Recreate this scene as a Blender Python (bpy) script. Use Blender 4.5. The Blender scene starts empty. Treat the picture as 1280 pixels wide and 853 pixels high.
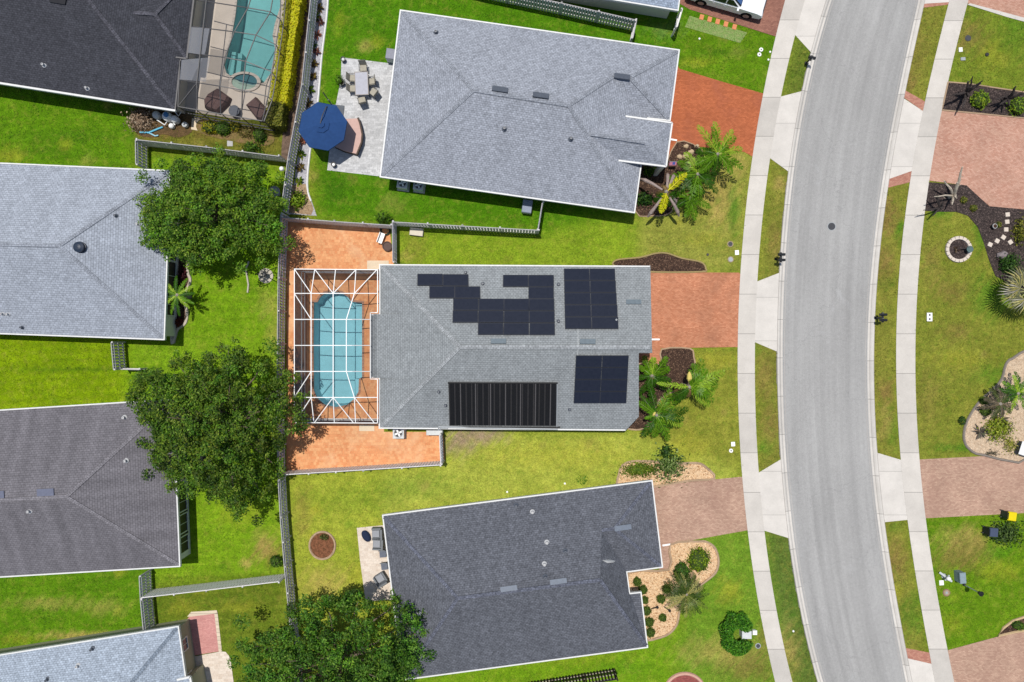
import bpy, math, random
import numpy as np
from mathutils import Vector, Matrix
from mathutils.geometry import tessellate_polygon
random.seed(7); rng = np.random.default_rng(7)
S = bpy.context.scene; COL = S.collection
R = math.radians
H = 56.0            # flying height in metres; 16 photo pixels are one metre on the ground
def P(px, py, h=0.0):
    k = (H - h) / H / 16.0
    return Vector(((px - 640.0) * k, (426.5 - py) * k, h))
def PX(pts, h=0.0): return [P(a, b, h) for a, b in pts]

# ------------------------------------------------------------------ mesh builder
class MB:
    def __init__(s): s.v = []; s.f = []; s.m = []; s.u = []; s.hasuv = False
    def poly(s, pts, m=0, uv=None):
        i = len(s.v); s.v += [tuple(p) for p in pts]; s.f.append(tuple(range(i, i + len(pts)))); s.m.append(m); s.u.append(uv)
    def flat(s, pts, z, holes=(), m=0):
        loops = [[Vector((p[0], p[1], 0)) for p in pts]] + [[Vector((p[0], p[1], 0)) for p in h] for h in holes]
        al = [p for l in loops for p in l]
        for t in tessellate_polygon(loops):
            a, b, c = [al[i] for i in t]
            if (b - a).cross(c - a).z < 0: b, c = c, b
            s.poly([(q.x, q.y, z) for q in (a, b, c)], m)
    def prism(s, pts, z0, z1, m=0, bottom=True):
        pts = [Vector((p[0], p[1], 0)) for p in pts]
        if sum(pts[i].x * pts[i - 1].y - pts[i - 1].x * pts[i].y for i in range(len(pts))) > 0: pts = pts[::-1]
        s.flat(pts, z1, (), m)
        n = len(pts)
        for i in range(n):
            a, b = pts[i], pts[(i + 1) % n]
            s.poly([(a.x, a.y, z0), (b.x, b.y, z0), (b.x, b.y, z1), (a.x, a.y, z1)], m)
        if bottom: s.poly([(p.x, p.y, z0) for p in reversed(pts)], m)
    def box(s, c, d, rz=0.0, m=0, taper=1.0, rx=None):
        c = Vector(c); M = (rx if rx is not None else Matrix.Rotation(rz, 3, 'Z'))
        q = []
        for z in (-1, 1):
            t = taper if z > 0 else 1.0
            for x, y in ((-1, -1), (1, -1), (1, 1), (-1, 1)):
                q.append(c + M @ Vector((x * d[0] / 2 * t, y * d[1] / 2 * t, z * d[2] / 2)))
        for f in ((3, 2, 1, 0), (4, 5, 6, 7), (0, 1, 5, 4), (1, 2, 6, 5), (2, 3, 7, 6), (3, 0, 4, 7)): s.poly([q[k] for k in f], m)
    def beam(s, a, b, w, hgt=None, m=0):
        a = Vector(a); b = Vector(b); d = b - a; L = d.length
        if L < 1e-5: return
        d /= L; up = Vector((0, 0, 1)) if abs(d.z) < .95 else Vector((0, 1, 0))
        x = d.cross(up).normalized(); y = x.cross(d)
        M = Matrix((x, d, y)).transposed()
        s.box((a + b) / 2, (w, L, hgt or w), m=m, rx=M)
    def tube(s, pts, r, n=8, m=0, cap=True):
        pts = [Vector(p) for p in pts]; k = len(pts)
        rr = r if isinstance(r, (list, tuple)) else [r] * k
        rings = []; pu = None
        for i, p in enumerate(pts):
            d = (pts[min(i + 1, k - 1)] - pts[max(i - 1, 0)])
            d = d.normalized() if d.length > 1e-6 else Vector((0, 0, 1))
            u = (pu - d * pu.dot(d)) if pu is not None else d.orthogonal()
            if u.length < 1e-4: u = d.orthogonal()
            u.normalize(); pu = u; w = d.cross(u)
            rings.append([p + (u * math.cos(2 * math.pi * j / n) + w * math.sin(2 * math.pi * j / n)) * rr[i] for j in range(n)])
        for i in range(k - 1):
            for j in range(n):
                s.poly([rings[i][j], rings[i][(j + 1) % n], rings[i + 1][(j + 1) % n], rings[i + 1][j]], m)
        if cap: s.poly(rings[0][::-1], m); s.poly(rings[-1], m)
    def lathe(s, prof, c=(0, 0, 0), n=20, m=0):
        c = Vector(c)
        rg = [[c + Vector((r * math.cos(2 * math.pi * j / n), r * math.sin(2 * math.pi * j / n), z)) for j in range(n)] for r, z in prof]
        for i in range(len(rg) - 1):
            for j in range(n): s.poly([rg[i][j], rg[i][(j + 1) % n], rg[i + 1][(j + 1) % n], rg[i + 1][j]], m)
        s.poly(rg[0][::-1], m); s.poly(rg[-1], m)
    def ring(s, outer, inner, z0, z1, m=0):
        n = len(outer)
        for i in range(n):
            j = (i + 1) % n; a, b, c, d = outer[i], outer[j], inner[j], inner[i]
            t = lambda p, z: (p[0], p[1], z)
            s.poly([t(a, z1), t(b, z1), t(c, z1), t(d, z1)], m); s.poly([t(a, z0), t(d, z0), t(c, z0), t(b, z0)], m)
            s.poly([t(a, z0), t(b, z0), t(b, z1), t(a, z1)], m); s.poly([t(d, z0), t(d, z1), t(c, z1), t(c, z0)], m)
    def build(s, name, mat, parent=None, world=False, smooth=False, col=None):
        off = Vector((0, 0, 0)); rot = None
        if world and parent is not None:
            p = parent
            while p is not None: off += p.location; p = p.parent
        V = [(a[0] - off.x, a[1] - off.y, a[2] - off.z) for a in s.v]
        me = bpy.data.meshes.new(name); me.from_pydata(V, [], s.f)
        for mm in (mat if isinstance(mat, (list, tuple)) else [mat]): me.materials.append(mm)
        if any(s.m): me.polygons.foreach_set('material_index', s.m)
        uv = me.uv_layers.new(name='UVMap'); data = []
        for f, cu in zip(s.f, s.u):
            if cu is not None: data += [x for c in cu for x in c]; continue
            a, b, c = Vector(s.v[f[0]]), Vector(s.v[f[1]]), Vector(s.v[f[2]])
            n = (b - a).cross(c - a)
            if n.length < 1e-9: n = Vector((0, 0, 1))
            n.normalize()
            if abs(n.z) > .9999: u, w = Vector((1, 0, 0)), Vector((0, 1, 0))
            else:
                u = Vector((0, 0, 1)).cross(n).normalized(); w = n.cross(u)
            for i in f:
                q = Vector(s.v[i]); data += [q.dot(u), q.dot(w)]
        uv.data.foreach_set('uv', data)
        if smooth: me.polygons.foreach_set('use_smooth', [True] * len(s.f))
        me.validate(); me.update()
        o = bpy.data.objects.new(name, me); COL.objects.link(o)
        if parent is not None: o.parent = parent
        return o

def inset(pts, d):      # polygon moved inwards by d
    pts = [Vector((p[0], p[1])) for p in pts]; n = len(pts)
    A = sum(pts[i].x * pts[(i + 1) % n].y - pts[(i + 1) % n].x * pts[i].y for i in range(n)); sg = 1 if A > 0 else -1
    out = []
    for i in range(n):
        a, b, c = pts[i - 1], pts[i], pts[(i + 1) % n]
        e1 = (b - a).normalized(); e2 = (c - b).normalized()
        n1 = Vector((-e1.y, e1.x)) * sg; n2 = Vector((-e2.y, e2.x)) * sg
        k = 1 + n1.dot(n2)
        mv = (n1 + n2) / k if k > .15 else n1
        out.append(b + mv * d)
    return out
def smooth_loop(pts, n=6):
    out = []; k = len(pts); pts = [Vector((p[0], p[1], 0)) for p in pts]
    for i in range(k):
        p0, p1, p2, p3 = pts[i - 1], pts[i], pts[(i + 1) % k], pts[(i + 2) % k]
        for j in range(n):
            t = j / n
            out.append(.5 * ((2 * p1) + (p2 - p0) * t + (2 * p0 - 5 * p1 + 4 * p2 - p3) * t * t + (3 * p1 - p0 - 3 * p2 + p3) * t ** 3))
    return out

# ------------------------------------------------------------------ things
LABELS = {}
def tag(o, label=None, cat=None, group=None, kind=None):
    if label: o['label'] = label
    if cat: o['category'] = cat
    if group: o['group'] = group
    if kind: o['kind'] = kind
    return o
def thing(name, label, cat, loc=(0, 0, 0), rz=0.0, group=None):
    o = bpy.data.objects.new(name, None); o.empty_display_size = .3; COL.objects.link(o)
    o.location = loc; o.rotation_euler = (0, 0, rz)
    return tag(o, label, cat, group)
def kids(o): return [c for c in bpy.data.objects if c.parent is o]
def dup(root, loc, rz=0.0, label=None, scale=1.0):
    r = root.copy(); COL.objects.link(r); r.location = loc; r.rotation_euler = (0, 0, rz); r.scale = (scale,) * 3
    if label: r['label'] = label
    for c in kids(root):
        d = c.copy(); COL.objects.link(d); d.parent = r
        for g in kids(c):
            e = g.copy(); COL.objects.link(e); e.parent = d
    return r
def struct(o): o['kind'] = 'structure'; return o

# ------------------------------------------------------------------ materials
def lin(r, g, b):
    f = lambda c: (c / 255 / 12.92) if c / 255 <= .04045 else ((c / 255 + .055) / 1.055) ** 2.4
    return (f(r), f(g), f(b))
class N:
    def __init__(s, name, rough=.8, spec=.3):
        s.m = bpy.data.materials.new(name); s.m.use_nodes = True; s.t = s.m.node_tree; s.n = s.t.nodes; s.l = s.t.links
        s.b = s.n['Principled BSDF']; s.out = s.n['Material Output']
        s.b.inputs['Roughness'].default_value = rough; s.b.inputs['Specular IOR Level'].default_value = spec
    def add(s, typ, **kw):
        n = s.n.new(typ)
        for k, v in kw.items():
            if k in n.inputs.keys() if isinstance(k, str) else False: pass
            setattr(n, k, v)
        return n
    def link(s, a, b): s.l.new(a, b)
    def val(s, sock, v):
        if hasattr(v, 'links') or isinstance(v, bpy.types.NodeSocket): s.l.new(v, sock)
        elif isinstance(v, tuple) and len(v) == 3: sock.default_value = (*v, 1)
        else: sock.default_value = v
    def coord(s, which='Object'):
        if not hasattr(s, '_tc'): s._tc = s.add('ShaderNodeTexCoord')
        return s._tc.outputs[which]
    def mapped(s, which='UV', scale=(1, 1, 1), rot=(0, 0, 0), loc=(0, 0, 0)):
        m = s.add('ShaderNodeMapping'); s.link(s.coord(which), m.inputs['Vector'])
        m.inputs['Scale'].default_value = scale; m.inputs['Rotation'].default_value = rot; m.inputs['Location'].default_value = loc
        return m.outputs[0]
    def noise(s, scale, detail=3, rough=.55, vec=None, out='Fac', dist=0.0):
        n = s.add('ShaderNodeTexNoise'); n.inputs['Scale'].default_value = scale; n.inputs['Detail'].default_value = detail
        n.inputs['Roughness'].default_value = rough; n.inputs['Distortion'].default_value = dist
        s.link(vec if vec is not None else s.coord('Object'), n.inputs['Vector']); return n.outputs[out]
    def ramp(s, fac, stops):
        r = s.add('ShaderNodeValToRGB'); e = r.color_ramp.elements
        while len(e) < len(stops): e.new(.5)
        for k, (p, c) in enumerate(stops): e[k].position = p; e[k].color = (*c, 1) if isinstance(c, tuple) else (c, c, c, 1)
        s.link(fac, r.inputs[0]); return r.outputs[0]
    def mix(s, fac, a, b, typ='MIX'):
        n = s.add('ShaderNodeMix'); n.data_type = 'RGBA'; n.blend_type = typ
        s.val(n.inputs['Factor'], fac); s.val(n.inputs[6], a); s.val(n.inputs[7], b); return n.outputs[2]
    def rng(s, fac, a, b, c=0.0, d=1.0):
        n = s.add('ShaderNodeMapRange'); n.inputs[1].default_value = a; n.inputs[2].default_value = b; n.inputs[3].default_value = c; n.inputs[4].default_value = d
        s.link(fac, n.inputs[0]); return n.outputs[0]
    def mul(s, col, f): return s.mix(1.0, col, f, 'MULTIPLY')
    def attr(s, name): a = s.add('ShaderNodeAttribute'); a.attribute_name = name; return a.outputs['Color']
    def base(s, c): s.val(s.b.inputs['Base Color'], c)
    def bump(s, hgt, strength=.5, dist=.02):
        b = s.add('ShaderNodeBump'); b.inputs['Strength'].default_value = strength; b.inputs['Distance'].default_value = dist
        s.link(hgt, b.inputs['Height']); s.link(b.outputs[0], s.b.inputs['Normal'])
def plain(name, col, rough=.7, spec=.3, var=.12, scale=6.0, metal=0.0):
    n = N(name, rough, spec); n.b.inputs['Metallic'].default_value = metal
    f = n.noise(scale, 4)
    n.base(n.mul(col, n.ramp(f, [(.25, 1 - var), (.75, 1 + var)]))); return n.m
def rough_ground(name, c1, c2, scale, fine=25.0, bump=.6, dist=.03, c3=None, rough=.95):
    n = N(name, rough, .1)
    c = n.mix(n.ramp(n.noise(scale, 5, .65), [(.35, 0.0), (.65, 1.0)]), c1, c2)
    if c3: c = n.mix(n.ramp(n.noise(fine * .6, 2), [(.56, 0.0), (.64, 1.0)]), c, c3)
    c = n.mul(c, n.ramp(n.noise(fine, 3, .7), [(.28, .55), (.72, 1.4)]))
    n.base(c); n.bump(n.noise(fine, 3), bump, dist); return n.m
def shingles(name, c, spread=.22, blotch=.12, streak=0.0, rough=.95, tile=False, bw=.24, bh=.15):
    n = N(name, rough, .12)
    b = n.add('ShaderNodeTexBrick'); n.link(n.mapped('UV'), b.inputs['Vector'])
    b.inputs['Scale'].default_value = 1.0; b.inputs['Brick Width'].default_value = bw; b.inputs['Row Height'].default_value = bh
    b.inputs['Mortar Size'].default_value = .012; b.inputs['Mortar Smooth'].default_value = .3; b.inputs['Bias'].default_value = 0.0
    lo = tuple(x * (1 - spread * .6) for x in c); hi = tuple(x * (1 + spread * .6) for x in c)
    b.inputs['Color1'].default_value = (*lo, 1); b.inputs['Color2'].default_value = (*hi, 1); b.inputs['Mortar'].default_value = (*[x * .45 for x in c], 1)
    col = b.outputs['Color']
    col = n.mul(col, n.ramp(n.noise(5.0, 4, .8), [(.34, 1 - spread * 1.5), (.66, 1 + spread * 1.5)]))
    col = n.mul(col, n.ramp(n.noise(.6, 4, .6), [(.3, 1 - blotch), (.7, 1 + blotch)]))
    if streak:
        st = n.noise(1.0, 3, .5, n.mapped('UV', (1.3, .12, 1)))
        col = n.mul(col, n.ramp(st, [(.35, 1 - streak), (.7, 1 + streak)]))
    n.base(col); n.bump(b.outputs['Fac'], -.35, .012); return n.m
def pavers(name, cols, bw=.2, bh=.1, mortar=.6, blotch=.16, rot=0.0, dirt=None, fine=.12):
    n = N(name, .9, .15)
    v = n.mapped('UV', rot=(0, 0, rot))
    b = n.add('ShaderNodeTexBrick'); n.link(v, b.inputs['Vector'])
    b.inputs['Scale'].default_value = 1.0; b.inputs['Brick Width'].default_value = bw; b.inputs['Row Height'].default_value = bh
    b.inputs['Mortar Size'].default_value = .007; b.inputs['Mortar Smooth'].default_value = .2
    b.inputs['Color1'].default_value = (*cols[0], 1); b.inputs['Color2'].default_value = (*cols[1], 1)
    b.inputs['Mortar'].default_value = (*[x * mortar for x in cols[0]], 1)
    c = b.outputs['Color']
    c = n.mul(c, n.ramp(n.noise(.5, 5, .6), [(.3, 1 - blotch), (.7, 1 + blotch)]))
    c = n.mul(c, n.ramp(n.noise(9, 4, .7), [(.3, 1 - fine), (.7, 1 + fine)]))
    if dirt: c = n.mix(n.ramp(n.noise(.35, 5, .7, dist=.6), [(.5, 0.0), (.72, .55)]), c, dirt)
    n.base(c); n.bump(b.outputs['Fac'], -.3, .01); return n.m
def concrete(name, c, joint=None, tint=.08, jw=.035):
    n = N(name, .85, .2)
    col = n.mul(c, n.ramp(n.noise(.8, 5, .65), [(.3, .9), (.7, 1.06)]))
    col = n.mul(col, n.ramp(n.noise(14, 4, .7), [(.3, .93), (.7, 1.05)]))
    col = n.mix(n.ramp(n.noise(1.7, 6, .75, dist=.8), [(.58, 0.0), (.75, .3)]), col, tuple(x * .6 for x in c))
    if joint:
        sp = n.add('ShaderNodeSeparateXYZ'); n.link(n.coord('UV'), sp.inputs[0])
        d = n.add('ShaderNodeMath', operation='DIVIDE'); n.link(sp.outputs['Y'], d.inputs[0]); d.inputs[1].default_value = joint
        fl = n.add('ShaderNodeMath', operation='FLOOR'); n.link(d.outputs[0], fl.inputs[0])
        wn = n.add('ShaderNodeTexWhiteNoise', noise_dimensions='1D'); n.link(fl.outputs[0], wn.inputs['W'])
        col = n.mul(col, n.ramp(wn.outputs['Value'], [(0.0, 1 - tint), (1.0, 1 + tint * .4)]))
        fr = n.add('ShaderNodeMath', operation='FRACT'); n.link(d.outputs[0], fr.inputs[0])
        lt = n.add('ShaderNodeMath', operation='LESS_THAN'); n.link(fr.outputs[0], lt.inputs[0]); lt.inputs[1].default_value = jw / joint
        mf = n.add('ShaderNodeMath', operation='MULTIPLY'); n.link(lt.outputs[0], mf.inputs[0]); mf.inputs[1].default_value = .7
        col = n.mix(mf.outputs[0], col, tuple(x * .35 for x in c))
    n.base(col); return n.m
def leafmat(name, translucency=.35, rough=.6):
    n = N(name, rough, .25); c = n.attr('Col'); n.base(c)
    tr = n.add('ShaderNodeBsdfTranslucent'); n.link(c, tr.inputs['Color'])
    mx = n.add('ShaderNodeMixShader'); mx.inputs[0].default_value = translucency
    n.link(n.b.outputs[0], mx.inputs[1]); n.link(tr.outputs[0], mx.inputs[2]); n.link(mx.outputs[0], n.out.inputs['Surface']); return n.m

LEAF = leafmat('leaf'); GRASSBLADE = leafmat('grass_blade', .25, .7)
BARK = rough_ground('bark', (.12, .09, .065), (.2, .16, .12), 3, 18)
WHITE = plain('white_aluminium', (.78, .78, .76), .45, .4, .05)
TRIM = plain('white_gutter', (.62, .62, .6), .5, .35, .1)
DARKTRIM = plain('bronze_gutter', (.1, .095, .095), .5, .35, .1)
BRONZE = plain('bronze_aluminium', (.06, .058, .06), .45, .4, .1)
BLACK = plain('black_metal', (.012, .013, .015), .4, .4, .2)
BLACKISH = plain('black_plastic', (.02, .02, .022), .5, .4, .2)
GREY = plain('grey_painted_metal', (.3, .32, .33), .5, .4, .12)
LTGREY = plain('light_grey_plastic', (.52, .54, .54), .6, .3, .1)
STUCCO = plain('stucco', (.5, .46, .38), .9, .15, .08, 12)
STUCCO_G = plain('sage_stucco', (.35, .34, .24), .9, .15, .08, 12)
STUCCO_W = plain('pale_stucco', (.62, .6, .55), .9, .15, .08, 12)
GLASSN = N('window_glass', .08, .6); GLASSN.base((.03, .04, .05)); GLASS = GLASSN.m
POSTW = plain('white_post', (.75, .74, .72), .6, .3, .1)
def vent_mat(): return plain('roof_vent_metal', (.07, .08, .1), .45, .5, .15)
VENT = vent_mat(); LEAD = plain('lead_pipe', (.42, .42, .42), .5, .4, .1)
# ------------------------------------------------------------------ road geometry (photo pixel polylines -> smooth curves)
def fit(pts, deg=4):
    a = np.array(pts, float); y = (a[:, 1] - 426) / 426
    c = np.polyfit(y, a[:, 0], deg); return lambda py: float(np.polyval(c, (py - 426) / 426))
roadL = fit([(1041, 0), (1027.6, 54), (1010, 129), (994, 205), (983, 351), (981, 410), (982, 491), (987.5, 582), (991.5, 650), (1003, 731), (1021, 812), (1031.7, 853)])
roadR = fit([(1147, 0), (1126, 94), (1102, 229), (1091, 302), (1083.5, 416), (1083.5, 437), (1085.5, 545), (1091, 612), (1094, 636), (1108.5, 731), (1125, 823), (1131, 853)])
swLo = fit([(981.8, 0), (968, 51), (953.5, 118.6), (939.5, 198), (928, 330), (921.7, 429), (923, 518), (928.5, 623), (936.5, 677), (952.7, 771), (966, 840), (968, 853)])
swLi = fit([(1006, 0), (994, 44.5), (976, 121), (961.8, 199), (947, 351), (944.5, 429), (947, 590), (955.4, 663), (975, 780), (990, 853)])
swRi = fit([(1186.6, 0), (1154, 139), (1139.5, 215), (1120.9, 372), (1120.4, 410), (1123, 531), (1126.5, 574), (1134.5, 650), (1150, 758), (1164, 829), (1169, 853)])
swRo = fit([(1210.4, 0), (1177, 141.5), (1165, 200), (1150, 335), (1145, 372), (1144, 410), (1146, 518), (1150, 577), (1157, 650), (1183, 808), (1193, 853)])
kerbL = lambda y: roadL(y) - 9.5
kerbR = lambda y: roadR(y) + 9.5
YS = list(range(-70, 925, 12))
def line(f, y0, y1, n=None):
    n = n or max(2, int(abs(y1 - y0) / 10) + 1)
    return [(f(y), y) for y in np.linspace(y0, y1, n)]
HARD = []        # ground polygons (photo pixels) that no grass grows on

# ------------------------------------------------------------------ lawns
def tc(r, g, b, f=1.5): return tuple(c / f for c in lin(r, g, b))
GX0, GX1, GY0, GY1, GS = -45.0, 45.0, -31.0, 31.0, .25
gxs = np.arange(GX0, GX1 + .01, GS); gys = np.arange(GY0, GY1 + .01, GS)
GXX, GYY = np.meshgrid(gxs, gys); GPX = 640 + GXX * 16; GPY = 426.5 - GYY * 16
def inpoly(X, Y, poly):
    r = np.zeros(X.shape, bool); n = len(poly)
    for i in range(n):
        x1, y1 = poly[i]; x2, y2 = poly[(i + 1) % n]
        if y1 == y2: continue
        c = ((y1 > Y) != (y2 > Y)) & (X < (x2 - x1) * (Y - y1) / (y2 - y1) + x1); r ^= c
    return r
lawn = np.zeros(GXX.shape + (3,)); lawn[:] = tc(140, 158, 45)
def region(poly, rgb): lawn[inpoly(GPX, GPY, poly)] = tc(*rgb)
region([(-90, 60), (172, 100), (172, 225), (-90, 225)], (100, 146, 18))
region([(172, 120), (360, 160), (360, 210), (172, 190)], (120, 120, 45))
region([(180, 186), (356, 206), (350, 440), (200, 440)], (124, 166, 26))
region([(-90, 400), (180, 400), (180, 520), (-90, 520)], (134, 164, 14))
region([(160, 420), (356, 420), (356, 735), (160, 735)], (130, 170, 30))
region([(-90, 700), (190, 700), (190, 830), (-90, 830)], (100, 146, 20))
region([(190, 725), (372, 718), (372, 900), (190, 900)], (112, 132, 36))
region([(390, -60), (1010, -60), (940, 180), (845, 180), (800, 270), (672, 292), (395, 275)], (88, 140, 16))
region([(845, 30), (970, 30), (950, 125), (845, 90)], (104, 146, 22))
region([(495, 283), (672, 293), (800, 262), (800, 335), (495, 335)], (144, 172, 42))
region([(800, 190), (945, 190), (925, 340), (800, 340)], (160, 164, 70))
region([(355, 590), (560, 570), (560, 900), (370, 900)], (172, 184, 62))
region([(558, 540), (930, 540), (925, 605), (480, 650), (480, 590), (558, 580)], (180, 190, 76))
region([(800, 436), (930, 436), (930, 590), (800, 545)], (152, 156, 58))
region([(500, 800), (870, 780), (960, 900), (500, 900)], (124, 166, 28))
region([(860, 660), (1000, 660), (970, 900), (850, 860)], (120, 158, 44))
region([(1090, -70), (1300, -70), (1300, 115), (1100, 250)], (128, 146, 46))
region([(1130, 200), (1300, 200), (1300, 600), (1130, 600)], (140, 147, 54))
region([(1140, 640), (1300, 640), (1300, 820), (1160, 830)], (110, 150, 24))
region([(swLi(y), y) for y in YS] + [(roadL(y), y) for y in YS[::-1]], (141, 143, 58))
region([(swLi(y), y) for y in range(-70, 125, 12)] + [(roadL(y), y) for y in range(124, -70, -12)], (112, 130, 48))
region([(swLi(y), y) for y in range(660, 920, 12)] + [(roadL(y), y) for y in range(919, 660, -12)], (106, 128, 54))
region([(swRi(y), y) for y in YS] + [(roadR(y), y) for y in YS[::-1]], (143, 144, 58))
for _ in range(9):                               # neighbouring lawns grow into each other
    lawn = (lawn + np.roll(lawn, 1, 0) + np.roll(lawn, -1, 0) + np.roll(lawn, 1, 1) + np.roll(lawn, -1, 1)) / 5
for x0, x1, per, sl_, am in ((-100, 360, 11.5, .045, .085), (360, 960, 13, -.1, .05), (960, 1400, 12, .3, .045)):       # mown strips
    w_ = (GPX >= x0) & (GPX < x1); lawn[w_] *= (1 + am * np.sin(2 * np.pi * (GPY + sl_ * GPX) / per + 1.2 * np.sin(GPX * .013)))[w_][:, None]
STRAW = tc(196, 172, 98); BROWN = tc(150, 120, 72); LUSH = tc(70, 140, 24); YEL = tc(190, 186, 60); SOIL = tc(176, 152, 128); DKG = tc(62, 110, 20)
def blob(px, py, rx, ry, col, k=.7, rough=.5):
    d = np.sqrt(((GPX - px) / rx) ** 2 + ((GPY - py) / ry) ** 2)
    wob = .5 * np.sin(GPX * .21 + px) * np.sin(GPY * .17 + py) + .35 * np.sin(GPX * .47 + GPY * .31 + px) + .3 * np.sin(GPX * .83 - GPY * .71)
    w = np.clip(1.25 - d + wob * rough, 0, 1)[..., None] * k
    lawn[:] = lawn * (1 - w) + np.array(col) * w
for b in [(900, 245, 22, 40, STRAW, .75), (917, 262, 8, 34, LUSH, .7), (925, 205, 12, 22, STRAW, .5), (880, 300, 30, 10, YEL, .3), (520, 305, 14, 26, BROWN, .35), (508, 322, 10, 8, STRAW, .5),
          (600, 545, 34, 12, SOIL, .9), (575, 553, 22, 18, SOIL, .9), (520, 610, 60, 16, LUSH, .35), (700, 570, 120, 20, YEL, .35), (860, 560, 30, 20, YEL, .35), (405, 730, 34, 24, STRAW, .6), (378, 640, 12, 40, BROWN, .45), (450, 720, 16, 20, YEL, .4), (440, 625, 50, 20, LUSH, .25),
          (1010, 400, 12, 14, BROWN, .0), (335, 690, 22, 18, BROWN, .75), (330, 680, 14, 20, STRAW, .5), (308, 705, 8, 6, STRAW, .7), (300, 640, 30, 20, YEL, .3), (345, 420, 14, 30, STRAW, .4), (335, 380, 16, 20, STRAW, .35), (60, 755, 50, 9, STRAW, .4), (130, 760, 30, 12, STRAW, .35), (110, 795, 70, 6, STRAW, .75), (20, 800, 30, 8, YEL, .35), (10, 195, 26, 12, YEL, .5), (90, 170, 80, 9, DKG, .35), (60, 190, 90, 5, DKG, .3),
          (90, 462, 100, 4, DKG, .5), (455, 58, 12, 8, STRAW, .5), (470, 52, 10, 10, YEL, .4), (425, 25, 8, 14, YEL, .3), (450, 30, 26, 12, DKG, .2), (420, 240, 20, 20, DKG, .5), (490, 255, 20, 14, STRAW, .25), (870, 78, 26, 6, YEL, .4), (900, 66, 40, 4, DKG, .45), (860, 22, 8, 8, STRAW, .0), (715, 20, 30, 14, DKG, .2), (830, 35, 24, 14, tc(120, 150, 80), .5),
          (900, 815, 60, 20, STRAW, .55), (935, 835, 36, 20, BROWN, .6), (870, 740, 14, 10, YEL, .0), (912, 740, 18, 16, YEL, .55), (955, 800, 10, 30, BROWN, .45), (985, 815, 16, 36, STRAW, .6), (700, 820, 90, 12, YEL, .25), (780, 835, 40, 12, LUSH, .3), (900, 450, 26, 10, YEL, .45), (830, 570, 20, 14, LUSH, .3),
          (1140, 60, 18, 30, BROWN, .35), (1135, 100, 12, 16, BROWN, .6), (1210, 45, 26, 22, BROWN, .6), (1240, 70, 20, 20, YEL, .3), (1270, 30, 20, 40, LUSH, .45), (1175, 265, 20, 8, LUSH, .7), (1226, 290, 10, 30, LUSH, .6), (1240, 370, 30, 30, LUSH, .6), (1190, 365, 22, 16, BROWN, .5), (1165, 330, 14, 30, BROWN, .4), (1195, 415, 20, 12, BROWN, .5), (1200, 450, 40, 14, YEL, .3), (1245, 470, 30, 16, LUSH, .5), (1160, 500, 16, 40, BROWN, .3), (1200, 560, 40, 6, LUSH, .6), (1265, 500, 8, 30, LUSH, .5),
          (1110, 270, 12, 26, BROWN, .75), (1107, 330, 12, 24, BROWN, .6), (1125, 290, 6, 16, LUSH, .7), (1108, 490, 12, 16, BROWN, .7), (1116, 540, 8, 26, LUSH, .45), (1108, 525, 8, 20, STRAW, .5), (1120, 700, 14, 24, BROWN, .6), (1140, 770, 20, 30, LUSH, .5), (1120, 660, 10, 8, LUSH, .4),
          (975, 230, 8, 10, STRAW, .6), (968, 300, 10, 20, BROWN, .45), (975, 320, 8, 16, STRAW, .4), (956, 470, 12, 30, BROWN, .45), (962, 530, 12, 20, BROWN, .5), (958, 560, 12, 10, LUSH, .5), (995, 750, 12, 60, DKG, .3), (1000, 90, 10, 24, DKG, .1),
          (1205, 675, 36, 20, STRAW, .65), (1190, 700, 30, 16, BROWN, .55), (1215, 690, 30, 26, BROWN, .45), (1250, 715, 30, 14, YEL, .4), (1190, 780, 20, 14, YEL, .3), (1250, 690, 20, 10, LUSH, .4), (260, 165, 30, 8, BROWN, .5), (190, 168, 20, 8, BROWN, .8), (320, 175, 30, 10, BROWN, .35), (232, 380, 8, 40, BROWN, .2), (230, 760, 20, 10, YEL, .35), (300, 760, 30, 8, YEL, .35)]: blob(*b)
sr = np.random.default_rng(3)
for _ in range(150):                             # weeds, thin and bare spots
    x_, y_ = sr.uniform(0, 1280), sr.uniform(0, 853); q_ = sr.uniform(3, 9); blob(x_, y_, q_ * sr.uniform(.8, 1.6), q_, (STRAW, BROWN, LUSH, DKG, YEL)[sr.integers(5)], sr.uniform(.15, .5))
def grassmat():
    n = N('lawn_grass', .95, .08); c = n.attr('Col')
    c = n.mul(c, n.ramp(n.noise(.45, 5, .65), [(.3, (.8, .84, .75)), (.7, (1.22, 1.16, 1.25))]))
    dry = n.ramp(n.noise(1.6, 5, .75, dist=.5), [(.5, 0.0), (.78, .42)])
    c = n.mix(dry, c, tuple(tc(196, 178, 84)))
    gr = n.ramp(n.noise(2.6, 4, .7, vec=n.mapped('Object', loc=(31, 7, 3))), [(.52, 0.0), (.76, .5)])
    c = n.mix(gr, c, tuple(tc(80, 136, 20)))
    c = n.mul(c, n.ramp(n.noise(8, 5, .8), [(.28, .5), (.72, 1.5)]))
    c = n.mul(c, n.ramp(n.noise(2.2, 4, .7, vec=n.mapped('Object', loc=(3, 9, 1))), [(.3, .8), (.7, 1.2)]))
    n.base(c); n.bump(n.noise(20, 4, .8), .9, .06); return n.m
GRASS = grassmat()
def mask_road(pad):
    m = np.zeros(GXX.shape, bool)
    m |= inpoly(GPX, GPY, [(roadL(y) - pad, y) for y in YS] + [(roadR(y) + pad, y) for y in YS[::-1]]); return m
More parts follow.
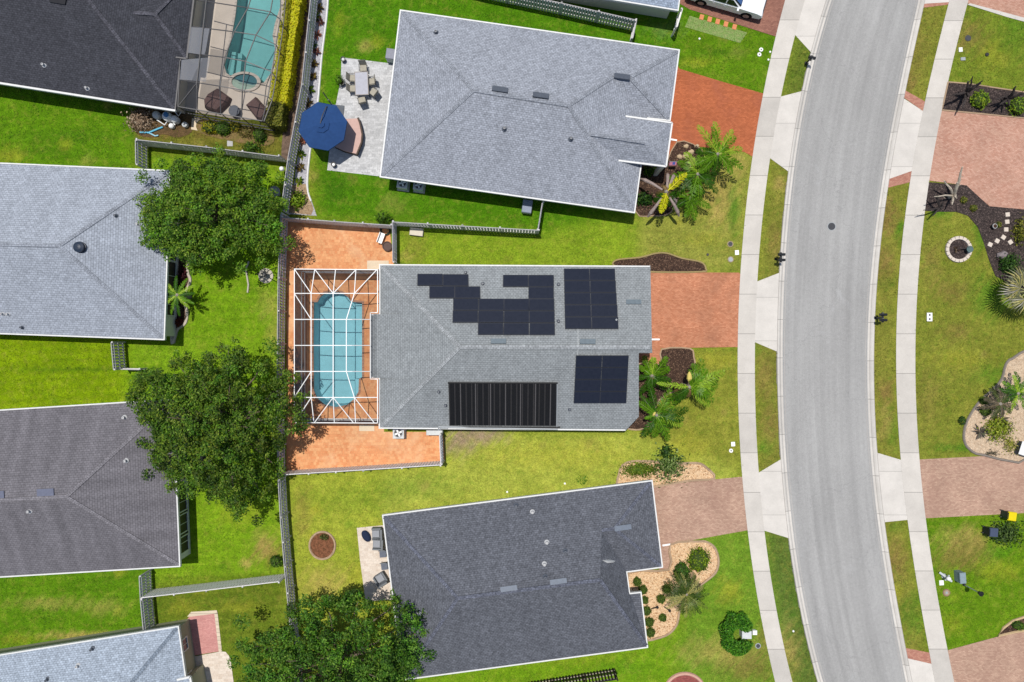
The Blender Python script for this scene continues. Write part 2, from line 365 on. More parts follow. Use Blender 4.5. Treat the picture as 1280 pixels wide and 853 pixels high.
POOL = [(392, 382), (392, 378), (397, 377.5), (399.5, 372), (406, 366.5), (416, 364.5), (427, 366), (435, 371), (439, 377), (453, 378.5), (453, 425), (453, 472), (449, 474), (448.5, 490), (443, 499), (434, 506.5), (420, 509.5), (405, 506), (396, 498), (392, 488), (391.5, 430)]
POOL2 = [(301, -40), (356, -40), (351, 8), (344, 30), (341, 45), (344.5, 62), (342, 75), (339, 92), (330, 104), (316, 107), (300, 103), (283, 92), (280, 82), (289, 48), (294, 20)]
BOXPIX = [(940, 790)]
def grow(poly, d):
    q = inset([(p[0], p[1]) for p in poly], -d); return [(v.x, v.y) for v in q]
road_m = mask_road(3.5); pool_m = inpoly(GPX, GPY, grow(POOL, 3)) | inpoly(GPX, GPY, grow(POOL2, 2))
hole = road_m | pool_m
def make_ground():
    ny, nx = GXX.shape; idx = np.arange(ny * nx).reshape(ny, nx)
    f = np.stack([idx[:-1, :-1], idx[:-1, 1:], idx[1:, 1:], idx[1:, :-1]], -1).reshape(-1, 4)
    hm = (hole[:-1, :-1] | hole[:-1, 1:] | hole[1:, 1:] | hole[1:, :-1]).reshape(-1)
    f = f[~hm]
    z = .012 * np.sin(GXX * .9) * np.sin(GYY * 1.1) - .012; z = np.where(mask_road(9.3), -.16, z)
    v = np.stack([GXX, GYY, z], -1).reshape(-1, 3)
    me = bpy.data.meshes.new('lawn'); me.from_pydata(v.tolist(), [], f.tolist()); me.materials.append(GRASS)
    a = me.color_attributes.new('Col', 'FLOAT_COLOR', 'POINT')
    a.data.foreach_set('color', np.concatenate([lawn.reshape(-1, 3), np.ones((ny * nx, 1))], 1).astype(np.float32).ravel())
    me.polygons.foreach_set('use_smooth', [True] * len(f)); me.update()
    o = bpy.data.objects.new('lawn', me); COL.objects.link(o); struct(o)
    m = MB(); m.ring([(-400, -400), (400, -400), (400, 400), (-400, 400)], [(-44, -30), (44, -30), (44, 30), (-44, 30)], -.6, -.05)
    g = m.build('ground', rough_ground('far_grass', (.1, .14, .03), (.16, .17, .05), .2, 6)); struct(g)
make_ground()

# ------------------------------------------------------------------ road, kerbs, pavements
def asphalt():
    n = N('asphalt', .92, .15)
    c = n.ramp(n.noise(40, 3, .8), [(.25, (.19, .187, .18)), (.75, (.41, .404, .39))])
    c = n.mul(c, n.ramp(n.noise(6, 4, .8), [(.3, .9), (.7, 1.1)]))
    c = n.mul(c, n.ramp(n.noise(.25, 5, .6, vec=n.mapped('Object', (1, .35, 1))), [(.3, .9), (.7, 1.1)]))
    c = n.mix(n.ramp(n.noise(.5, 6, .7, dist=1.2), [(.6, 0.0), (.8, .35)]), c, (.44, .44, .44))
    tr = n.noise(1.0, 3, .6, n.mapped('UV', (1.5, .03, 1))); c = n.mul(c, n.ramp(tr, [(.35, .9), (.65, 1.08)]))      # wheel tracks along the street
    c = n.mix(n.ramp(n.noise(1.1, 3, .6, vec=n.mapped('Object', loc=(9, 4, 0))), [(.7, 0.0), (.78, .35)]), c, (.16, .16, .16))   # oil drips
    v = n.add('ShaderNodeTexVoronoi'); v.feature = 'DISTANCE_TO_EDGE'; v.inputs['Scale'].default_value = .16; n.link(n.noise(1.2, 4, .6, out='Color'), v.inputs['Vector'])
    va = n.add('ShaderNodeVectorMath', operation='ADD'); vm = n.add('ShaderNodeVectorMath', operation='SCALE'); vm.inputs['Scale'].default_value = 1.6; n.link(n.noise(.8, 4, .6, out='Color'), vm.inputs[0]); n.link(vm.outputs[0], va.inputs[0]); n.link(n.coord('Object'), va.inputs[1]); n.link(va.outputs[0], v.inputs['Vector'])
    ck = n.rng(v.outputs['Distance'], .0, .005, .28, 0.0); c = n.mix(ck, c, (.14, .14, .14))
    n.base(c); n.bump(n.noise(40, 3, .8), .5, .01); return n.m
def strip(name, fl, fr, z, mat, y0=-70, y1=925, zr=None, uvlen=True, step=8, parent=None):
    m = MB(); ys = list(np.linspace(y0, y1, int((y1 - y0) / step) + 1)); s = 0
    for a, b in zip(ys[:-1], ys[1:]):
        p = [P(fl(a), a), P(fr(a), a), P(fr(b), b), P(fl(b), b)]
        L = ((p[3] - p[0]).length + (p[2] - p[1]).length) / 2; w = (p[1] - p[0]).length
        q = [(p[3].x, p[3].y, z), (p[2].x, p[2].y, zr if zr is not None else z), (p[1].x, p[1].y, zr if zr is not None else z), (p[0].x, p[0].y, z)]
        m.poly(q, 0, [(0, s + L), (w, s + L), (w, s), (0, s)]); s += L
    return m.build(name, mat, parent)
struct(strip('road', lambda y: roadL(y) - 2, lambda y: roadR(y) + 2, -.1, asphalt()))
CKERB = concrete('kerb_concrete', (.53, .5, .455), 3.0, .12, .05)
def kerbjoint(m):
    t = m.node_tree; b = t.nodes['Principled BSDF']; lk = b.inputs['Base Color'].links[0]; src = lk.from_socket
    tc_ = t.nodes.new('ShaderNodeTexCoord'); sp = t.nodes.new('ShaderNodeSeparateXYZ'); t.links.new(tc_.outputs['UV'], sp.inputs[0])
    prev = src
    for lo, hi, k in ((4.5, 5.3, .3), (8.9, 9.9, .45), (-.6, .3, .35)):
        a = t.nodes.new('ShaderNodeMath'); a.operation = 'COMPARE'; t.links.new(sp.outputs['X'], a.inputs[0]); a.inputs[1].default_value = (lo + hi) / 2; a.inputs[2].default_value = (hi - lo) / 2
        f = t.nodes.new('ShaderNodeMath'); f.operation = 'MULTIPLY'; t.links.new(a.outputs[0], f.inputs[0]); f.inputs[1].default_value = k
        mx = t.nodes.new('ShaderNodeMix'); mx.data_type = 'RGBA'; t.links.new(f.outputs[0], mx.inputs[0]); t.links.new(prev, mx.inputs[6]); mx.inputs[7].default_value = (.16, .14, .125, 1); prev = mx.outputs[2]
    t.links.new(prev, b.inputs['Base Color'])
CKERBJ = concrete('kerb_concrete_jointed', (.53, .5, .455), 3.0, .12, .05); kerbjoint(CKERBJ)
CONC = concrete('pavement_concrete', (.53, .495, .445), 3.1, .13, .05)
CONC_A = concrete('apron_concrete', (.575, .54, .49), 3.4, .05, .03)
for nm, edge, sg in (('kerb', roadL, -1), ('kerb', roadR, 1)):
    m = MB(); ys = list(np.linspace(-70, 925, 130)); s = 0
    prof = [(-.6, -.096), (1.2, -.11), (4.6, -.1), (6.2, -.02), (7.2, .018), (9.6, .022), (9.9, -.06), (10.3, -.2)]
    for a, b in zip(ys[:-1], ys[1:]):
        L = (P(edge(b), b) - P(edge(a), a)).length
        for (d0, z0), (d1, z1) in zip(prof[:-1], prof[1:]):
            q = []
            for y, d, z in ((a, d0, z0), (a, d1, z1), (b, d1, z1), (b, d0, z0)):
                p = P(edge(y) + sg * d, y); q.append((p.x, p.y, z))
            uvs = [(d0, s), (d1, s), (d1, s + L), (d0, s + L)]
            if sg > 0: q = q[::-1]; uvs = uvs[::-1]
            m.poly(q, 0, uvs)
        s += L
    struct(m.build(nm, CKERBJ))
struct(strip('pavement', swLo, swLi, .02, CONC)); struct(strip('pavement', swRi, swRo, .02, CONC))
HARD.append([(roadL(y) - 10, y) for y in YS] + [(roadR(y) + 10, y) for y in YS[::-1]])
HARD.append([(swLo(y), y) for y in YS] + [(swLi(y), y) for y in YS[::-1]]); HARD.append([(swRi(y), y) for y in YS] + [(swRo(y), y) for y in YS[::-1]])
def sheet(name, pts, z, mat, holes=(), hard=True, thick=0.0):
    m = MB(); q = PX(pts)
    m.flat(q, z, [PX(h) for h in holes])
    o = m.build(name, mat); struct(o)
    if hard: HARD.append(list(pts))
    return o
def apron(sw, kb, s0, s1, k0, k1, mat=CONC_A):
    pts = line(sw, s0, s1, 8) + line(kb, k1, k0, 8); return sheet('driveway_apron', pts, .012, mat)
kLi = lambda y: kerbL(y) + .6
kRi = lambda y: kerbR(y) - .6
apron(swLi, kLi, -60, 44, -60, 66); apron(swLi, kLi, 121, 198, 114, 215); apron(swLi, kLi, 352, 428, 341, 440); apron(swLi, kLi, 591, 663.5, 574, 673)
apron(swRi, kRi, 139, 214, 123, 224); apron(swRi, kRi, -60, 3, -60, 5); apron(swRi, kRi, 575, 650, 566, 653); apron(swRi, kRi, 830, 910, 823, 910)
# ------------------------------------------------------------------ paved areas
RED = pavers('red_pavers', [tc(210, 122, 82), tc(184, 104, 68)], blotch=.12, dirt=tc(178, 104, 80))
TERRA = pavers('terracotta_pavers', [tc(226, 156, 120), tc(200, 130, 96)], blotch=.13, dirt=tc(166, 116, 90))
ORANGE = pavers('orange_pavers', [tc(250, 186, 132), tc(234, 156, 106)], .22, .22, .75, .1, dirt=tc(252, 212, 168))
PINK = pavers('pink_pavers', [tc(214, 178, 154), tc(188, 150, 130)], blotch=.12, dirt=tc(168, 130, 114))
PINK2 = pavers('worn_pink_pavers', [tc(222, 176, 154), tc(198, 146, 124)], blotch=.12, rot=.16, dirt=tc(210, 170, 146))
BROWNP = pavers('brown_pavers', [tc(176, 126, 108), tc(152, 106, 92)], blotch=.12)
EDGEP = pavers('paver_band', [tc(212, 156, 134), tc(190, 130, 112)], blotch=.1)
GREYP = pavers('grey_patio_pavers', [tc(226, 226, 226), tc(198, 198, 198)], .3, .2, .7, .1, fine=.2)
CREAMP = pavers('cream_patio_pavers', [tc(250, 236, 220), tc(232, 214, 196)], .3, .2, .8, .06)
BRICKP = pavers('brick_patio_pavers', [tc(232, 170, 162), tc(214, 150, 144)], .2, .1, .7, .1)
DECKC = concrete('cool_deck', tuple(tc(236, 222, 206)))
SANDY = concrete('pale_slab', tuple(tc(246, 226, 196)))
BORDER = concrete('cream_border', tuple(tc(244, 226, 200)), .3, .1)
sheet('driveway', [(838, 60), (849, 86), (905, 103), (954, 117)] + line(swLo, 119, 196) + [(930, 190), (870, 183), (834, 176)], .011, RED)
sheet('walkway', [(830, 176), (848, 178), (838, 215), (826, 212)], .015, RED)
sheet('driveway', [(800, 340.5), (924, 341)] + line(swLo, 343, 434) + [(826, 435.5), (826, 437), (825, 456), (792, 456), (792, 430)], .011, TERRA)
sheet('driveway', [(806, 600), (816, 607), (928, 596)] + line(swLo, 598, 663) + [(826, 682.5), (812, 690)], .011, PINK)
sheet('walkway', [(824, 682), (838, 681), (838, 716), (824, 712)], .015, PINK)
sheet('driveway', [(850, 5), (862, 12), (970, 46)] + line(swLo, 45, -50) + [(850, -50)], .011, BROWNP)
sheet('driveway', line(swRo, 138, 226) + [(1208, 232), (1222, 245), (1238, 259), (1290, 264), (1290, 149), (1230, 141)], .011, PINK2)
sheet('driveway', line(swRo, -60, 4) + [(1212, 6), (1290, 27), (1290, -60)], .011, PINK2)
sheet('driveway_edging', [(1209, 6), (1213, 4.5), (1290, 25), (1290, 30), (1260, 22)], .015, CKERB)
sheet('driveway', line(swRo, 574.5, 648) + [(1280, 641.5), (1300, 640), (1300, 568), (1277, 568)], .011, PINK)
sheet('driveway', line(swRo, 813, 920) + [(1300, 920), (1300, 786), (1268, 790), (1247, 796)], .011, PINK)
for s0, k0, s1, k1, up in ((139, 122, 127, 113, 1), (214, 224, 228, 235, 0), (830, 823, 816, 810, 1), (3, 5, 6, 10, 0)):
    sheet('paver_band', [(swRi(s0), s0), (swRi(s1), s1), (kRi(k1), k1), (kRi(k0), k0)], .008, EDGEP)
DECK = [(358, 276), (487, 286), (492, 331), (492, 345), (480, 540), (554, 540), (556, 578), (470, 584), (358, 592)]
sheet('pool_deck', DECK, .013, ORANGE, [POOL])
sheet('slab', [(459, 326), (486, 326), (486, 337), (459, 337)], .03, SANDY, hard=False); sheet('slab', [(449, 531), (468, 531), (468, 539), (449, 539)], .03, SANDY, hard=False)
sheet('patio', [(427, 72), (492, 80), (486, 222), (409, 213), (418, 135), (420, 130), (426, 100)], .012, GREYP)
sheet('patio', [(446, 660), (486, 656), (500, 749), (457, 752), (450, 700)], .012, CREAMP)
sheet('patio', [(232, 776), (238, 770), (270, 766), (276, 814), (240, 820)], .012, BRICKP)
sheet('patio_border', [(234, 771), (239, 765), (271, 763), (272, 767), (270, 767), (238, 771)], .016, BORDER); sheet('patio_border', [(268, 767), (272, 766), (277.5, 814), (273.5, 815)], .016, BORDER)
sheet('patio', [(236, 822), (276, 814.5), (282, 815), (288, 822), (293, 860), (236, 870)], .013, CREAMP)
P2D = [(215, -60), (368, -60), (354, 96), (341, 150), (300, 150), (228, 138)]
sheet('pool_deck', P2D, .013, DECKC, [POOL2])
sheet('slab', [(240, 148), (252, 149), (250, 164), (239, 162)], .02, SANDY)
sheet('slab', [(284, 176), (291, 177), (291, 183), (284, 183)], .02, concrete('grey_slab', (.4, .4, .39)))
# side strip of white gravel beside the long fence, its white edging
GRAVEL = rough_ground('white_gravel', tuple(tc(212, 210, 214)), tuple(tc(176, 174, 182)), 5, 16, .8)
sheet('gravel_bed', [(398, -60), (412, -60), (409, 10), (402, 70), (397, 128), (393, 150), (386, 200), (384, 235), (396, 270), (362, 268), (368, 225), (376, 170), (385, 116), (396, 20)], .012, GRAVEL)
SANDBED = rough_ground('sandy_bed', tuple(tc(196, 172, 140)), tuple(tc(160, 130, 100)), 4, 14)
sheet('planting_bed', [(364, 232), (382, 230), (385, 240), (392, 262), (389, 269), (361, 266)], .016, SANDBED)
e = MB(); e.tube(smooth_loop(PX([(412, -60), (409, 10), (402, 70), (397, 128), (393, 150), (386, 200), (384, 235), (390, 255), (396, 270)], .05), 5)[:-10], .075, 6); struct(e.build('bed_edging', plain('white_edging', (.68, .67, .66), .8, .2, .1)))
MULCH = rough_ground('dark_mulch', tuple(tc(92, 70, 58)), tuple(tc(62, 48, 42)), 5, 18, .9, .05, tuple(tc(140, 112, 92)))
MULCHB = rough_ground('black_mulch', tuple(tc(84, 74, 70)), tuple(tc(56, 48, 48)), 5, 18, .9, .05, tuple(tc(120, 104, 98)))
MULCHR = rough_ground('red_mulch', tuple(tc(156, 104, 76)), tuple(tc(112, 78, 54)), 4, 12, .9, .05)
GOLD = rough_ground('golden_gravel', tuple(tc(252, 218, 176)), tuple(tc(234, 192, 146)), 5, 14, .9, .04, tuple(tc(190, 140, 96)))
BEIGE = rough_ground('beige_gravel', tuple(tc(232, 208, 178)), tuple(tc(206, 178, 148)), 5, 14, .8, .04)
EDGE = concrete('bed_edging_concrete', tuple(tc(206, 176, 144)), .4, .15)
def bed(name, pts, mat, edge=None, w=.12, z=.03, sm=5, r=1.0):
    lp = smooth_loop(PX(pts), sm) if sm else PX(pts)
    m = MB(); m.prism(lp, -.03, z); o = struct(m.build(name, mat)); HARD.append(list(pts))
    if edge:
        m = MB(); n = len(lp); q = [Vector((a[0], a[1], .03)) for a in lp]
        m.tube(q + [q[0]], w, 6); struct(m.build('bed_edging', edge, o))
    return o
bed('mulch_bed', [(766, 331), (772, 325), (800, 322), (820, 317), (834, 317), (852, 323), (876, 328), (882, 336), (876, 340), (812, 340), (790, 334), (776, 334)], MULCH, plain('pale_edging', tuple(tc(180, 160, 110)), .9, .1), .07)
bed('mulch_bed', [(793, 458), (825, 456), (827, 437), (862, 436), (867, 446), (869, 462), (862, 478), (850, 486), (824, 500), (812, 530), (800, 537), (784, 536), (778, 532)], MULCH, EDGE, .07, sm=3)
bed('mulch_bed', [(799, 202), (826, 214), (846, 178), (872, 184), (878, 196), (858, 214), (850, 240), (838, 266), (816, 270), (794, 264)], MULCH, EDGE, .05, sm=3)
bed('mulch_bed', line(swRo, 103, 138, 4) + [(1230, 143), (1290, 149), (1290, 117), (1236, 109), (1210, 105)], MULCHB, EDGE, .06, sm=0)
bed('mulch_bed', line(swRo, 228, 264, 4) + [(1178, 265), (1195, 265), (1210, 270), (1222, 284), (1230, 305), (1236, 325), (1244, 345), (1290, 370), (1290, 263), (1236, 258), (1208, 232)], MULCHB, None, sm=0)
bed('gravel_bed', [(1290, 446), (1266, 448), (1257, 456), (1252, 474), (1240, 488), (1226, 500), (1213, 518), (1206, 534), (1205, 550), (1212, 562), (1230, 569), (1290, 569)], BEIGE, plain('grey_edging', tuple(tc(150, 140, 130)), .9, .1), .1, sm=3)
bed('gravel_bed', [(786, 716), (836, 712), (838, 681), (872, 677), (884, 678), (894, 686), (898, 702), (894, 716), (880, 728), (862, 742), (850, 762), (846, 780), (836, 792), (820, 798), (806, 797), (790, 760)], GOLD, EDGE, .1, sm=3)
bed('gravel_bed', [(774, 612), (774, 592), (778, 582), (790, 577), (814, 577), (840, 580), (870, 579), (882, 584), (893, 598), (860, 601), (820, 608)], GOLD, EDGE, .1, sm=3)
bed('mulch_bed', [(403 + 16 * math.cos(t), 682 + 17 * math.sin(t)) for t in np.linspace(0, 2 * math.pi, 14)[:-1]], MULCHR, EDGE, .09, sm=3)
bed('mulch_bed', [(1197.5 + 14 * math.cos(t), 312 + 14 * math.sin(t)) for t in np.linspace(0, 2 * math.pi, 14)[:-1]], MULCHB, None, sm=3)
bed('mulch_bed', [(856 + 25 * math.cos(t), 866 + 24 * math.sin(t)) for t in np.linspace(0, 2 * math.pi, 18)[:-1]], pavers('red_disc', [tc(178, 104, 96), tc(150, 84, 80)], .2, .1), plain('pink_edging', tuple(tc(226, 178, 158)), .9, .1), .14, sm=3)
bed('mulch_bed', [(1290, 768), (1266, 776), (1254, 785), (1247, 795), (1268, 790), (1290, 787)], MULCH, plain('sand_edging', tuple(tc(214, 186, 144)), .9, .1), .1, sm=0)
bed('bare_earth', [(163, 150), (172, 168), (190, 172), (204, 168), (222, 172), (240, 164), (236, 142), (190, 134), (168, 138)], rough_ground('litter_earth', tuple(tc(126, 100, 70)), tuple(tc(90, 74, 50)), 2.5, 12), None, z=.004); HARD.pop()
bed('mulch_bed', [(216, 300), (234, 316), (235, 340), (238, 352), (230, 372), (234, 390), (232, 404), (222, 412), (215, 424)], MULCH, plain('pale_stone_edging', tuple(tc(220, 206, 190)), .9, .1), .12)
bed('mulch_bed', [(354, 150), (342, 158), (338, 150), (352, 90), (372, 0), (376, -60), (396, -60), (384, 60), (372, 130), (364, 190), (352, 198)], rough_ground('bare_earth', tuple(tc(100, 84, 74)), tuple(tc(140, 118, 100)), 3, 14), None)
bed('planting_bed', [(252, 150), (300, 158), (340, 168), (336, 182), (296, 178), (250, 166)], rough_ground('tan_earth', tuple(tc(150, 120, 86)), tuple(tc(120, 116, 56)), 2, 14), None)
sheet('lawn_patch', [(862, 20), (934, 41), (925, 54), (856, 34)], .01, rough_ground('reinforced_grass', tuple(tc(128, 166, 84)), tuple(tc(160, 170, 110)), 4, 14), hard=False)
# ------------------------------------------------------------------ houses
HE = 2.35
class House: pass
def PH(p, hE=HE): return P(p[0], p[1], p[2] if len(p) > 2 else hE)
def house(name, label, outline, faces, roof, gutter, wall, caps=(), capmat=None, skip=(), hE=HE, inset_d=.45, loc=None, base_z=-.05):
    w = House(); out = [P(a, b, hE) for a, b in outline]
    c = sum(out, Vector()) / len(out)
    w.root = thing(name, label, 'house', (c.x, c.y, 0)); w.faces = [[PH(p, hE) for p in f] for f in faces]; w.out = out; w.hE = hE
    m = MB()
    for f in w.faces:
        n = (f[1] - f[0]).cross(f[2] - f[0])
        g = f if n.z > 0 else f[::-1]
        if len(g) > 4:
            for t in tessellate_polygon([[Vector((p.x, p.y, 0)) for p in g]]):
                a, b, d = [g[k] for k in t]
                m.poly([a, b, d] if (b - a).cross(d - a).z > 0 else [a, d, b])
        else: m.poly(g)
    w.roof = m.build('roof', roof, w.root, True)
    m = MB(); o2 = [Vector((p.x, p.y)) for p in out]
    m.flat(o2, hE - .17)
    n = len(o2)
    w.soffit = m.build('soffit', TRIM, w.root, True)
    m = MB(); inn = inset(o2, .095)
    for i in range(n):
        if i in skip: continue
        j = (i + 1) % n; a, b, cc, d = o2[i], o2[j], inn[j], inn[i]
        t = lambda p, z: (p[0], p[1], z)
        z0, z1 = hE - .16, hE + .075
        for q in ([t(a, z1), t(b, z1), t(cc, z1), t(d, z1)], [t(a, z0), t(b, z0), t(b, z1), t(a, z1)], [t(d, z0), t(d, z1), t(cc, z1), t(cc, z0)]): m.poly(q)
    w.gutter = m.build('gutter', gutter, w.root, True)
    w.foot = inset(o2, inset_d)
    m = MB()
    for i in range(n):
        a, b = w.foot[i], w.foot[(i + 1) % n]
        m.poly([(a.x, a.y, base_z), (b.x, b.y, base_z), (b.x, b.y, hE - .17), (a.x, a.y, hE - .17)])
    w.wall = m.build('wall', wall, w.root, True)
    HARD.append([(640 + v.x * 16, 426.5 - v.y * 16) for v in w.foot])
    w.ccw = sum(o2[i].x * o2[(i + 1) % n].y - o2[(i + 1) % n].x * o2[i].y for i in range(n)) > 0
    if caps:
        for a, b in caps:
            m = MB(); p, q = PH(a, hE), PH(b, hE); m.beam(p + Vector((0, 0, .015)), q + Vector((0, 0, .015)), .26, .035); m.build('ridge_cap', capmat or roof, w.roof, True)
    return w
def wallspot(w, i, t, z):
    n = len(w.foot); a, b = w.foot[i], w.foot[(i + 1) % n]; p = a.lerp(b, t); e = (b - a).normalized()
    nrm = Vector((e.y, -e.x)) if w.ccw else Vector((-e.y, e.x))
    return Vector((p.x, p.y, z)), Vector((e.x, e.y, 0)), Vector((nrm.x, nrm.y, 0))
def window(w, i, t, width, z0, z1, name='window', frame=None, pane=None, bars=1):
    p, e, n = wallspot(w, i, t, (z0 + z1) / 2); M = Matrix((e, n, Vector((0, 0, 1)))).transposed()
    m = MB(); hh = z1 - z0
    for s in (-1, 1):
        m.box(p + e * s * width / 2 + n * .03, (.08, .1, hh + .08), rx=M); m.box(p + Vector((0, 0, s * hh / 2)) + n * .03, (width - .08, .1, .08), rx=M)
    for k in range(bars): m.box(p + e * (width * ((k + 1) / (bars + 1) - .5)) + n * .03, (.04, .06, hh - .08), rx=M)
    f = m.build(name, frame or TRIM, w.root, True)
    m = MB(); m.box(p + n * .012, (width - .1, .03, hh - .1), rx=M); m.build('pane', pane or GLASS, f, True); return f
def door(w, i, t, width, hh, mat, name='door'):
    p, e, n = wallspot(w, i, t, hh / 2); M = Matrix((e, n, Vector((0, 0, 1)))).transposed()
    m = MB(); m.box(p + n * .02, (width, .06, hh), rx=M)
    rows = 4 if name == 'garage_door' else 2
    for r in range(rows): m.box(p + n * .055 + Vector((0, 0, hh * ((r + .5) / rows - .5))), (width * .92, .02, hh / rows * .82), rx=M)
    d = m.build(name, mat, w.root, True)
    m = MB(); m.box(p + n * .09 + e * width * .4, (.05, .06, .16), rx=M); m.build('handle', GREY, d, True)
def onroof(w, fi, px, py, off=0.0):
    f = w.faces[fi]; n = (f[1] - f[0]).cross(f[2] - f[0]).normalized()
    if n.z < 0: n = -n
    h = w.hE
    for _ in range(8):
        p = P(px, py, h); h = f[0].z - (n.x * (p.x - f[0].x) + n.y * (p.y - f[0].y)) / n.z
    return P(px, py, h) + n * off, n
def roofpiece(w, fi, quad, name, mat, thick=.05, lift=.03, parent=None, m=None):
    top = [onroof(w, fi, a, b, lift + thick)[0] for a, b in quad]; bot = [onroof(w, fi, a, b, lift)[0] for a, b in quad]
    own = m is None
    if own: m = MB()
    if (top[1] - top[0]).cross(top[2] - top[0]).z < 0: top, bot = top[::-1], bot[::-1]
    m.poly(top); k = len(top)
    for i in range(k):
        j = (i + 1) % k; m.poly([bot[i], bot[j], top[j], top[i]])
    if own: return m.build(name, mat, parent or w.root, True)
def vent(w, fi, px, py, L=20, Wd=6.5, ang=0.0, mat=None):
    c, s = math.cos(R(ang)), math.sin(R(ang))
    q = [(px + (x * c - y * s), py + (x * s + y * c)) for x, y in ((-L / 2, -Wd / 2), (L / 2, -Wd / 2), (L / 2, Wd / 2), (-L / 2, Wd / 2))]
    roofpiece(w, fi, q, 'roof_vent', mat or VENT, .1, .0)
def pipe(w, fi, px, py, r=.09, h=.35, mat=None):
    p, n = onroof(w, fi, px, py); m = MB()
    m.lathe([(r * 2, -.03), (r * 1.9, .02), (r, .08), (r, h), (r * .6, h), (r * .6, h - .05)], p, 10); m.build('vent_pipe', mat or LEAD, w.root, True)

# 1 ---- the house in the middle
SH_MAIN = shingles('grey_shingles', tuple(tc(162, 167, 169)), .13, .07, .05)
CAP_MAIN = shingles('grey_ridge_shingles', tuple(tc(174, 178, 180)), .2, .1)
hr = 4.75
o = [(474, 330.5), (813, 332.5), (815.5, 441.5), (798.5, 441.5), (798.5, 521), (782, 538.5), (473.5, 536), (473.5, 473), (462.5, 472.5), (462.5, 393), (474, 392.5)]
main = house('house', 'grey shingled house with black solar panels beside the white framed pool cage', o,
    [[(474, 330.5), (813, 332.5), (815, 434, hr), (575, 434, hr)], [(473.5, 536), (575, 434, hr), (815, 434, hr), (815.5, 441.5, hr - .22), (798.5, 441.5, hr - .22), (798.5, 521, 2.75), (782, 538.5)],
     [(474, 330.5), (575, 434, hr), (473.5, 536)], [(474, 392.5), (462.5, 393), (462.5, 472.5), (473.5, 473)],
     ], SH_MAIN, TRIM, STUCCO_W, [((475.5, 332), (575, 434, hr)), ((475, 535), (575, 434, hr)), ((575, 434, hr), (813, 434, hr))], CAP_MAIN, skip=(1, 2, 3, 4))
# the closing gable wall, the low lanai roof over the bump, the little front cricket
m = MB(); g = [P(813, 332.5, HE), P(815, 434, hr), P(815.5, 441.5, hr - .22)]
m.poly([g[0], g[1], g[2], (g[2].x, g[2].y, HE - .17), (g[0].x, g[0].y, HE - .17)])
a, b, c, d = P(815.5, 441.5, hr - .22), P(798.5, 441.5, hr - .22), P(798.5, 521, 2.75), P(782, 538.5, HE)
for u, v in ((a, b), (b, c), (c, d)): m.poly([u, (u.x, u.y, HE - .17), (v.x, v.y, HE - .17), v])
m.build('gable_wall', STUCCO_W, main.root, True)
m = MB(); q = [P(462.5, 393, HE), P(462.5, 472.5, HE), P(520, 472.5, HE + 1.05), P(520, 393, HE + 1.05)]
m.poly(q); m.poly([q[1], (q[1].x, q[1].y, HE - .1), (q[2].x, q[2].y, HE), q[2]]); m.poly([q[0], q[3], (q[3].x, q[3].y, HE), (q[0].x, q[0].y, HE - .1)]); m.build('lanai_roof', SH_MAIN, main.root, True)
SOLAR = N('solar_cell', .3, .35)
bt = SOLAR.add('ShaderNodeTexBrick'); SOLAR.link(SOLAR.mapped('UV'), bt.inputs['Vector']); bt.offset = 0.0
bt.inputs['Scale'].default_value = 1; bt.inputs['Brick Width'].default_value = .158; bt.inputs['Row Height'].default_value = .158; bt.inputs['Mortar Size'].default_value = .004
bt.inputs['Color1'].default_value = (.012, .015, .026, 1); bt.inputs['Color2'].default_value = (.015, .018, .03, 1); bt.inputs['Mortar'].default_value = (.017, .02, .029, 1)
SOLAR.base(bt.outputs['Color']); SOLAR = SOLAR.m
SFRAME = plain('solar_frame', (.021, .023, .031), .5, .4, .1)
def panel(fi, x0, y0, x1, y1, sk=0.0, sk2=0.0):
    q = [(x0, y0), (x1, y0), (x1 + sk2, y1), (x0 + sk, y1)]
    f = roofpiece(main, fi, q, 'solar_panel', SFRAME, .05, .09)
    cx = sum(p[0] for p in q) / 4; cy = sum(p[1] for p in q) / 4
    q2 = [(cx + (p[0] - cx) * (1 - 1.1 / abs(x1 - x0) * 1.1), cy + (p[1] - cy) * (1 - 1.1 / abs(y1 - y0) * 1.1)) for p in q]
    roofpiece(main, fi, q2, 'cell', SOLAR, .006, .14, f)
for x, y in [(522, 343.5), (554, 344), (537, 359), (568.7, 359.2), (628.8, 344.8), (660.6, 345), (660.6, 360), (566.7, 374.3), (598.6, 374.5), (630, 374.6), (661.2, 374.8), (566, 389.4), (598, 389.5), (630, 389.7), (661.6, 389.9), (597.6, 404.8), (629.6, 405), (661.9, 405.1)]:
    panel(0, x, y, x + 31.4, y + 14.6, -.2, .2)
for r in range(5):
    for k in range(2): panel(0, 704.7 + 32 * k + r * .3 + k * r * .35, 337 + 15.1 * r, 704.7 + 31.75 + 32 * k + r * .3 + (k + 1) * r * .35, 337 + 15.1 * r + 14.7, .2, .4)
for r in range(4):
    for k in range(2): panel(1, 719.8 + 33 * k - r * .75 - k * r * .1, 443.8 + 15 * r, 719.8 + 32.75 + 33 * k - r * .75, 443.8 + 15 * r + 14.5, -.6, -.75)
POOLHEAT = plain('black_heater_tube', (.008, .008, .009), .55, .3, .2)
HEATL = plain('heater_strap', (.085, .08, .08), .6)
HEATG = plain('dusty_heater_tube', (.032, .03, .03), .6, .3, .2)
base_ = roofpiece(main, 1, [(560.5, 478), (696, 478.5), (695, 532), (562, 531.5)], 'pool_heater', POOLHEAT, .03, .05)
k = 0
